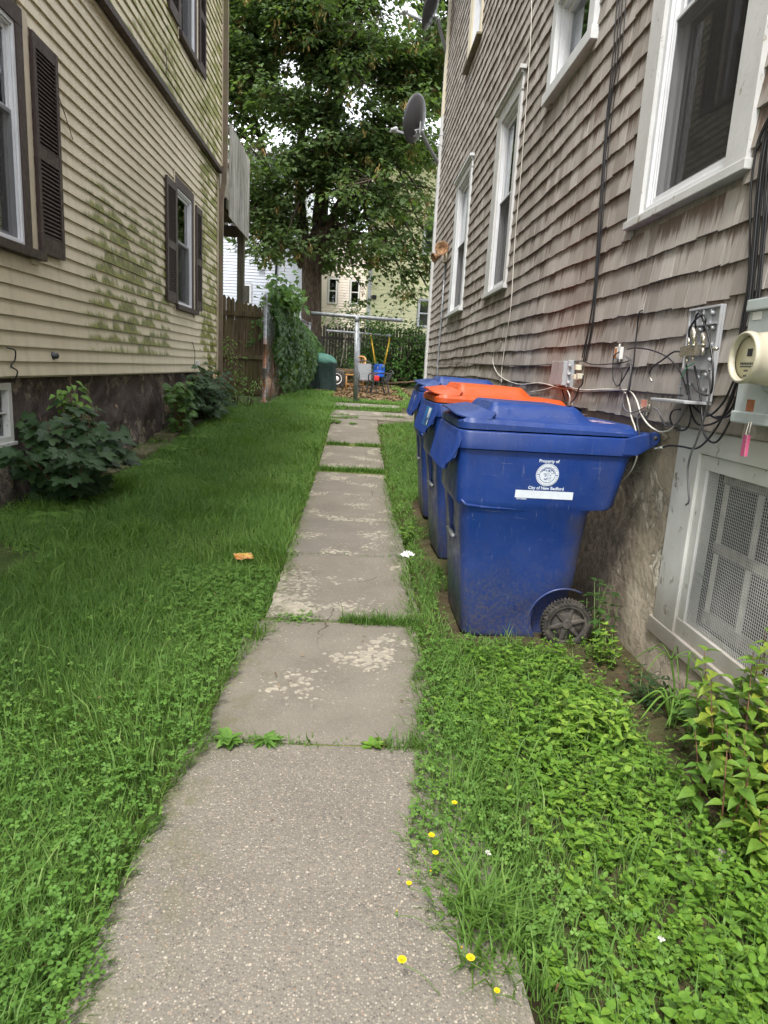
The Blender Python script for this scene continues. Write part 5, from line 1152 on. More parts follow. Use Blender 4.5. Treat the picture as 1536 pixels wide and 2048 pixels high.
# satellite dishes
def dish(base, cen, nrm, up, a, b, label):
    root = empty('satellite_dish', base, label, 'satellite dish', 'satellite dishes on the far corner of the shingled house')
    n = Vector(nrm).normalized(); u = Vector(up); u = (u-n*u.dot(n)).normalized(); s = n.cross(u); c = Vector(cen); m = MB(); vs = []; N = 40; K = 8
    for k in range(K+1):
        r = k/K
        for i in range(N):
            t_ = 2*math.pi*i/N; vs.append(c+s*a*r*math.cos(t_)+u*b*r*math.sin(t_)+n*(.11*r*r))
    vs2 = [v-n*.012 for v in vs]; fs = []
    for k in range(K):
        for i in range(N):
            q = (k*N+i, k*N+(i+1) % N, (k+1)*N+(i+1) % N, (k+1)*N+i); fs.append(q); fs.append(tuple(x+len(vs) for x in reversed(q)))
    for i in range(N): fs.append((K*N+i, K*N+(i+1) % N, len(vs)+K*N+(i+1) % N, len(vs)+K*N+i))
    m.add(vs+vs2, fs, smooth=True); m.build('reflector', M['dish'], root)
    bk = c-n*.02-u*b*.42
    m = MB(); m.box(bk-n*.12-Vector((.06, .05, .08)), bk-n*.0+Vector((.05, .05, .10))); m.tube([bk-n*.04-s*.12-u*.05, bk-n*.03, bk-n*.04+s*.12-u*.05], .018, 6); m.build('bracket', M['greyp'], root, .01)
    b0 = Vector(base); m = MB(); m.tube(spline([b0, b0+(bk-n*.08-b0)*.72+Vector((0, 0, -.03)), bk-n*.09], 6), .033, 10); m.box(b0-Vector((.0, .09, .13)), b0+Vector((.03, .09, .13))); m.build('mast', M['dishback'], root)
    l0 = bk-u*b*.30; l1 = c+n*.55-u*b*.55; m = MB(); m.tube([bk, l0, l1], .022, 8); m.build('feed_arm', M['dishback'], root)
    m = MB(); m.lathe(l1, (c+u*.05-l1), [(-.08, .02), (-.02, .035), (.03, .045), (.08, .038), (.085, .01)], 12); m.tube([l1+s*.09, l1-s*.06], .028, 8); m.build('feed_horn', M['greyp'], root)
    return root
dish((1.43, 14.12, 5.28), onY(838, 238, 13.85), (-.75, .62, .22), (0, 0, 1), .33, .42, 'lower dark grey satellite dish showing its back')
dish((1.43, 14.12, 7.22), onY(872, 12, 13.9), (-.93, .30, .28), (0, .1, 1), .33, .42, 'upper satellite dish seen edge on at the top of the frame')
m = MB(); m.tube([onY(850, 272, 13.8), (1.44, 13.3, 5.55)], .006, 5); m.tube([onY(850, 276, 13.8), (1.44, 13.5, 5.42)], .006, 5); tag(m.build('dish_brace', M['dishback']), 'thin metal struts from the lower dish to the shingles', 'brace')
# ------------------------------------------------------------------ back yard: deck, gate, fences
DK = empty('back_deck', (-3.2, 16, 4.1), 'raised weathered deck behind the tan house on a grey post', 'deck')
m = MB(); y = 14.62; k = 0
while y < 17.05: m.box((-2.70, y, 4.16+random.uniform(-.008, .008)), (-2.675, y+.085, 5.90+random.uniform(-.02, .02))); y += .148; k += 1
m.build('railing_boards', M['deckwood'], DK)
m = MB(); m.box((-2.74, 14.55, 5.72), (-2.702, 17.1, 5.81)); m.box((-2.74, 14.55, 4.30), (-2.702, 17.1, 4.48)); m.box((-4.9, 17.02, 4.2), (-2.71, 17.06, 4.45)); m.box((-4.9, 17.0, 5.72), (-2.71, 17.06, 5.80)); build_each(m, 'rail', M['postwood'], DK, .004)
m = MB(); x = -4.9
while x < -2.75: m.box((x, 17.065, 4.2), (x+.09, 17.09, 5.88)); x += .15
m.build('railing_boards', M['deckwood'], DK)
m = MB()
for k in range(16): m.box((-4.9, 14.56+k*.153, 4.50), (-2.745, 14.70+k*.153, 4.53))
for x in (-4.6, -4.0, -3.4, -2.85): m.box((x, 14.56, 4.32), (x+.045, 17.0, 4.498))
m.build('deck_floor', M['postwood'], DK)
m = MB(); m.box((-2.90, 16.8, .5), (-2.745, 16.97, 4.32)); m.box((-4.85, 16.8, .5), (-4.69, 16.97, 4.32)); build_each(m, 'post', M['postwood'], DK, .006)
G = empty('wooden_gate', (-2.4, 14.85, .55), 'mossy brown board gate between the tan house and a rusty post', 'gate')
m = MB(); x = -2.86; k = 0
while x < -2.02:
    w_ = random.choice([.085, .095, .075]); top = 2.66-(x+2.86)*.16+random.uniform(-.07, .05)
    x1 = min(x+w_, -2.0); yo = 14.84+random.uniform(0, .008); c = (x+x1)/2
    m.prism([(x, .62), (x1, .62), (x1, top-.06), (c+.015, top), (c-.015, top), (x, top-.06)], 'y', yo, yo+.02, 0, random.random()); x = x1+random.uniform(.002, .009); k += 1
m.build('boards', M['gatewood'], G)
m = MB(); m.box((-2.87, 14.79, 2.27), (-2.0, 14.835, 2.37)); m.box((-2.87, 14.79, 1.40), (-2.0, 14.835, 1.49)); m.box((-2.87, 14.80, .66), (-2.0, 14.835, .74)); build_each(m, 'rail', M['gatewood'], G, .004)
m = MB(); p0 = gz1(-1.94, 14.7)
m.lathe((-1.94, 14.7, p0-.1), (0, 0, 1), [(0, .075), (.12, .07), (.15, .048), (.16, .036), (.80, .036), (.802, .042), (.83, .042), (.832, .036), (1.30, .036), (1.302, .041), (1.33, .041), (1.332, .036), (2.22, .036), (2.24, .043), (2.30, .040), (2.34, .022), (2.36, .006)], 16)
tag(m.build('fence_post', M['galvrust']), 'round steel fence post rusted orange in its lower half', 'fence post')
# chain link running back to the tree, overgrown
CL = empty('chain_link_fence', (-1.8, 18, .6), 'chain link fence running back to the tree under ivy', 'fence')
m = MB(); FX = lambda y: -1.90+(y-14.7)*.055
m.tube([(FX(14.7), 14.7, 2.55), (FX(22), 22, 2.62)], .02, 6); m.build('top_rail', M['galvrust'], CL)
for yy in (17.2, 19.7, 22.0):
    m = MB(); m.tube([(FX(yy), yy, .4), (FX(yy), yy, 2.65)], .028, 6); m.build('post', M['galvrust'], CL)
m = MB(); zt = 1.95
for k in range(int((22-14.7+zt)/.075)):
    for sg in (1, -1):
        y0 = 14.7+k*.075-(zt if sg > 0 else 0); y1 = y0+sg*zt if sg > 0 else y0-zt
        a = (y0, 0.0); b = (y1 if sg > 0 else y0-zt, zt)
        if sg < 0: a = (y0, 0.0); b = (y0-zt, zt)
        (ya, za), (yb, zb) = a, b
        lo, hi = 14.72, 22.0
        def clip(ya, za, yb, zb):
            P = []
            for (p, q, r, s_) in ((ya, za, yb, zb),):
                t0, t1 = 0, 1; d = r-p
                if abs(d) < 1e-9: return None
                ta, tb = sorted(((lo-p)/d, (hi-p)/d)); t0 = max(t0, ta); t1 = min(t1, tb)
                if t0 >= t1: return None
                return (p+d*t0, q+(s_-q)*t0, p+d*t1, q+(s_-q)*t1)
        c = clip(ya, za, yb, zb)
        if c: m.bar((FX(c[0])+sg*.002, c[0], .62+c[1]), (FX(c[2])+sg*.002, c[2], .62+c[3]), .004, .004)
m.build('wire_mesh', M['galvrust'], CL, fix=False)
# wooden picket fence at the back of the yard
PF = empty('picket_fence', (1.5, 25.2, .9), 'dark weathered picket fence across the back of the yard', 'fence')
m = MB(); x = -7.0
while x < 9:
    h = 2.78+random.uniform(-.05, .05); w_ = .09; z0 = gz1(x, 25.2)+.03
    m.prism([(x, z0), (x+w_, z0), (x+w_, h-.07), (x+w_/2, h), (x, h-.07)], 'y', 25.20+random.uniform(0, .01), 25.225, 0, random.random()); x += w_+random.choice([.012, .02, .035])
m.build('pickets', M['slat'], PF)
m = MB()
for z in (1.25, 2.3): m.box((-7, 25.24, z), (9, 25.29, z+.09))
build_each(m, 'rail', M['slat'], PF)
# ------------------------------------------------------------------ clothes poles, swing
def tpole(x, y, zt, half, label, tilt=(0, 0), br=.042):
    root = empty('clothes_pole', (x, y, gz1(x, y)), label, 'clothes pole', 'steel clothes poles in the yard'); m = MB()
    m.tube([(x, y, gz1(x, y)-.05), (x-.045+tilt[0], y, zt-.03)], .052, 14); m.build('post', M['galv'], root)
    m = MB(); cx = x-.045+tilt[0]; m.tube([(cx-half, y, zt+.015), (cx+half, y, zt-.03)], br, 12); m.build('crossbar', M['galv'], root)
    m = MB()
    for k in (-.85, -.4, .4, .85): m.tube([(cx+half*k, y-br-.02, zt), (cx+half*k, y+br+.02, zt)], .006, 5)
    m.tube([(cx, y, zt-.12), (cx, y, zt+.01)], .058, 12); build_each(m, 'bolt', M['galv'], root)
tpole(.02, 16.0, 2.49, 1.05, 'near galvanised clothes pole standing at the end of the path')
tpole(.09, 22.7, 2.46, 1.05, 'farther clothes pole with a baby swing hanging from it', (0, 0), .035)
S_ = empty('baby_swing', (.77, 22.6, 1.2), 'blue plastic baby swing on yellow ropes', 'swing')
m = MB()
for (xt, xb, yo) in ((.43, .62, -.06), (.43, .655, .12), (1.07, .93, -.06), (1.07, .905, .12)): m.tube([(xt, 22.7, 2.42), (xb, 22.6+yo, 1.5)], .017, 6)
build_each(m, 'rope', M['yrope'], S_)
m = MB(); m.hexa([(.57, 22.74, 1.08), (.97, 22.74, 1.08), (.95, 22.70, 1.10), (.59, 22.70, 1.10), (.58, 22.82, 1.50), (.96, 22.82, 1.50), (.94, 22.78, 1.51), (.60, 22.78, 1.51)])
m.box((.59, 22.45, 1.08), (.95, 22.74, 1.13)); m.build('seat', M['swingblue'], S_, .02)
m = MB(); m.hexa([(.60, 22.42, 1.10), (.94, 22.42, 1.10), (.94, 22.46, 1.10), (.60, 22.46, 1.10), (.60, 22.40, 1.26), (.94, 22.40, 1.26), (.94, 22.44, 1.26), (.60, 22.44, 1.26)]); m.build('front_guard', M['swingblue'], S_, .015)
m = MB(); m.tube([(.70, 22.76, 1.30), (.72, 22.74, 1.42)], .015, 5); m.tube([(.86, 22.73, 1.40), (.93, 22.73, 1.48)], .015, 5); build_each(m, 'strap', M['trimc'], S_)
# clothes line remnants
cable([(-.35, 22.7, 2.45), (-.40, 22.65, 2.2), (-.42, 22.62, 1.9), (-.47, 22.6, 1.6), (-.5, 22.6, 1.35)], .018, M['twig'], 'frayed cord hanging from the farther clothes pole', 'cord', name='cord')
cable([(-.35, 22.7, 2.42), (-.10, 22.6, 2.25), (.05, 22.6, 2.12)], .008, M['twig'], 'thin slack line between pole and post', 'cord', name='cord')
cable([(.13, 15.98, 2.44), (.16, 15.98, 2.2), (.10, 15.97, 1.98), (.15, 15.97, 1.92)], .009, M['twig'], 'knotted string hanging from the near clothes pole', 'cord', name='cord')
# ------------------------------------------------------------------ covered grill
GR = empty('covered_grill', (-.9, 19.5, .62), 'barbecue grill under a two tone green cover', 'grill')
zg = .60; sec = [(.08, -1.27, -.53, 19.20, 19.75, .10), (.35, -1.24, -.55, 19.22, 19.75, .12), (.70, -1.20, -.58, 19.24, 19.74, .13), (.86, -1.24, -.54, 19.20, 19.76, .14), (.94, -1.22, -.56, 19.22, 19.76, .16), (1.04, -1.14, -.66, 19.28, 19.72, .16), (1.09, -1.04, -.82, 19.36, 19.64, .10)]
rings = []
for k, (z, a, b, c, d, r) in enumerate(sec):
    R = []
    for i, p in enumerate(rrect(a, b, c, d, zg+z, r, 7)):
        f = 1+.035*math.sin(i*1.7+k*.6)*(1 if k < 4 else .3); cx, cy = (a+b)/2, (c+d)/2
        R.append((cx+(p[0]-cx)*f, cy+(p[1]-cy)*f, p[2]+(-.10*(p[0]-cx) if k > 2 else .0)+(.04*math.sin(i*.9) if k == 0 else 0)))
    rings.append(R)
m = MB(); loft(m, rings, False, True, smooth=True); m.build('cover', M['tarp'], GR)
m = MB()
for (x, y) in ((-1.15, 19.3), (-.65, 19.3), (-1.15, 19.65), (-.65, 19.65)): m.tube([(x, y, zg-.02), (x, y, zg+.4)], .018, 6)
m.box((-1.15, 19.3, zg+.22), (-.65, 19.65, zg+.25)); m.build('frame', M['dmetal'], GR)
m = MB(); m.lathe((-1.2, 19.3, zg+.07), (1, 0, 0), [(0, .075), (.04, .075)], 14); m.build('wheel', M['tyre'], GR)
# ------------------------------------------------------------------ chairs
def wood_chair():
    root = empty('wooden_chair', (-.05, 20.0, .66), 'varnished wooden dining chair with slatted back', 'chair'); z0 = .66; zs = 1.12
    P = Vector((-.02, 20.0, 0)); ca, sa = math.cos(R_(-38)), math.sin(R_(-38))
    T = lambda x, y, z: (P.x+x*ca-y*sa, P.y+x*sa+y*ca, z)
    mw = M['vwood']; m = MB(); m.hexa([T(-.21, -.2, zs), T(.21, -.2, zs), T(.19, .2, zs), T(-.19, .2, zs), T(-.21, -.2, zs+.035), T(.21, -.2, zs+.035), T(.19, .2, zs+.035), T(-.19, .2, zs+.035)]); m.build('seat', mw, root, .008)
    for (x, y) in ((-.18, -.17), (.18, -.17)):
        m = MB(); m.tube([T(x, y, z0), T(x*.97, y, zs)], .021, 8); m.build('leg', mw, root)
    for x in (-.17, .17):
        m = MB(); m.tube([T(x, .19, z0), T(x, .18, zs), T(x, .26, zs+.48)], .021, 8); m.build('leg', mw, root)
    m = MB(); m.tube(spline([T(-.18, .255, zs+.42), T(-.12, .27, zs+.52), T(0, .27, zs+.55), T(.12, .27, zs+.52), T(.18, .255, zs+.42)]), .028, 8)
    for x in (-.10, -.035, .035, .10): m.bar(T(x, .19, zs+.02), T(x*1.1, .265, zs+.50), .028, .014)
    m.build('backrest', mw, root)
    m = MB(); m.tube([T(-.18, -.17, z0+.18), T(.18, -.17, z0+.18)], .012, 6)
    for x in (-.18, .18): m.tube([T(x, -.17, z0+.22), T(x*.95, .19, z0+.22)], .012, 6)
    build_each(m, 'stretcher', mw, root)
wood_chair()
def metal_chair(x, y, rz, z0, label, frame, sling, h=.85):
    root = empty('patio_chair', (x, y, z0), label, 'chair', 'metal patio chairs under the clothes poles'); ca, sa = math.cos(rz), math.sin(rz)
    T = lambda a, b, c: (x+a*ca-b*sa, y+a*sa+b*ca, z0+c)
    for s in (-.25, .25):
        m = MB(); m.tube(spline([T(s, -.27, 0), T(s, -.22, .22), T(s, -.20, .40), T(s, -.18, .58), T(s, .05, .62), T(s, .25, .60)], 5), .018, 7); m.build('leg', frame, root)
        m = MB(); m.tube(spline([T(s*.85, .30, 0), T(s*.85, .20, .38), T(s*.85, .26, .60), T(s*.85, .36, h)], 5), .018, 7); m.build('leg', frame, root)
    m = MB(); m.hexa([T(-.22, -.2, .38), T(.22, -.2, .38), T(.2, .22, .36), T(-.2, .22, .36), T(-.22, -.2, .395), T(.22, -.2, .395), T(.2, .22, .375), T(-.2, .22, .375)]); m.build('seat', sling, root, .004)
    m = MB(); m.hexa([T(-.2, .22, .40), T(.2, .22, .40), T(.2, .24, .40), T(-.2, .24, .40), T(-.2, .35, h), T(.2, .35, h), T(.2, .37, h), T(-.2, .37, h)]); m.build('backrest', sling, root, .004)
    m = MB(); m.tube(spline([T(-.21, .36, h), T(-.1, .37, h+.07), T(.1, .37, h+.07), T(.21, .36, h)]), .018, 7); m.tube([T(-.24, -.22, .2), T(.24, -.22, .2)], .012, 6); m.build('frame', frame, root)
metal_chair(.30, 19.3, R_(12), .62, 'grey folding patio chair behind the near clothes pole', M['dmetal'], M['gmetal'])
metal_chair(.62, 18.9, R_(-75), .62, 'dark metal patio chair turned sideways below the blue swing', M['dmetal'], M['dmetal'], .62)
m = MB(); m.box((.50, 19.0, 1.02), (.66, 19.2, 1.16)); tag(m.build('toy_box', M['redtoy'], None, .02), 'small red plastic toy on the dark patio chair', 'toy')
# scrap pile and a wheel behind the grill
rr = random.Random(5)
for k in range(22):
    a = rr.uniform(-.5, .45); L = rr.uniform(.7, 1.7); cx, cy = rr.uniform(-.75, -.05), rr.uniform(21.8, 23.0); z = .76+rr.uniform(0, .62)*(1-abs(cx+.4)/.9)
    m = MB(); dx, dy = math.cos(a)*L/2, math.sin(a)*L/2; m.bar((cx-dx, cy-dy, z+rr.uniform(-.1, .1)), (cx+dx, cy+dy, z+rr.uniform(-.1, .1)), rr.uniform(.06, .16), .025, rnd=rr.random())
    tag(m.build('scrap_board', M['scrapwood']), 'weathered scrap board lying in the pile behind the grill', 'board', 'scrap boards piled behind the grill')
for k in range(14):
    x, y = rr.uniform(.9, 1.9), rr.uniform(22.5, 24); L = rr.uniform(.5, 1.1); a = rr.uniform(-.6, .5)
    m = MB(); z = gz1(x, y)+rr.uniform(.03, .2); m.bar((x-L/2*math.cos(a), y-L/2*math.sin(a), z), (x+L/2*math.cos(a), y+L/2*math.sin(a), z+rr.uniform(-.05, .12)), .05, .03, rnd=rr.random())
    tag(m.build('scrap_stick', M['scrapwood']), 'broken stick in the heap beyond the chairs', 'stick', 'sticks heaped beyond the chairs')
WH = empty('wheel_rim', (-.62, 21.0, .95), 'black trailer tyre with a white rimmed hub behind the grill', 'wheel')
m = MB(); m.lathe((-.62, 21.1, .98), (.25, -1, 0), [(0, .17), (0, .27), (.03, .31), (.15, .31), (.18, .27), (.18, .17)], 30); m.build('tyre', M['tyre'], WH)
m = MB(); m.lathe((-.62, 21.09, .98), (.25, -1, 0), [(.15, .17), (.19, .165), (.185, .15), (.15, .14), (.16, .08), (.20, .07), (.21, .03)], 28); m.build('hub', M['stick'], WH)
# dark mesh roll leaning at the trunk
m = MB(); m.lathe((-1.30, 21.6, .70), (.0, 0, 1), [(0, .25), (.8, .24), (1.50, .27)], 26, cap=False); tag(m.build('mesh_roll', M['meshroll'], None, fix=False), 'roll of dark wire mesh standing in front of the tree trunk', 'mesh roll')
# ------------------------------------------------------------------ houses beyond the yard
def far_house(name, x0, x1, y, z1, depth, ex, mat, wins, label, corner=True, extra=None, gab=None):
    root = empty(name, ((x0+x1)/2, y, .95), label, 'house'); m = MB(); z = 1.4; k = 0; holes = [(a-.02, b+.02, c-.02, d+.02) for (a, b, c, d) in wins]
    top = gab if gab else (lambda x: z1)
    while z < z1+(2.2 if gab else 0):
        xa, xb = x0, x1
        if gab and z > z1: f = (z-z1)/2.2; c = (x0+x1)/2; xa = x0+(c-x0)*f; xb = x1+(c-x1)*f
        for (a, b) in pieces(xa, xb, z, z+ex, holes): m.add([(a, y-.022, z), (b, y-.022, z), (b, y-.002, z+ex), (a, y-.002, z+ex), (a, y, z), (b, y, z)], [(0, 1, 2, 3), (4, 5, 1, 0)])
        z += ex
    m.build('siding', mat, root)
    m = MB(); cuts = sorted({1.4, z1}|{h[2] for h in holes}|{h[3] for h in holes})
    for a, b in zip(cuts[:-1], cuts[1:]):
        for (p, q) in pieces(x0, x1, (a+b)/2-.02, (a+b)/2+.02, holes): m.box((p, y+.002, a), (q, y+.15, b))
    if gab: m.prism([(x0, z1), (x1, z1), ((x0+x1)/2, z1+2.2)], 'y', y+.002, y+.15)
    m.box((x0, y+.15, .6), (x0+.15, y+depth, z1)); m.box((x1-.15, y+.15, .6), (x1, y+depth, z1)); m.box((x0+.15, y+depth-.15, .6), (x1-.15, y+depth, z1)); m.build('wall', mat, root)
    m = MB(); m.box((x0-.02, y+.01, .4), (x1+.02, y+depth, 1.4)); m.build('foundation', M['found_r'], root)
    if corner: m = MB(); m.box((x0-.02, y-.04, 1.3), (x0+.13, y+.1, z1)); m.box((x1-.13, y-.04, 1.3), (x1+.02, y+.1, z1)); build_each(m, 'corner_board', M['trimc'], root)
    for (a, b, c, d) in wins:
        m = MB(); fw = .09
        for q in ((a, a+fw, c, d), (b-fw, b, c, d), (a+fw, b-fw, c, c+fw), (a+fw, b-fw, d-fw, d)): m.box((q[0], y-.05, q[2]), (q[1], y+.05, q[3]))
        zm = (c+d)/2; m.box((a+fw, y-.02, zm-.025), (b-fw, y+.04, zm+.025)); w_ = m.build('window', M['vin_w'], root)
        m = MB(); m.box((a+fw, y+.02, c+fw), (b-fw, y+.03, d-fw)); m.build('pane', M['glass'], w_)
        m = MB(); m.box((a, y+.5, c), (b, y+.55, d)); m.box((a-.02, y+.1, c), (a, y+.55, d)); m.box((b, y+.1, c), (b+.02, y+.55, d)); m.build('interior', M['curtaing'], w_)
    if gab:
        cx = (x0+x1)/2
        m = MB()
        for s, xe in ((-1, x0), (1, x1)):
            xe2 = xe+s*.3; zz = z1-.26
            m.add([(xe2, y-.3, zz), (cx, y-.3, z1+2.24), (cx, y+depth, z1+2.24), (xe2, y+depth, zz), (xe2, y-.3, zz-.2), (cx, y-.3, z1+2.04), (cx, y+depth, z1+2.04), (xe2, y+depth, zz-.2)], [(0, 1, 2, 3), (4, 7, 6, 5), (0, 4, 5, 1), (3, 2, 6, 7), (0, 3, 7, 4)])
        m.build('roof', M['trimc'], root)
    else:
        m = MB(); m.box((x0-.25, y-.3, z1), (x1+.25, y+depth+.25, z1+.22)); m.build('roof', M['trimc'], root)
    return root
yh = far_house('yellow_house', .34, 9.0, 28, 9.5, 8, .145, M['yellowh'], [(2.36, 3.25, 3.07, 4.18), (2.40, 3.3, 5.85, 6.95), (5.2, 6.1, 3.07, 4.18)], 'pale yellow sided house behind the picket fence on the right')
m = MB(); m.box((.52, 27.90, 4.04), (.68, 27.98, 4.20)); m.build('vent_hood', M['dmetal'], yh)
bh = far_house('blue_house', -13, -2.35, 30, 9.6, 8, .125, M['blueh'], [(-5.15, -4.55, 2.9, 4.55), (-3.15, -2.7, 2.6, 4.35), (-8.5, -7.4, 5.8, 7.4), (-3.9, -3.2, 6.2, 7.7)], 'pale blue sided house behind the tree on the left')
m = MB(); m.tube([(-3.55, 29.9, 4.9), (-3.42, 29.9, 7.9)], .045, 8); m.build('stovepipe', M['dmetal'], bh)
m = MB(); m.box((-4.30, 29.85, 5.15), (-4.05, 29.96, 5.42)); m.build('vent_hood', M['trimc'], bh)
far_house('beige_house', -3.4, 1.2, 36, 6.2, 8, .13, M['beigeh'], [(-1.62, -1.12, 4.45, 5.75), (-.50, .02, 4.5, 5.7), (-1.9, -1.4, 6.2, 6.6)], 'small pinkish gabled house seen between the yellow and blue houses', gab=True)
# ------------------------------------------------------------------ ground vegetation
def sn(x, y, s, o=0.0):
    """cheap smooth noise in -1..1"""
    return (np.sin(x*s+1.3*np.sin(y*s*.7+o)+o)+np.sin(y*s*1.21+1.7*np.sin(x*s*.83+2*o)+1.1*o)+.6*np.sin((x+y)*s*2.1+o*3))/2.6
def path_mask(x, y, pad=0.0):
    xl = np.interp(y, EY, EL); xr = np.interp(y, EY, ER)
    j = .030*sn(x, y, 11.0, .4)+.020*sn(x, y, 31.0, 1.9)
    return (x > xl-j+pad) & (x < xr+j-pad) & (y < 15.4) & ~((y > 14.2) & (y < 14.75) & (x < 1.0))
CARTS = [(.56, 1.25, 3.22, 3.92), (.57, 1.26, 4.48, 5.18), (.6, 1.29, 5.70, 6.40)]
def in_cart(x, y, p=0.0):
    k = np.zeros(x.shape, bool)
    for (a, b, c, d) in CARTS: k |= (x > a-p) & (x < b+p) & (y > c-p) & (y < d+p)
    return k
def soil_edge(y): return np.interp(y, [0, 1.5, 1.8, 2.07, 2.6, 3.0, 3.2, 3.3, 6.6, 7.2], [1.55, 1.45, 1.16, 1.18, 1.16, 1.06, .85, .60, .64, 1.44])
def sample(n, x0, x1, y0, y1): return RNG.uniform(x0, x1, n), RNG.uniform(y0, y1, n)
def lawn_ok(x, y):
    ok = ~path_mask(x, y) & ~in_cart(x, y, .02)
    lft = np.where(y < 7.4, -2.86, -2.58)-.03*sn(x, y, 7, .3); lft = np.where(y > 14.3, -1.78+(y-14.7)*.055, lft)
    ok &= (x > lft) & (x < soil_edge(y)+.05*sn(x, y, 9, .8))
    litter = (y > 16.3+.3*sn(x, y, 4, 1)) & (x > -.55) & (x < 1.25+.2*sn(x, y, 3, 2)) & (y < 23.5)
    ok &= ~litter & ~((y > 19.0) & (x < -.45))
    return ok
def build_grass():
    T = TB()
    for (y0, y1, dens, wd, hs) in ((.95, 1.8, 11000, .0036, 1), (1.8, 3.0, 9000, .0038, 1), (3.0, 4.6, 7000, .0044, 1), (4.6, 7.5, 4600, .0055, 1), (7.5, 11.0, 3000, .0080, .95), (11, 16.5, 1700, .0125, .9), (16.5, 24.5, 800, .022, .9)):
        for (a, b) in ((-3.2 if y0 > 3 else -2.0, -.2), (.15, 1.5 if y0 < 7 else 3.4)):
            n = int(dens*(b-a)*(y1-y0)); x, y = sample(n, a, b, y0, y1); keep = lawn_ok(x, y)
            bare = sn(x, y, 3.1, 4.0)+.5*sn(x, y, 13, 2.2); right = x > 0
            keep &= ~(right & (y > 3.1) & (y < 6.9) & (x > .50+.10*sn(x, y, 6, 1.0)) & (RNG.random(n) < .50))      # worn earth beside the carts
            keep &= RNG.random(n) < np.where(right & (y < 3.1), np.where(x < .58, 1.0, .48), 1.0)
            keep &= (RNG.random(n) < np.where(bare > .95, .35, 1))
            x, y = x[keep], y[keep]; n = len(x)
            if not n: continue
            lush = .5+.5*sn(x, y, 1.7, .9); edge = np.minimum(np.abs(x-np.interp(y, EY, EL)), np.abs(x-np.interp(y, EY, ER)))
            h = RNG.gamma(9, 1/9, n)*(.050+.032*lush)*hs*np.where(x > 0, .82, 1.0)*np.clip(.55+edge*2.5, .55, 1)
            lg = RNG.random(n) < .05; h = np.where(lg, h*1.55, h)
            lean = RNG.uniform(.35, 1.35, n); az = RNG.uniform(0, 2*math.pi, n)*.6+sn(x, y, 2.2, 3)*2.2
            az = np.where(edge < .06, np.where(np.abs(x) < .6, np.where(x > 0, math.pi, 0.0), az)+RNG.normal(0, .8, n), az)
            P = np.stack([x, y, gz(x, y)-.004], 1); r = np.clip(.44+.20*sn(x, y, 1.9, 2.0)+.10*sn(x, y, 7.5, 1)+RNG.normal(0, .15, n), 0, .93); r = np.where(RNG.random(n) < np.where(edge < .07, .16, .055), .99, r)
            T.add(*blades(P, h, wd*RNG.uniform(.6, 1.4, n)*np.where(lg, 1.3, 1), lean, az, r))
    T.build('grass', M['grass'])['kind'] = 'stuff'
    # clumps of long arching blades
    T = TB()
    for (cx, cy, k, L) in [(.36, 1.42, 110, .17), (.42, 1.36, 80, .15), (.33, 1.30, 60, .13), (-.42, 3.18, 60, .13), (-.55, 3.3, 70, .12), (-.75, 3.2, 40, .12)]+[(random.uniform(-2.2, -.6), random.uniform(1.2, 7.5), 30, random.uniform(.10, .16)) for _ in range(75)]+[(random.uniform(.35, 1.0), random.uniform(1.2, 3.0), 22, random.uniform(.09, .15)) for _ in range(20)]:
        x = RNG.normal(cx, .035, k); y = RNG.normal(cy, .035, k); ok = lawn_ok(x, y); x, y = x[ok], y[ok]; k = len(x)
        if not k: continue
        T.add(*blades(np.stack([x, y, gz(x, y)-.003], 1), RNG.uniform(.5, 1.1, k)*L, RNG.uniform(.005, .0085, k), RNG.uniform(.4, 1.3, k), RNG.uniform(0, 6.28, k), np.clip(RNG.normal(.62, .12, k), 0, .9)))
    T.build('long_grass', M['grass'])['kind'] = 'stuff'
build_grass()
def clover(T, x, y, hmin, hmax, smin, smax, tm=HEART, mi=0, rm=.5):
    n = len(x); h = RNG.uniform(hmin, hmax, n); az = RNG.uniform(0, 6.28, n); s = RNG.uniform(smin, smax, n)
    P = np.stack([x, y, gz(x, y)+h], 1); tilt = RNG.normal(0, .28, (n, 2)); N = unit(np.stack([tilt[:, 0], tilt[:, 1], np.ones(n)], 1)); r = np.clip(rm+.2*sn(x, y, 2.3, 5)+RNG.normal(0, .16, n), 0, 1)
    for k in range(3):
        a = az+k*2.094; d = np.stack([np.cos(a), np.sin(a), .12*np.ones(n)], 1); d -= N*np.sum(d*N, 1, keepdims=True)
        T.add(*leaves(tm, P, d, N, s, r), mi)
    B = P.copy(); B[:, 2] = gz(x, y)-.003; B[:, :2] += RNG.normal(0, .008, (n, 2))
    # stems as thin slivers
    V = np.stack([B, B+np.array([.0012, .0008, 0]), P], 1).reshape(-1, 3); T.add(V, np.arange(3*n).reshape(-1, 3), np.repeat(r, 3), 1)
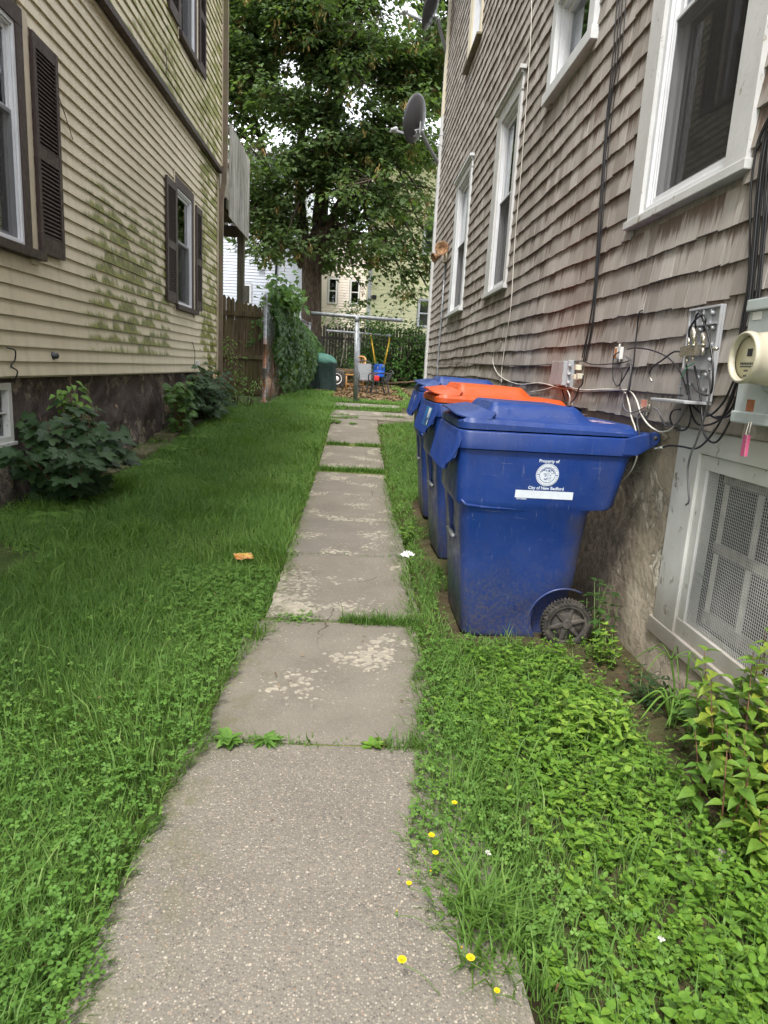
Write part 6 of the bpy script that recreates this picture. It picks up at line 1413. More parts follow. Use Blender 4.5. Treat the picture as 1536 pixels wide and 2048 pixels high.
def build_clover():
    T = TB()
    x, y = sample(12500, -1.9, -.45, .95, 4.2); k = lawn_ok(x, y) & ((sn(x, y, 2.6, 1.1)+.9*np.exp(-((x+.62)/.28)**2) > .35+RNG.normal(0, .45, len(x)))); clover(T, x[k], y[k], .035, .085, .009, .0165)
    x, y = sample(5200, .22, 1.25, .95, 3.3); k = lawn_ok(x, y) & (sn(x, y, 3.3, 2.1)+1.3*np.exp(-((x-.42)/.2)**2)*(y > 1.7) > .35+RNG.normal(0, .25, len(x))); clover(T, x[k], y[k], .03, .07, .009, .0155)
    x, y = sample(5200, -2.3, -.42, 4.2, 10); k = lawn_ok(x, y) & (sn(x, y, 1.6, .2) > .45+RNG.normal(0, .2, len(x))); clover(T, x[k], y[k], .03, .07, .011, .017)
    x, y = sample(2600, .42, 1.4, 3.3, 10); k = lawn_ok(x, y) & (x < .7) | ((y > 7) & lawn_ok(x, y)); clover(T, x[k], y[k], .02, .06, .010, .017)
    x = RNG.normal(-.27, .055, 260); y = RNG.normal(3.46, .05, 260); clover(T, x, y, .01, .04, .008, .013)        # mat creeping over the slab corner
    T.build('clover', [M['clover'], M['stem']])['kind'] = 'stuff'
build_clover()
def herb(T, P, h, nodes, ls, tm, az0, mi=0, lean=(0, 0), rm=.5, stemw=.0016, up=.35, pairs=2, rs=.14, flop=.0):
    """one upright stem with opposite leaf pairs"""
    top = np.array([P[0]+lean[0]*h, P[1]+lean[1]*h, P[2]+h]); P = np.asarray(P, float); az = az0; Ps = []; Ds = []; Ns = []; Ss = []
    for k in range(nodes):
        f = (k+1)/nodes; q = P+(top-P)*f+(np.array([random.gauss(0, .008), random.gauss(0, .008), 0]) if ls > .04 else 0); s = ls*(1-.45*abs(f-.6)/.6)*random.uniform(.8, 1.15)
        for j in range(pairs):
            a = az+j*2*math.pi/pairs+random.gauss(0, .2); u = up*(.4+f)+random.gauss(0, .12)-flop*(1-f)
            d = np.array([math.cos(a)*math.cos(u), math.sin(a)*math.cos(u), math.sin(u)]); Ps.append(q); Ds.append(d); Ns.append(np.array([-math.cos(a)*math.sin(u)*.9+random.gauss(0, .15), -math.sin(a)*math.sin(u)*.9+random.gauss(0, .15), 1.0])); Ss.append(s)
        az += math.pi/2+random.gauss(0, .15 if ls < .04 else .45)
    n = len(Ps); T.add(*leaves(tm, np.array(Ps), np.array(Ds), np.array(Ns), np.array(Ss), np.clip(RNG.normal(rm, rs, n), 0, 1)), mi)
    a = random.uniform(0, 3.14); c, s = math.cos(a)*stemw, math.sin(a)*stemw
    V = np.array([P+[c, s, 0], P-[c, s, 0], top-[c*.5, s*.5, 0], top+[c*.5, s*.5, 0], P+[-s, c, 0], P-[-s, c, 0], top+[-s*.5, c*.5, 0]])
    T.add(V, np.array([(0, 1, 2), (0, 2, 3), (4, 5, 6)]), np.full(7, .3), 1)
def build_cover():
    T = TB(); cnt = 0
    while cnt < 1950:
        x, y = random.uniform(.30, 1.50), random.uniform(.95, 3.05); ax = np.array([x]); ay = np.array([y])
        if not lawn_ok(ax, ay)[0] and not (y < 1.9 and x > .9 and random.random() < .5): continue
        d = float(sn(ax, ay, 2.8, 3.3)[0])+(.9 if x > .62 else -.35 if x < .5 else .2)-(.35 if y > 2.5 else 0)
        if d < random.gauss(.05, .3): continue
        h = random.uniform(.03, .095)*(1.15 if x > .7 else .8); sp = random.random()
        if sp < .55: herb(T, (x, y, gz1(x, y)-.003), h, random.choice([2, 3, 3, 4]), random.choice([.013, .018, .022, .028, .036, .044])*random.uniform(.9, 1.1), OVATE, random.uniform(0, 6), 0, (random.gauss(0, .2), random.gauss(0, .2)), .42, up=.25)
        elif sp < .9: herb(T, (x, y, gz1(x, y)-.003), h*.8, random.choice([2, 3]), random.uniform(.015, .038), LOBED, random.uniform(0, 6), 0, (random.gauss(0, .25), random.gauss(0, .25)), .62, up=.3, pairs=3)
        else: herb(T, (x, y, gz1(x, y)-.003), h*1.3, 4, random.uniform(.02, .035), OVATE, random.uniform(0, 6), 0, (0, 0), .3, up=.3)
        cnt += 1
    for _ in range(260):     # sparse weeds in the earth by the wall and between carts
        x, y = random.choice([(random.uniform(1.15, 1.42), random.uniform(1.7, 3.1)), (random.uniform(.50, .70), random.uniform(3.0, 6.6)), (random.uniform(.5, 1.3), random.uniform(2.95, 3.22)), (random.uniform(1.2, 1.4), random.uniform(3.0, 3.5))])
        if path_mask(np.array([x]), np.array([y]))[0] or in_cart(np.array([x]), np.array([y]))[0]: continue
        herb(T, (x, y, gz1(x, y)-.003), random.uniform(.02, .07), 2, random.uniform(.012, .024), random.choice([OVATE, LOBED]), random.uniform(0, 6), 0, (0, 0), .35)
    for _ in range(700):     # pale weeds and creeping mat along the foot of the tan house
        x, y = random.uniform(-2.93, -2.55), random.choice([random.uniform(4.8, 6.6), random.uniform(8.6, 12.2), random.uniform(5, 13)])
        herb(T, (x, y, gz1(x, y)+.005), random.uniform(.03, .10), 3, random.uniform(.018, .034), random.choice([OVATE, LOBED]), random.uniform(0, 6), 0, (random.gauss(0, .2), 0), .30)
    T.build('ground_cover', [M['weed'], M['stem']])['kind'] = 'stuff'
build_cover()
# grass and weeds in the joints between the slabs
def build_joints():
    T = TB()
    for (y, xa, xb, n, L) in ((3.43, -.02, .42, 520, .055), (3.40, .05, .40, 240, .05), (2.243, .14, .32, 110, .045), (2.243, -.46, -.10, 160, .03), (2.243, -.1, .3, 70, .014), (8.50, -.42, .42, 900, .05), (8.56, -.42, .42, 500, .05), (10.40, -.40, -.05, 420, .05), (10.40, .05, .42, 420, .05), (4.703, -.40, .42, 260, .02), (3.425, -.35, 0, 60, .02), (5.913, -.42, .42, 90, .012), (12.5, -.42, -.25, 90, .06), (13.1, -.25, .1, 160, .06), (13.58, .6, 1.0, 160, .06), (14.5, -.4, 1.0, 1100, .06), (15.5, -.5, 1.1, 900, .05), (12.96, -.5, -.1, 200, .05), (13.57, -.45, -.1, 160, .04)):
        x = RNG.uniform(xa, xb, n); yy = RNG.normal(y, .018 if y < 8 else .04, n)
        T.add(*blades(np.stack([x, yy, gz(x*0, yy)-.003], 1), RNG.gamma(6, 1/6, n)*L, RNG.uniform(.003, .006, n)*(1 if y < 6 else 1.8), RNG.uniform(.3, 1.4, n), RNG.uniform(0, 6.28, n), np.clip(RNG.normal(.42, .16, n), 0, .93)))
    n = 500; x = RNG.uniform(.28, .52, n); yy = RNG.uniform(2.2, 8, n); x = np.interp(yy, EY, ER)+RNG.normal(.0, .03, n)
    T.add(*blades(np.stack([x, yy, gz(x, yy)+.004], 1), RNG.uniform(.04, .10, n), RNG.uniform(.003, .005, n), RNG.uniform(.8, 1.6, n), RNG.normal(math.pi, .7, n), np.clip(RNG.normal(.5, .2, n), 0, 1)))
    T.build('joint_grass', M['grass'])['kind'] = 'stuff'
build_joints()
def rosette(x, y, n, L, tm, mat, label, cat='weed', group=None, name='broadleaf_weed', flat=.25, z=0.0):
    T = TB(); a = RNG.uniform(0, 6.28, n); u = RNG.uniform(.0, flat*2, n); P = np.tile([x, y, gz1(x, y)+.010+z], (n, 1))+RNG.normal(0, .004, (n, 3))*[1, 1, 0]
    Dd = np.stack([np.cos(a)*np.cos(u), np.sin(a)*np.cos(u), np.sin(u)], 1); T.add(*leaves(tm, P, Dd, np.tile([0, 0, 1.0], (n, 1))+RNG.normal(0, .15, (n, 3)), RNG.uniform(.6, 1.1, n)*L, RNG.uniform(.2, .8, n)))
    return tag(T.build(name, mat), label, cat, group)
rosette(.125, 2.243, 14, .050, OVATE, M['weed'], 'small round leaved weed in the first slab joint near its middle')
rosette(-.27, 2.245, 18, .070, LANCE, M['clover'], 'dandelion like weed at the left end of the first slab joint')
rosette(-.40, 2.23, 18, .065, OVATE, M['clover'], 'broad leaved weed where the lawn meets the first slab joint')
rosette(.16, 2.25, 8, .03, LANCE, M['deadleaf'], 'small withered weed in the first slab joint')
for k, (x, y, L) in enumerate([(.62, 2.95, .07), (.70, 2.80, .06), (.54, 3.12, .06)]): rosette(x, y, 10, L, OVATE, M['weed'], ['plantain rosette in front of the near cart', 'plantain rosette closer to the camera than the cart', 'plantain rosette at the near corner of the near cart'][k])
rosette(-.33, 12.3, 16, .16, LANCE, M['grass'], 'leafy weed at the left edge of the far slabs')
rosette(-.02, 12.35, 14, .15, LANCE, M['grass'], 'leafy weed in the middle of the far slabs')
def plant(stems, label, cat, mats, name='weed_plant', group=None):
    """stems: (x, y, h, nodes, leafsize, template, lean, rnd mean, pairs, flop)"""
    root = empty(name, (stems[0][0], stems[0][1], gz1(stems[0][0], stems[0][1])), label, cat, group); T = TB(); S = MB()
    for (x, y, h, nn, ls, tm, lean, rm, pr, flop) in stems:
        z = gz1(x, y)-.01; herb(T, (x, y, z), h, nn, ls, tm, random.uniform(0, 6), 0, lean, rm, .0005, .30, pr, .17, flop)
        S.tube([(x, y, z), (x+lean[0]*h*.5, y+lean[1]*h*.5, z+h*.5), (x+lean[0]*h, y+lean[1]*h, z+h)], [.0035, .0028, .001], 5)
    o = T.build('leaves', [mats[0], mats[1]], root); S.build('stem', mats[1], root); return root
rr = random.Random(11)
# tall yellow-green plant at the right edge
st = [(1.35+rr.uniform(-.08, .11), 2.00+rr.uniform(-.18, .22), rr.uniform(.28, .55), rr.choice([10, 12, 14]), rr.uniform(.058, .082), OVATEP, (rr.gauss(-.02, .12), rr.gauss(0, .14)), rr.choice([.25, .4, .55, .7]), 2, .25) for _ in range(18)]
plant(st, 'tall yellow green nettle like weed growing in front of the cellar window', 'weed', (M['lime'], M['redstem']))
st = [(1.26+rr.uniform(-.11, .20), 1.72+rr.uniform(-.16, .16), rr.uniform(.18, .38), 8, rr.uniform(.050, .070), OVATEP, (rr.gauss(0, .15), rr.gauss(0, .15)), rr.choice([.2, .35, .5]), 2, .25) for _ in range(28)]
plant(st, 'lower yellow green weed clump at the right edge of the photo', 'weed', (M['lime'], M['redstem']))
st = [(.97+rr.uniform(-.13, .13), 2.30+rr.uniform(-.10, .10), rr.uniform(.09, .17), 3, rr.uniform(.050, .070), OVATEP, (rr.gauss(0, .15), rr.gauss(0, .15)), rr.uniform(.6, .95), 2, .0) for _ in range(26)]
plant(st, 'bright green broad leaved weed clump in the middle of the right lawn', 'weed', (M['weed'], M['stem']))
st = [(.93+rr.uniform(-.07, .07), 2.02+rr.uniform(-.05, .05), rr.uniform(.08, .13), 2, rr.uniform(.045, .056), OVATE, (rr.gauss(0, .15), rr.gauss(0, .15)), rr.uniform(.5, .8), 2, .0) for _ in range(10)]
plant(st, 'small round leaved bright clump just below the larger bright clump', 'weed', (M['weed'], M['stem']))
st = [(1.33+rr.uniform(-.07, .07), 3.20+rr.uniform(-.08, .12), rr.uniform(.18, .36), 5, rr.uniform(.045, .065), OVATEP, (rr.gauss(0, .15), rr.gauss(0, .15)), rr.uniform(.3, .8), 2, .1) for _ in range(9)]
plant(st, 'dark leaved weed standing between the cart wheel and the stucco', 'weed', (M['ivy'], M['stem']))
st = [(1.28+rr.uniform(-.05, .06), 2.98+rr.uniform(-.08, .08), rr.uniform(.10, .20), 4, rr.uniform(.028, .04), OVATE, (rr.gauss(0, .2), rr.gauss(0, .2)), rr.uniform(.4, .8), 3, .0) for _ in range(10)]
plant(st, 'light green weed in front of the dark one beside the cart wheel', 'weed', (M['weed'], M['stem']))
st = [(1.33+rr.uniform(-.05, .05), 2.62+rr.uniform(-.06, .06), rr.uniform(.10, .18), 4, rr.uniform(.05, .07), LANCE, (rr.gauss(0, .2), rr.gauss(0, .2)), rr.uniform(.2, .7), 3, .2) for _ in range(8)]
plant(st, 'grey green drooping weed at the foot of the stucco', 'weed', (M['dark'], M['stem']))
st = [(1.36+rr.uniform(-.05, .05), 2.36+rr.uniform(-.1, .1), rr.uniform(.06, .14), 4, rr.uniform(.026, .036), OVATE, (rr.gauss(0, .2), rr.gauss(0, .2)), rr.uniform(.2, .5), 2, .0) for _ in range(12)]
plant(st, 'small weed under the corner of the cellar window sill', 'weed', (M['clover'], M['stem']))
st = [(.48+rr.uniform(-.04, .04), 5.3+rr.uniform(-.12, .12), rr.uniform(.05, .12), 3, rr.uniform(.03, .045), OVATE, (rr.gauss(0, .2), rr.gauss(0, .2)), rr.uniform(.4, .8), 2, .0) for _ in range(16)]
plant(st, 'low leafy weed at the path edge beside the orange lidded cart', 'weed', (M['weed'], M['stem']))
st = [(.40+rr.uniform(-.03, .03), 2.04+rr.uniform(-.03, .03), rr.uniform(.04, .08), 3, .04, LANCE, (rr.gauss(-.4, .2), rr.gauss(0, .2)), .6, 3, .0) for _ in range(3)]
# onion stalks beside the wall
for k, (x, y) in enumerate([(1.36, 2.48), (1.40, 2.46)]):
    root = empty('onion_stalk', (x, y, 0), ['onion grass with a branching pale stalk by the stucco', 'dark arching onion leaves by the stucco'][k], 'weed'); m = MB()
    if k == 0:
        m.tube(spline([(x, y, 0), (x+.01, y+.02, .12), (x-.01, y+.05, .25)]), .0045, 6)
        for a in range(7): an = a*.9; m.tube(spline([(x-.01, y+.05, .25), (x-.01+.07*math.cos(an), y+.05+.07*math.sin(an), .285), (x-.01+.14*math.cos(an), y+.05+.14*math.sin(an), .22)]), .0022, 5)
        m.tube(spline([(x+.01, y-.03, 0), (x+.02, y-.04, .15), (x+.0, y-.06, .33)]), .004, 6)
    for a in range(9): an = a*.7+k; L = .13+.02*(a % 3); m.tube(spline([(x, y, 0), (x+L*.4*math.cos(an), y+L*.4*math.sin(an), .12), (x+L*math.cos(an), y+L*math.sin(an), .03)]), [.005]*6+[.004]*6+[.001], 5)
    m.build('leaves', M['clover'] if k else M['fern'], root)
# sapling shrubs along the tan house
def sapling(cx, cy, w, d, h, n, size, label, tm=MAPLE, mat='dark', name='sapling_shrub', z0=None, rm=.5):
    root = empty(name, (cx, cy, gz1(cx, cy)), label, 'shrub'); T = TB(); S = MB(); zb = gz1(cx, cy) if z0 is None else z0
    ns = max(6, n//16); tips = []
    for k in range(ns):
        a = random.uniform(0, 6.28); r = math.sqrt(random.random()); x = cx+w*r*math.cos(a); y = cy+d*r*math.sin(a); hh = h*(1-.5*r*r)*random.uniform(.5, 1.1)
        b = (cx+(x-cx)*.25, cy+(y-cy)*.25, zb); mid = (cx+(x-cx)*.6, cy+(y-cy)*.6, zb+hh*.55); S.tube([b, mid, (x, y, zb+hh)], [.008, .006, .002], 5); tips.append((b, mid, (x, y, zb+hh)))
    P = []; Dd = []; N = []; Z = []
    for k in range(n):
        b, mid, tp = random.choice(tips); f = random.betavariate(2.2, 1.1)
        p = np.array(mid)*(1-f)*1.0+np.array(tp)*f if random.random() < .7 else np.array(b)*(1-f)+np.array(mid)*f
        a = random.uniform(0, 6.28); rr_ = random.uniform(.03, .12); o = np.array([math.cos(a)*rr_, math.sin(a)*rr_, random.uniform(-.03, .05)]); q = p+o; q[2] = max(q[2], zb+.03)
        q[0] = max(q[0], XL+.02 if q[2] > 1.1 else -2.93)
        out = np.array([q[0]-cx+.5, (q[1]-cy)*.8-.5, 0]); dd = np.array([math.cos(a), math.sin(a), -.25]); P.append(q); Dd.append(dd+unit(out[None])[0]*.4)
        N.append(np.array([random.gauss(.35, .25), random.gauss(-.35, .25), 1])); Z.append(size*random.uniform(.6, 1.15))
    T.add(*leaves(tm, np.array(P), np.array(Dd), np.array(N), np.array(Z), np.clip(RNG.normal(rm, .2, n), 0, 1)))
    T.build('leaves', M[mat], root); S.build('stem', M['redstem'], root); return root
sapling(-2.62, 6.35, .44, .80, .92, 560, .150, 'dark leaved maple sapling against the foundation beside the cellar window')
sapling(-2.78, 6.75, .12, .25, 1.36, 90, .10, 'light green upright weed rising behind the maple sapling', OVATEP, 'clover', 'upright_weed', rm=.8)
sapling(-2.62, 12.2, .40, 1.40, .95, 900, .13, 'dark leaved maple sapling near the far corner of the tan house')
sapling(-2.66, 10.45, .20, .35, 1.2, 200, .12, 'taller light green sapling left of the far dark one', MAPLES, 'ivy', 'sapling_shrub', rm=.85)
sapling(-2.45, 14.05, .35, .40, 1.45, 170, .10, 'thin leaved weed in front of the wooden gate', LANCE, 'clover', 'upright_weed', rm=.6)
sapling(-2.15, 13.8, .30, .25, .9, 90, .09, 'low thin weed at the foot of the gate', LANCE, 'clover', 'upright_weed', rm=.6)
def fern(x, y, n, L, label):
    root = empty('fern', (x, y, gz1(x, y)), label, 'fern'); T = TB(); S = MB(); P = []; Dd = []; N = []; Z = []
    for k in range(n):
        a = random.uniform(0, 6.28); ln = L*random.uniform(.7, 1.1); bx, by = x+random.gauss(0, .05), y+random.gauss(0, .10); z = gz1(x, y); pts = []
        for i in range(13):
            f = i/12; pts.append(np.array([bx+math.cos(a)*ln*f*.85, by+math.sin(a)*ln*f*.85, z+ln*(.75*f-.62*f*f)+.01]))
        for i in range(2, 13):
            t_ = unit((pts[i]-pts[i-1])[None])[0]; s = np.cross(t_, [0, 0, 1]); w_ = ln*.26*math.sin(math.pi*(i+1)/15)
            for sg in (-1, 1): P.append(pts[i]); Dd.append(s*sg+t_*.45); N.append(np.cross(s, t_)*1.0+np.array([0, 0, .2])); Z.append(max(w_, .008))
        S.tube([tuple(p) for p in pts], .0014, 4)
    T.add(*leaves(LANCE, np.array(P), np.array(Dd), np.array(N), np.array(Z)*1.25, np.clip(RNG.normal(.5, .2, len(P)), 0, 1)))
    T.build('fronds', M['fern'], root); S.build('stem', M['stem'], root)
for (x, y, n, L, lb) in [(-2.52, 6.05, 14, .22, 'pale fern clump left of the sapling at the lawn edge'), (-2.50, 6.55, 12, .22, 'pale fern clump just in front of the maple sapling'), (-2.45, 7.6, 9, .20, 'small fern at the right foot of the maple sapling'), (-2.42, 8.35, 14, .22, 'fern clump at the near end of the concrete strip'),
                         (-2.42, 9.3, 14, .22, 'fern clump halfway along the concrete strip'), (-2.42, 10.3, 14, .22, 'fern clump toward the far end of the concrete strip'), (-2.45, 5.5, 12, .2, 'pale ferns at the left edge of the photo')]: fern(x, y, n, L, lb)
# concrete strip along the wall
m = MB(); y = 7.5
while y < 13.6:
    w_ = random.uniform(.9, 1.5); m.box((-2.93, y, gz1(-2.7, y)-.06), (-2.62+random.uniform(-.02, .02), min(y+w_-.012, 13.8), gz1(-2.7, y+w_/2)+.035)); y += w_
o = m.build('kerb_strip', M['curb'], None, .012); o['kind'] = 'structure'
# yellow flowers
def flower(x, y, h, r, lean, label, bud=False):
    root = empty('yellow_flower', (x, y, gz1(x, y)), label, 'flower', 'yellow flowers leaning over the path edge'); top = Vector((x, y, h)); b = Vector((x+lean[0], y+lean[1], gz1(x, y))); S = MB()
    S.tube(spline([b, b*.45+top*.55+Vector((0, 0, .01)), top-Vector((0, 0, .012))]), .0011, 5); S.lathe(top-Vector((0, 0, .012)), (0, -.2, 1), [(0, .0012), (.005, .0038), (.012, .0035)], 8); S.build('stem', M['stem'], root)
    T = TB()
    for (k, rr_, u) in ((16, r, .15), (12, r*.7, .5), (8, r*.42, .9)):
        if bud and k == 16: continue
        a = np.arange(k)*2*math.pi/k+k; uu = np.full(k, u+(.7 if bud else 0)); P = np.tile(np.array(top), (k, 1)); Dd = np.stack([np.cos(a)*np.cos(uu), np.sin(a)*np.cos(uu)-.15, np.sin(uu)+.05], 1)
        V0 = fan(mirror([(0, 0), (.13, .3), (.17, .92), (.06, .98), (0, .93)]), .1, .1, (0, .5)); T.add(*leaves(V0, P, Dd, np.tile([0, -.2, 1.0], (k, 1)), np.full(k, rr_), RNG.random(k)))
    T.build('petals', M['petal'], root)
FL = [((909, 1605), .12, .0125, 'farthest yellow flower, highest in the photo over the right grass'), ((863, 1670), .11, .0135, 'second highest yellow flower, at the edge of the path'), ((871, 1705), .11, .0125, 'yellow flower just under the second highest one'), ((861, 1744), .11, .011, 'half open yellow flower at the grass edge above the long grass tuft'),
      ((798, 1741), .10, .010, 'small yellow flower over the slab, left of the half open one'), ((818, 1766), .10, .011, 'yellow flower over the slab left of the long grass tuft'), ((793, 1823), .10, .009, 'small closed yellow flower alone over the slab'), ((804, 1919), .11, .0155, 'largest round yellow flower lying over the bare concrete'),
      ((923, 1897), .10, .010, 'small yellow flower at the foot of the grass tuft'), ((941, 1915), .11, .0145, 'full yellow flower at the bottom edge of the grass tuft'), ((994, 1981), .09, .010, 'lowest yellow flower, near the bottom of the photo')]
for k, (p, z, r, lb) in enumerate(FL):
    r *= .68; d_ = ray(*p); t_ = (z-H)/d_[2]; flower(float(d_[0]*t_), float(d_[1]*t_), z, r, (.07+.05*random.random(), random.uniform(-.02, .06)), lb, k in (3, 4, 6, 8))
for (x, y, z, lb) in ((.41, 1.545, .11, 'white clover flower head near the long grass tuft'), (.765, 1.285, .10, 'white clover flower head low in the right weeds')):
    T = TB(); k = 30; P = np.tile([x, y, z], (k, 1)); Dd = unit(RNG.normal(0, 1, (k, 3))+[0, 0, .6]); T.add(*leaves(LANCE, P, Dd, np.roll(Dd, 1, 1), np.full(k, .009), RNG.random(k)))
    root = empty('clover_flower', (x, y, 0), lb, 'flower'); T.build('petals', M['whitepetal'], root); S = MB(); S.tube([(x, y, 0), (x, y, z)], .001, 5); S.build('stem', M['stem'], root)
# ------------------------------------------------------------------ litter
def crumple(name, cx, cy, z, w, d, mat, label, cat, amp, rz):
    m = MB(); n = 14; vs = []; rr = random.Random(9)
    for j in range(n+1):
        for i in range(n+1):
            u, v = i/n-.5, j/n-.5; zz = z+(v*.15 if name == 'snack_wrapper' else 0)*d+amp*(math.sin(i*1.1+j*.7)+math.sin(j*1.9-i*.5)+rr.uniform(-.5, .5))*.5+amp*1.6*(1-4*u*u)*(1-4*v*v)
            x = u*w*(1+.10*math.sin(j*2.0)); y = v*d*(1+.12*math.sin(i*1.7)); vs.append((cx+x*math.cos(rz)-y*math.sin(rz), cy+x*math.sin(rz)+y*math.cos(rz), zz))
    m.add(vs, [(j*(n+1)+i, j*(n+1)+i+1, (j+1)*(n+1)+i+1, (j+1)*(n+1)+i) for j in range(n) for i in range(n)], smooth=True)
    return m, vs, n
def m_wrapper():
    m, t = newmat('snack_wrapper'); u = obc(t); X, Y, Z = sep(t, u)
    c = mixc(t, mapr(t, mth(t, 'ADD', Y, mth(t, 'MULTIPLY', X, .5)), 4.04, 4.10), (.45, .19, .02), (.55, .36, .05))
    c = mixc(t, mapr(t, noise(t, u, 45, 4), .55, .62), c, (.28, .07, .02)); c = mixc(t, mapr(t, noise(t, u, 60, 2, .5), .66, .70), c, (.5, .48, .42))
    return finish(m, t, c, .3, 0, None, .6)
M['wrapper'] = m_wrapper()
m, vs, n = crumple('snack_wrapper', -.70, 4.42, .062, .115, .095, None, '', '', .005, R_(20)); WR = m.build('snack_wrapper', M['wrapper'], None, fix=False); tag(WR, 'crumpled yellow and orange snack wrapper lying on the left lawn', 'wrapper')
m, vs, n = crumple('paper_scrap', .44, 4.74, .03, .09, .075, None, '', '', .014, R_(35)); tag(m.build('paper_scrap', M['grass_paper'], None, fix=False), 'crumpled white paper at the right edge of the path', 'paper scrap')
def stone(x, y, r, label, mat='stone'):
    bm = bmesh.new(); bmesh.ops.create_icosphere(bm, subdivisions=2, radius=r)
    for v in bm.verts: k = 1+random.uniform(-.16, .16); v.co = Vector((v.co.x*1.2*k, v.co.y*.85*k, v.co.z*.55*k))
    me = D.meshes.new('stone'); bm.to_mesh(me); bm.free(); o = link('stone', me, None, M[mat]); o.location = (x, y, gz1(x, y)+r*.25); o.rotation_euler = (0, 0, random.uniform(0, 3)); return tag(o, label, 'stone')
stone(1.145, 1.69, .032, 'pale pinkish stone in bare earth at the lower right')
stone(1.12, 1.93, .020, 'small grey stone under the yellow green weeds')
stone(1.19, 2.62, .012, 'tiny white pebble on the bare earth before the stucco', 'grass_paper')
# dead leaves and chips on the bare earth
T = TB(); x, y = sample(900, .5, 1.45, 1.6, 7.0); k = ~lawn_ok(x, y) & ~in_cart(x, y) & ~path_mask(x, y) & (x > .5); x, y = x[k], y[k]; n = len(x); a = RNG.uniform(0, 6.28, n)
T.add(*leaves(OVATEP, np.stack([x, y, gz(x, y)+.006], 1), np.stack([np.cos(a), np.sin(a), .1*np.ones(n)], 1), RNG.normal(0, .3, (n, 3))+[0, 0, 1], RNG.uniform(.006, .026, n), RNG.random(n)))
x, y = sample(240, -2.4, 1.2, 1.1, 9.0); k = ~in_cart(x, y); x, y = x[k], y[k]; n = len(x); a = RNG.uniform(0, 6.28, n); up = np.where(path_mask(x, y), .018, .045)
T.add(*leaves(LANCE, np.stack([x, y, gz(x, y)+up], 1), np.stack([np.cos(a), np.sin(a), .1*np.ones(n)], 1), RNG.normal(0, .25, (n, 3))+[0, 0, 1], RNG.uniform(.008, .030, n), RNG.random(n)))
x, y = sample(2600, -.7, 1.6, 16.3, 23.5); n = len(x); a = RNG.uniform(0, 6.28, n)
T.add(*leaves(MAPLES, np.stack([x, y, gz(x, y)+.015], 1), np.stack([np.cos(a), np.sin(a), .1*np.ones(n)], 1), RNG.normal(0, .3, (n, 3))+[0, 0, 1], RNG.uniform(.04, .10, n), RNG.random(n)))
T.build('dead_leaves', M['deadleaf'])['kind'] = 'stuff'
# ------------------------------------------------------------------ ivy, shrubs and the maple
def ivy_mass():
    root = empty('ivy', (-1.5, 18, .6), 'thick green ivy and vines smothering the chain link fence', 'ivy'); T = TB(); n = 9500
    y = 14.95+(22.0-14.95)*RNG.random(n)**1.25; top = np.interp(y, [14.9, 15.3, 16.0, 17.5, 20, 22], [2.35, 2.75, 2.75, 2.60, 2.45, 2.3])+.12*sn(y, y*0, 5, 1)
    zb = gz(-1.6+y*0, y); low = np.interp(y, [14.9, 15.3, 15.8, 16.6], [1.2, .75, .25, .0]); f = RNG.random(n)**.85; z = zb+low+(top-zb-low)*f
    bul = (.16+.42*np.interp(y, [14.9, 16, 18, 22], [0, .35, .9, 1.0]))*np.sin(np.pi*np.clip(.12+.86*f, 0, 1))+.08*sn(y, z, 4.5, 2)
    side = np.where(RNG.random(n) < .85, 1, -1); x = -1.90+(y-14.7)*.055+side*bul*(1-.35*RNG.random(n)**2)*np.where(side > 0, 1, .5)+.02
    P = np.stack([x, y, z], 1); N = unit(np.stack([side*.8+RNG.normal(0, .3, n), -.45+RNG.normal(0, .3, n), .55+RNG.normal(0, .3, n)], 1)); Dd = np.stack([RNG.normal(0, .4, n), RNG.normal(0, .4, n), -1+RNG.normal(0, .3, n)], 1)
    r = np.clip(.42+.38*sn(y, z, 3.1, .3)+RNG.normal(0, .2, n), 0, 1); T.add(*leaves(MAPLES, P, Dd, N, RNG.uniform(.045, .13, n), r))
    # a lighter vine crest rising over the top near the post
    n = 520; y = RNG.normal(16.0, .35, n); x = -1.72+RNG.normal(0, .20, n); z = 2.55+np.abs(RNG.normal(0, .30, n)); P = np.stack([x, y, z], 1)
    T.add(*leaves(MAPLE, P, np.stack([RNG.normal(.3, .5, n), RNG.normal(-.2, .4, n), RNG.normal(-.4, .3, n)], 1), RNG.normal(0, .35, (n, 3))+[.2, -.3, 1], RNG.uniform(.10, .18, n), np.clip(RNG.normal(.85, .12, n), 0, 1)))
    T.build('leaves', M['ivy'], root)
    # trailing tendrils over the gate
    T = TB(); pts = [onY(527, 655, 14.7), onY(520, 668, 14.72), onY(510, 672, 14.75), onY(505, 680, 14.76), onY(500, 690, 14.76), onY(522, 640, 14.7), onY(528, 600, 14.66), onY(515, 645, 14.74)]
    P = np.array([np.array(random.choice(pts))+RNG.normal(0, .05, 3)*[1, .2, 1] for _ in range(46)]); n = len(P)
    T.add(*leaves(MAPLES, P, np.stack([RNG.normal(0, .5, n), RNG.normal(-.3, .2, n), -np.ones(n)], 1), RNG.normal(0, .3, (n, 3))+[0, -1, .4], RNG.uniform(.05, .08, n), RNG.uniform(.4, 1, n))); T.build('tendril', M['ivy'], root)
    S = MB()
    for k in range(16):
        y = random.uniform(15.0, 21); x = -1.88+(y-14.7)*.055; S.tube(spline([(x, y, gz1(x, y)), (x+.05, y+.1, 1.2), (x-.03, y+.25, 2.0), (x+.05, y+.3, 2.5)]), .014, 5)
    S.build('stem', M['redstem'], root)
ivy_mass()
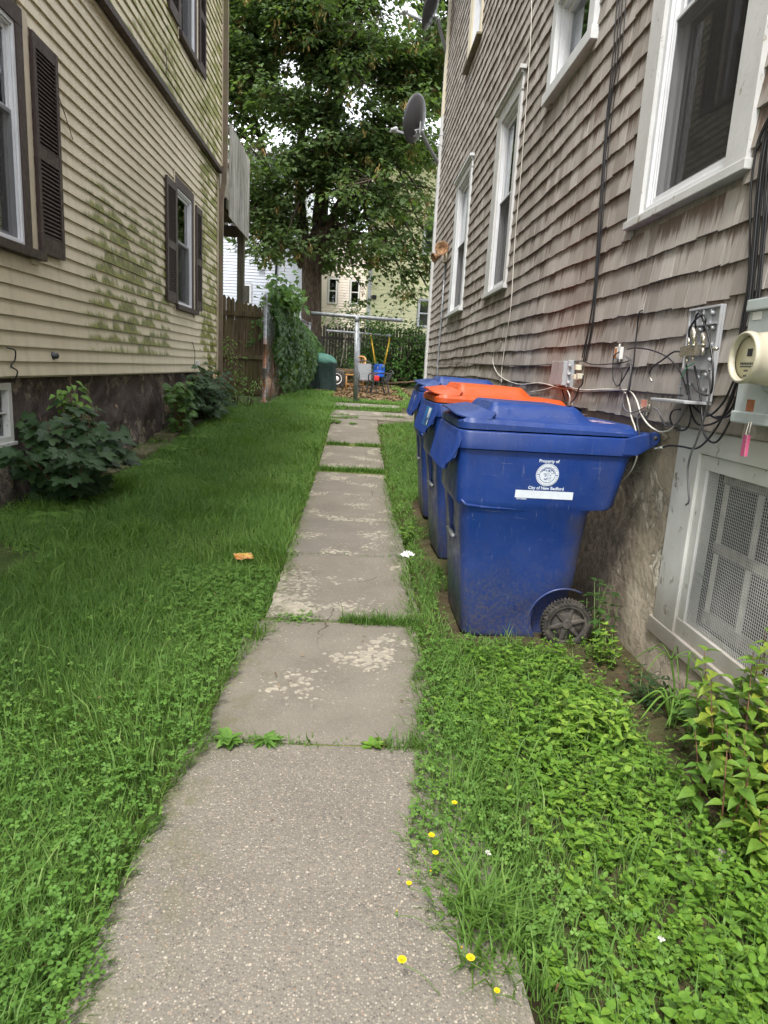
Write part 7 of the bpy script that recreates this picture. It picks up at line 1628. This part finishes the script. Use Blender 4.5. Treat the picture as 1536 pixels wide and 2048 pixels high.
def shrub(cx, cy, cz, rx, ry, rz, n, size, tm, mat, label, rm=.5, name='shrub', cat='shrub', lay=0):
    root = empty(name, (cx, cy, gz1(cx, cy)), label, cat); T = TB(); S = MB(); zb = gz1(cx, cy); C = []
    nc = max(10, n//60)
    for k in range(nc):
        v = RNG.normal(0, 1, 3); v /= np.linalg.norm(v); r = .45+.55*random.random()**.5; p = np.array([cx, cy, cz])+v*[rx, ry, rz]*r*(1+.12*math.sin(k*2.3))
        if p[2] < zb+.15: p[2] = zb+.15+random.random()*.3
        C.append(p); S.tube([(cx+(p[0]-cx)*.15, cy+(p[1]-cy)*.15, zb), tuple(np.array([cx, cy, zb])*.4+p*.6-[0, 0, .1]), tuple(p)], [.03, .02, .006], 5)
    C = np.array(C); k = RNG.integers(0, nc, n); P = C[k]+RNG.normal(0, 1, (n, 3))*[.20*rx**.5, .20*ry**.5, .09+.10*rz**.5]; P[:, 2] = np.maximum(P[:, 2], zb+.04)
    out = unit(P-np.array([cx, cy, cz])); N = unit(out*.5+[0, -.15, .9]+RNG.normal(0, .3, (n, 3))); Dd = out*[1, 1, .2]+RNG.normal(0, .5, (n, 3))*[1, 1, .5]-[0, 0, .25]
    T.add(*leaves(tm, P, Dd, N, RNG.uniform(.6, 1.2, n)*size, np.clip(rm+RNG.normal(0, .17, n)+.15*sn(P[:, 0], P[:, 2], 3, 1), 0, 1))); T.build('leaves', M[mat], root); S.build('stem', M['twig'], root)
shrub(1.35, 23.6, 2.0, 1.35, 1.1, 1.15, 5200, .13, OVATE, 'bush', 'large dark shrub spreading behind the baby swing')
shrub(2.6, 24.0, 1.5, 1.1, .8, .75, 2200, .12, OVATE, 'bush', 'low dark shrub in front of the picket fence at the right')
shrub(.0, 24.2, 1.35, .9, .6, .75, 1500, .11, OVATE, 'bush', 'dark bush behind the scrap pile')
shrub(-.2, 26.3, 2.7, 1.2, .8, .85, 1700, .13, OVATE, 'palebush', 'pale shrub showing above the picket fence', .6)
shrub(-3.2, 26.2, 2.2, 1.2, .8, 1.3, 1800, .14, OVATE, 'ivy', 'green shrub behind the ivy and the tree trunk', .5)
def maple():
    root = empty('maple_tree', (-1.6, 24, .85), 'large maple tree filling the gap between the two houses', 'tree'); rr = random.Random(21); S = MB(); T = TB(); Q = TB()
    def limb(pts, r0, r1, n=10, seg=6):
        P = spline(pts, seg); k = len(P); S.tube(P, [r0+(r1-r0)*(i/(k-1))**.8 for i in range(k)], n); return P
    b = (-1.58, 24, .6)
    trunk = limb([b, (-1.60, 24, 2.0), (-1.62, 24, 3.6), (-1.66, 24, 5.0)], .37, .33, 16)
    S.tube([(-1.58, 24, .5), (-1.58, 24, .9), (-1.59, 24, 1.6)], [.60, .46, .36], 16)
    stems = [limb([(-1.80, 24, 4.7), (-2.05, 24, 6.2), (-2.15, 24.1, 8.2), (-1.95, 24.2, 10.5), (-2.1, 24.3, 13.5), (-2.2, 24.3, 16.0)], .22, .05),
             limb([(-1.50, 24, 4.7), (-1.35, 24, 6.2), (-1.25, 24, 8.0), (-.95, 23.9, 10.2), (-.65, 23.8, 12.5), (-.2, 23.8, 15.5)], .24, .05),
             limb([(-1.95, 24, 4.6), (-2.75, 23.9, 6.0), (-3.3, 23.7, 8.0), (-3.9, 23.6, 10.2), (-4.3, 23.5, 12.5)], .15, .04),
             limb([(-1.45, 23.95, 5.2), (-.6, 23.6, 6.9), (.3, 23.2, 8.5), (1.2, 23.0, 10.5), (1.8, 22.9, 12.5)], .17, .04),
             limb([(-1.6, 24.1, 5.5), (-1.3, 25.2, 7.5), (-1.0, 26.2, 10.0), (-.8, 26.8, 13.0)], .18, .04),
             limb([(-1.55, 23.9, 6.0), (-1.35, 22.9, 7.8), (-1.1, 22.2, 10.0), (-1.0, 21.8, 12.6)], .14, .03)]
    allp = [p for s in stems for p in s[3:]]; tips = []
    nb = 165
    for k in range(nb):
        # target point in the crown: a broad dome with a ragged, low-hanging skirt
        while True:
            v = np.array([rr.uniform(-1, 1), rr.uniform(-1, 1), rr.uniform(-1, 1)]); q = np.linalg.norm(v)
            if q < 1 and q > .30: break
        c = np.array([-1.0, 23.6, 10.6]); t_ = c+v*[7.6, 4.2, 6.6]
        if k < 56: t_ = np.array([-1.2+v[0]*3.6, 22.0+v[1]*.9, 11.2+v[2]*3.9])
        if t_[2] < 4.5: t_[2] = 4.5+rr.random()*1.2
        if abs(t_[0]+1.6) < 1.1 and t_[2] < 6.6 and t_[1] < 24.5: continue
        a = min(allp, key=lambda p: (p-Vector(t_)).length+max(0, p.z-t_[2]+.6)*1.6); t_ = Vector(t_); L = (t_-a).length
        if L < .5: continue
        mid = a.lerp(t_, .5)+Vector((rr.gauss(0, .2), rr.gauss(0, .2), .10*L)); P = spline([a, mid, t_], 6); k2 = len(P); r0 = min(.10, .022+.014*L)
        S.tube(P, [r0*(1-.85*i/(k2-1)) for i in range(k2)], 6)
        for i in range(3, k2):
            for _ in range((2 if i % 2 else 3) if i < k2-3 else 4):
                s = .25+.085*L; c2 = P[i]+Vector((rr.gauss(0, s), rr.gauss(0, s), rr.gauss(-.08, s*.65))); tips.append((c2, P[i])) 
    # drooping low sprays either side of the trunk
    for (x, y, z, n_) in ((.3, 22.6, 5.2, 9), (1.3, 22.4, 5.0, 12), (2.1, 22.5, 4.6, 14), (1.7, 22.2, 5.9, 12), (-2.9, 22.5, 5.3, 9), (-3.7, 22.6, 5.1, 12), (-2.4, 22.2, 5.0, 5), (.6, 22.4, 4.7, 7), (-.5, 22.5, 5.4, 6), (-4.6, 23, 5.9, 10), (2.6, 22.6, 5.4, 12), (-.2, 22.4, 4.25, 4), (1.6, 22.6, 3.9, 6), (2.3, 22.6, 3.8, 7)):
        a = min(allp, key=lambda p: (p-Vector((x, y, z+1.2))).length); P = spline([a, a.lerp(Vector((x, y, z)), .55)+Vector((0, 0, .55)), (x, y, z), (x+.25*(1 if x > -1.5 else -1), y-.2, z-.35)], 6); k2 = len(P); S.tube(P, [.055*(1-.85*i/(k2-1)) for i in range(k2)], 6)
        for _ in range(n_): c2 = Vector((x+rr.gauss(0, .50), y+rr.gauss(0, .5), z+rr.gauss(0, .30))); tips.append((c2, P[-4]))
    cnt = 0; Ps = []; Ds = []; Ns = []; Zs = []; Rs = []
    for (c2, src) in tips:
        if c2.z < 3.4: continue
        d = (c2-src); L = d.length
        if L > .15: S.tube([src, src.lerp(c2, .6)+Vector((0, 0, .05)), c2], [.011, .007, .003], 3, cap=False)
        n = rr.randint(15, 27); od = np.array([c2.x+1.4, c2.y-23.8, 0.0]); od = od/(np.linalg.norm(od)+.01)
        a = RNG.uniform(0, 6.28, n); r = RNG.random(n)**.6*.46; P = np.array(c2)+np.stack([np.cos(a)*r, np.sin(a)*r, RNG.normal(0, .07, n)-r*r*.55], 1)
        Ps.append(P); Ds.append(np.stack([np.cos(a)+od[0]*.5, np.sin(a)+od[1]*.5, -.55+RNG.normal(0, .3, n)], 1)); Ns.append(np.stack([np.cos(a)*.35+od[0]*.3+RNG.normal(0, .22, n), np.sin(a)*.35+od[1]*.3+RNG.normal(0, .22, n), np.ones(n)], 1))
        Zs.append(RNG.uniform(.09, .175, n)); Rs.append(np.clip(rr.gauss(.45, .16)+RNG.normal(0, .13, n), 0, 1))
        if rr.random() < .20 and c2.y < 24:
            m_ = 12; P = np.array(c2)+RNG.normal(0, .07, (m_, 3))*[1, 1, 1.7]-[0, 0, .18]; Q.add(*leaves(LANCE, P, np.stack([RNG.normal(0, .4, m_), RNG.normal(0, .4, m_), -np.ones(m_)], 1), RNG.normal(0, 1, (m_, 3)), RNG.uniform(.10, .17, m_), RNG.random(m_)))
    P = np.concatenate(Ps); print('maple leaves', len(P))
    T.add(*leaves(MAPLE, P, np.concatenate(Ds), np.concatenate(Ns), np.concatenate(Zs), np.concatenate(Rs)))
    T.build('crown', M['tree'], root); Q.build('seed_clusters', M['seed'], root); o = S.build('trunk', M['bark'], root, fix=False)
maple()
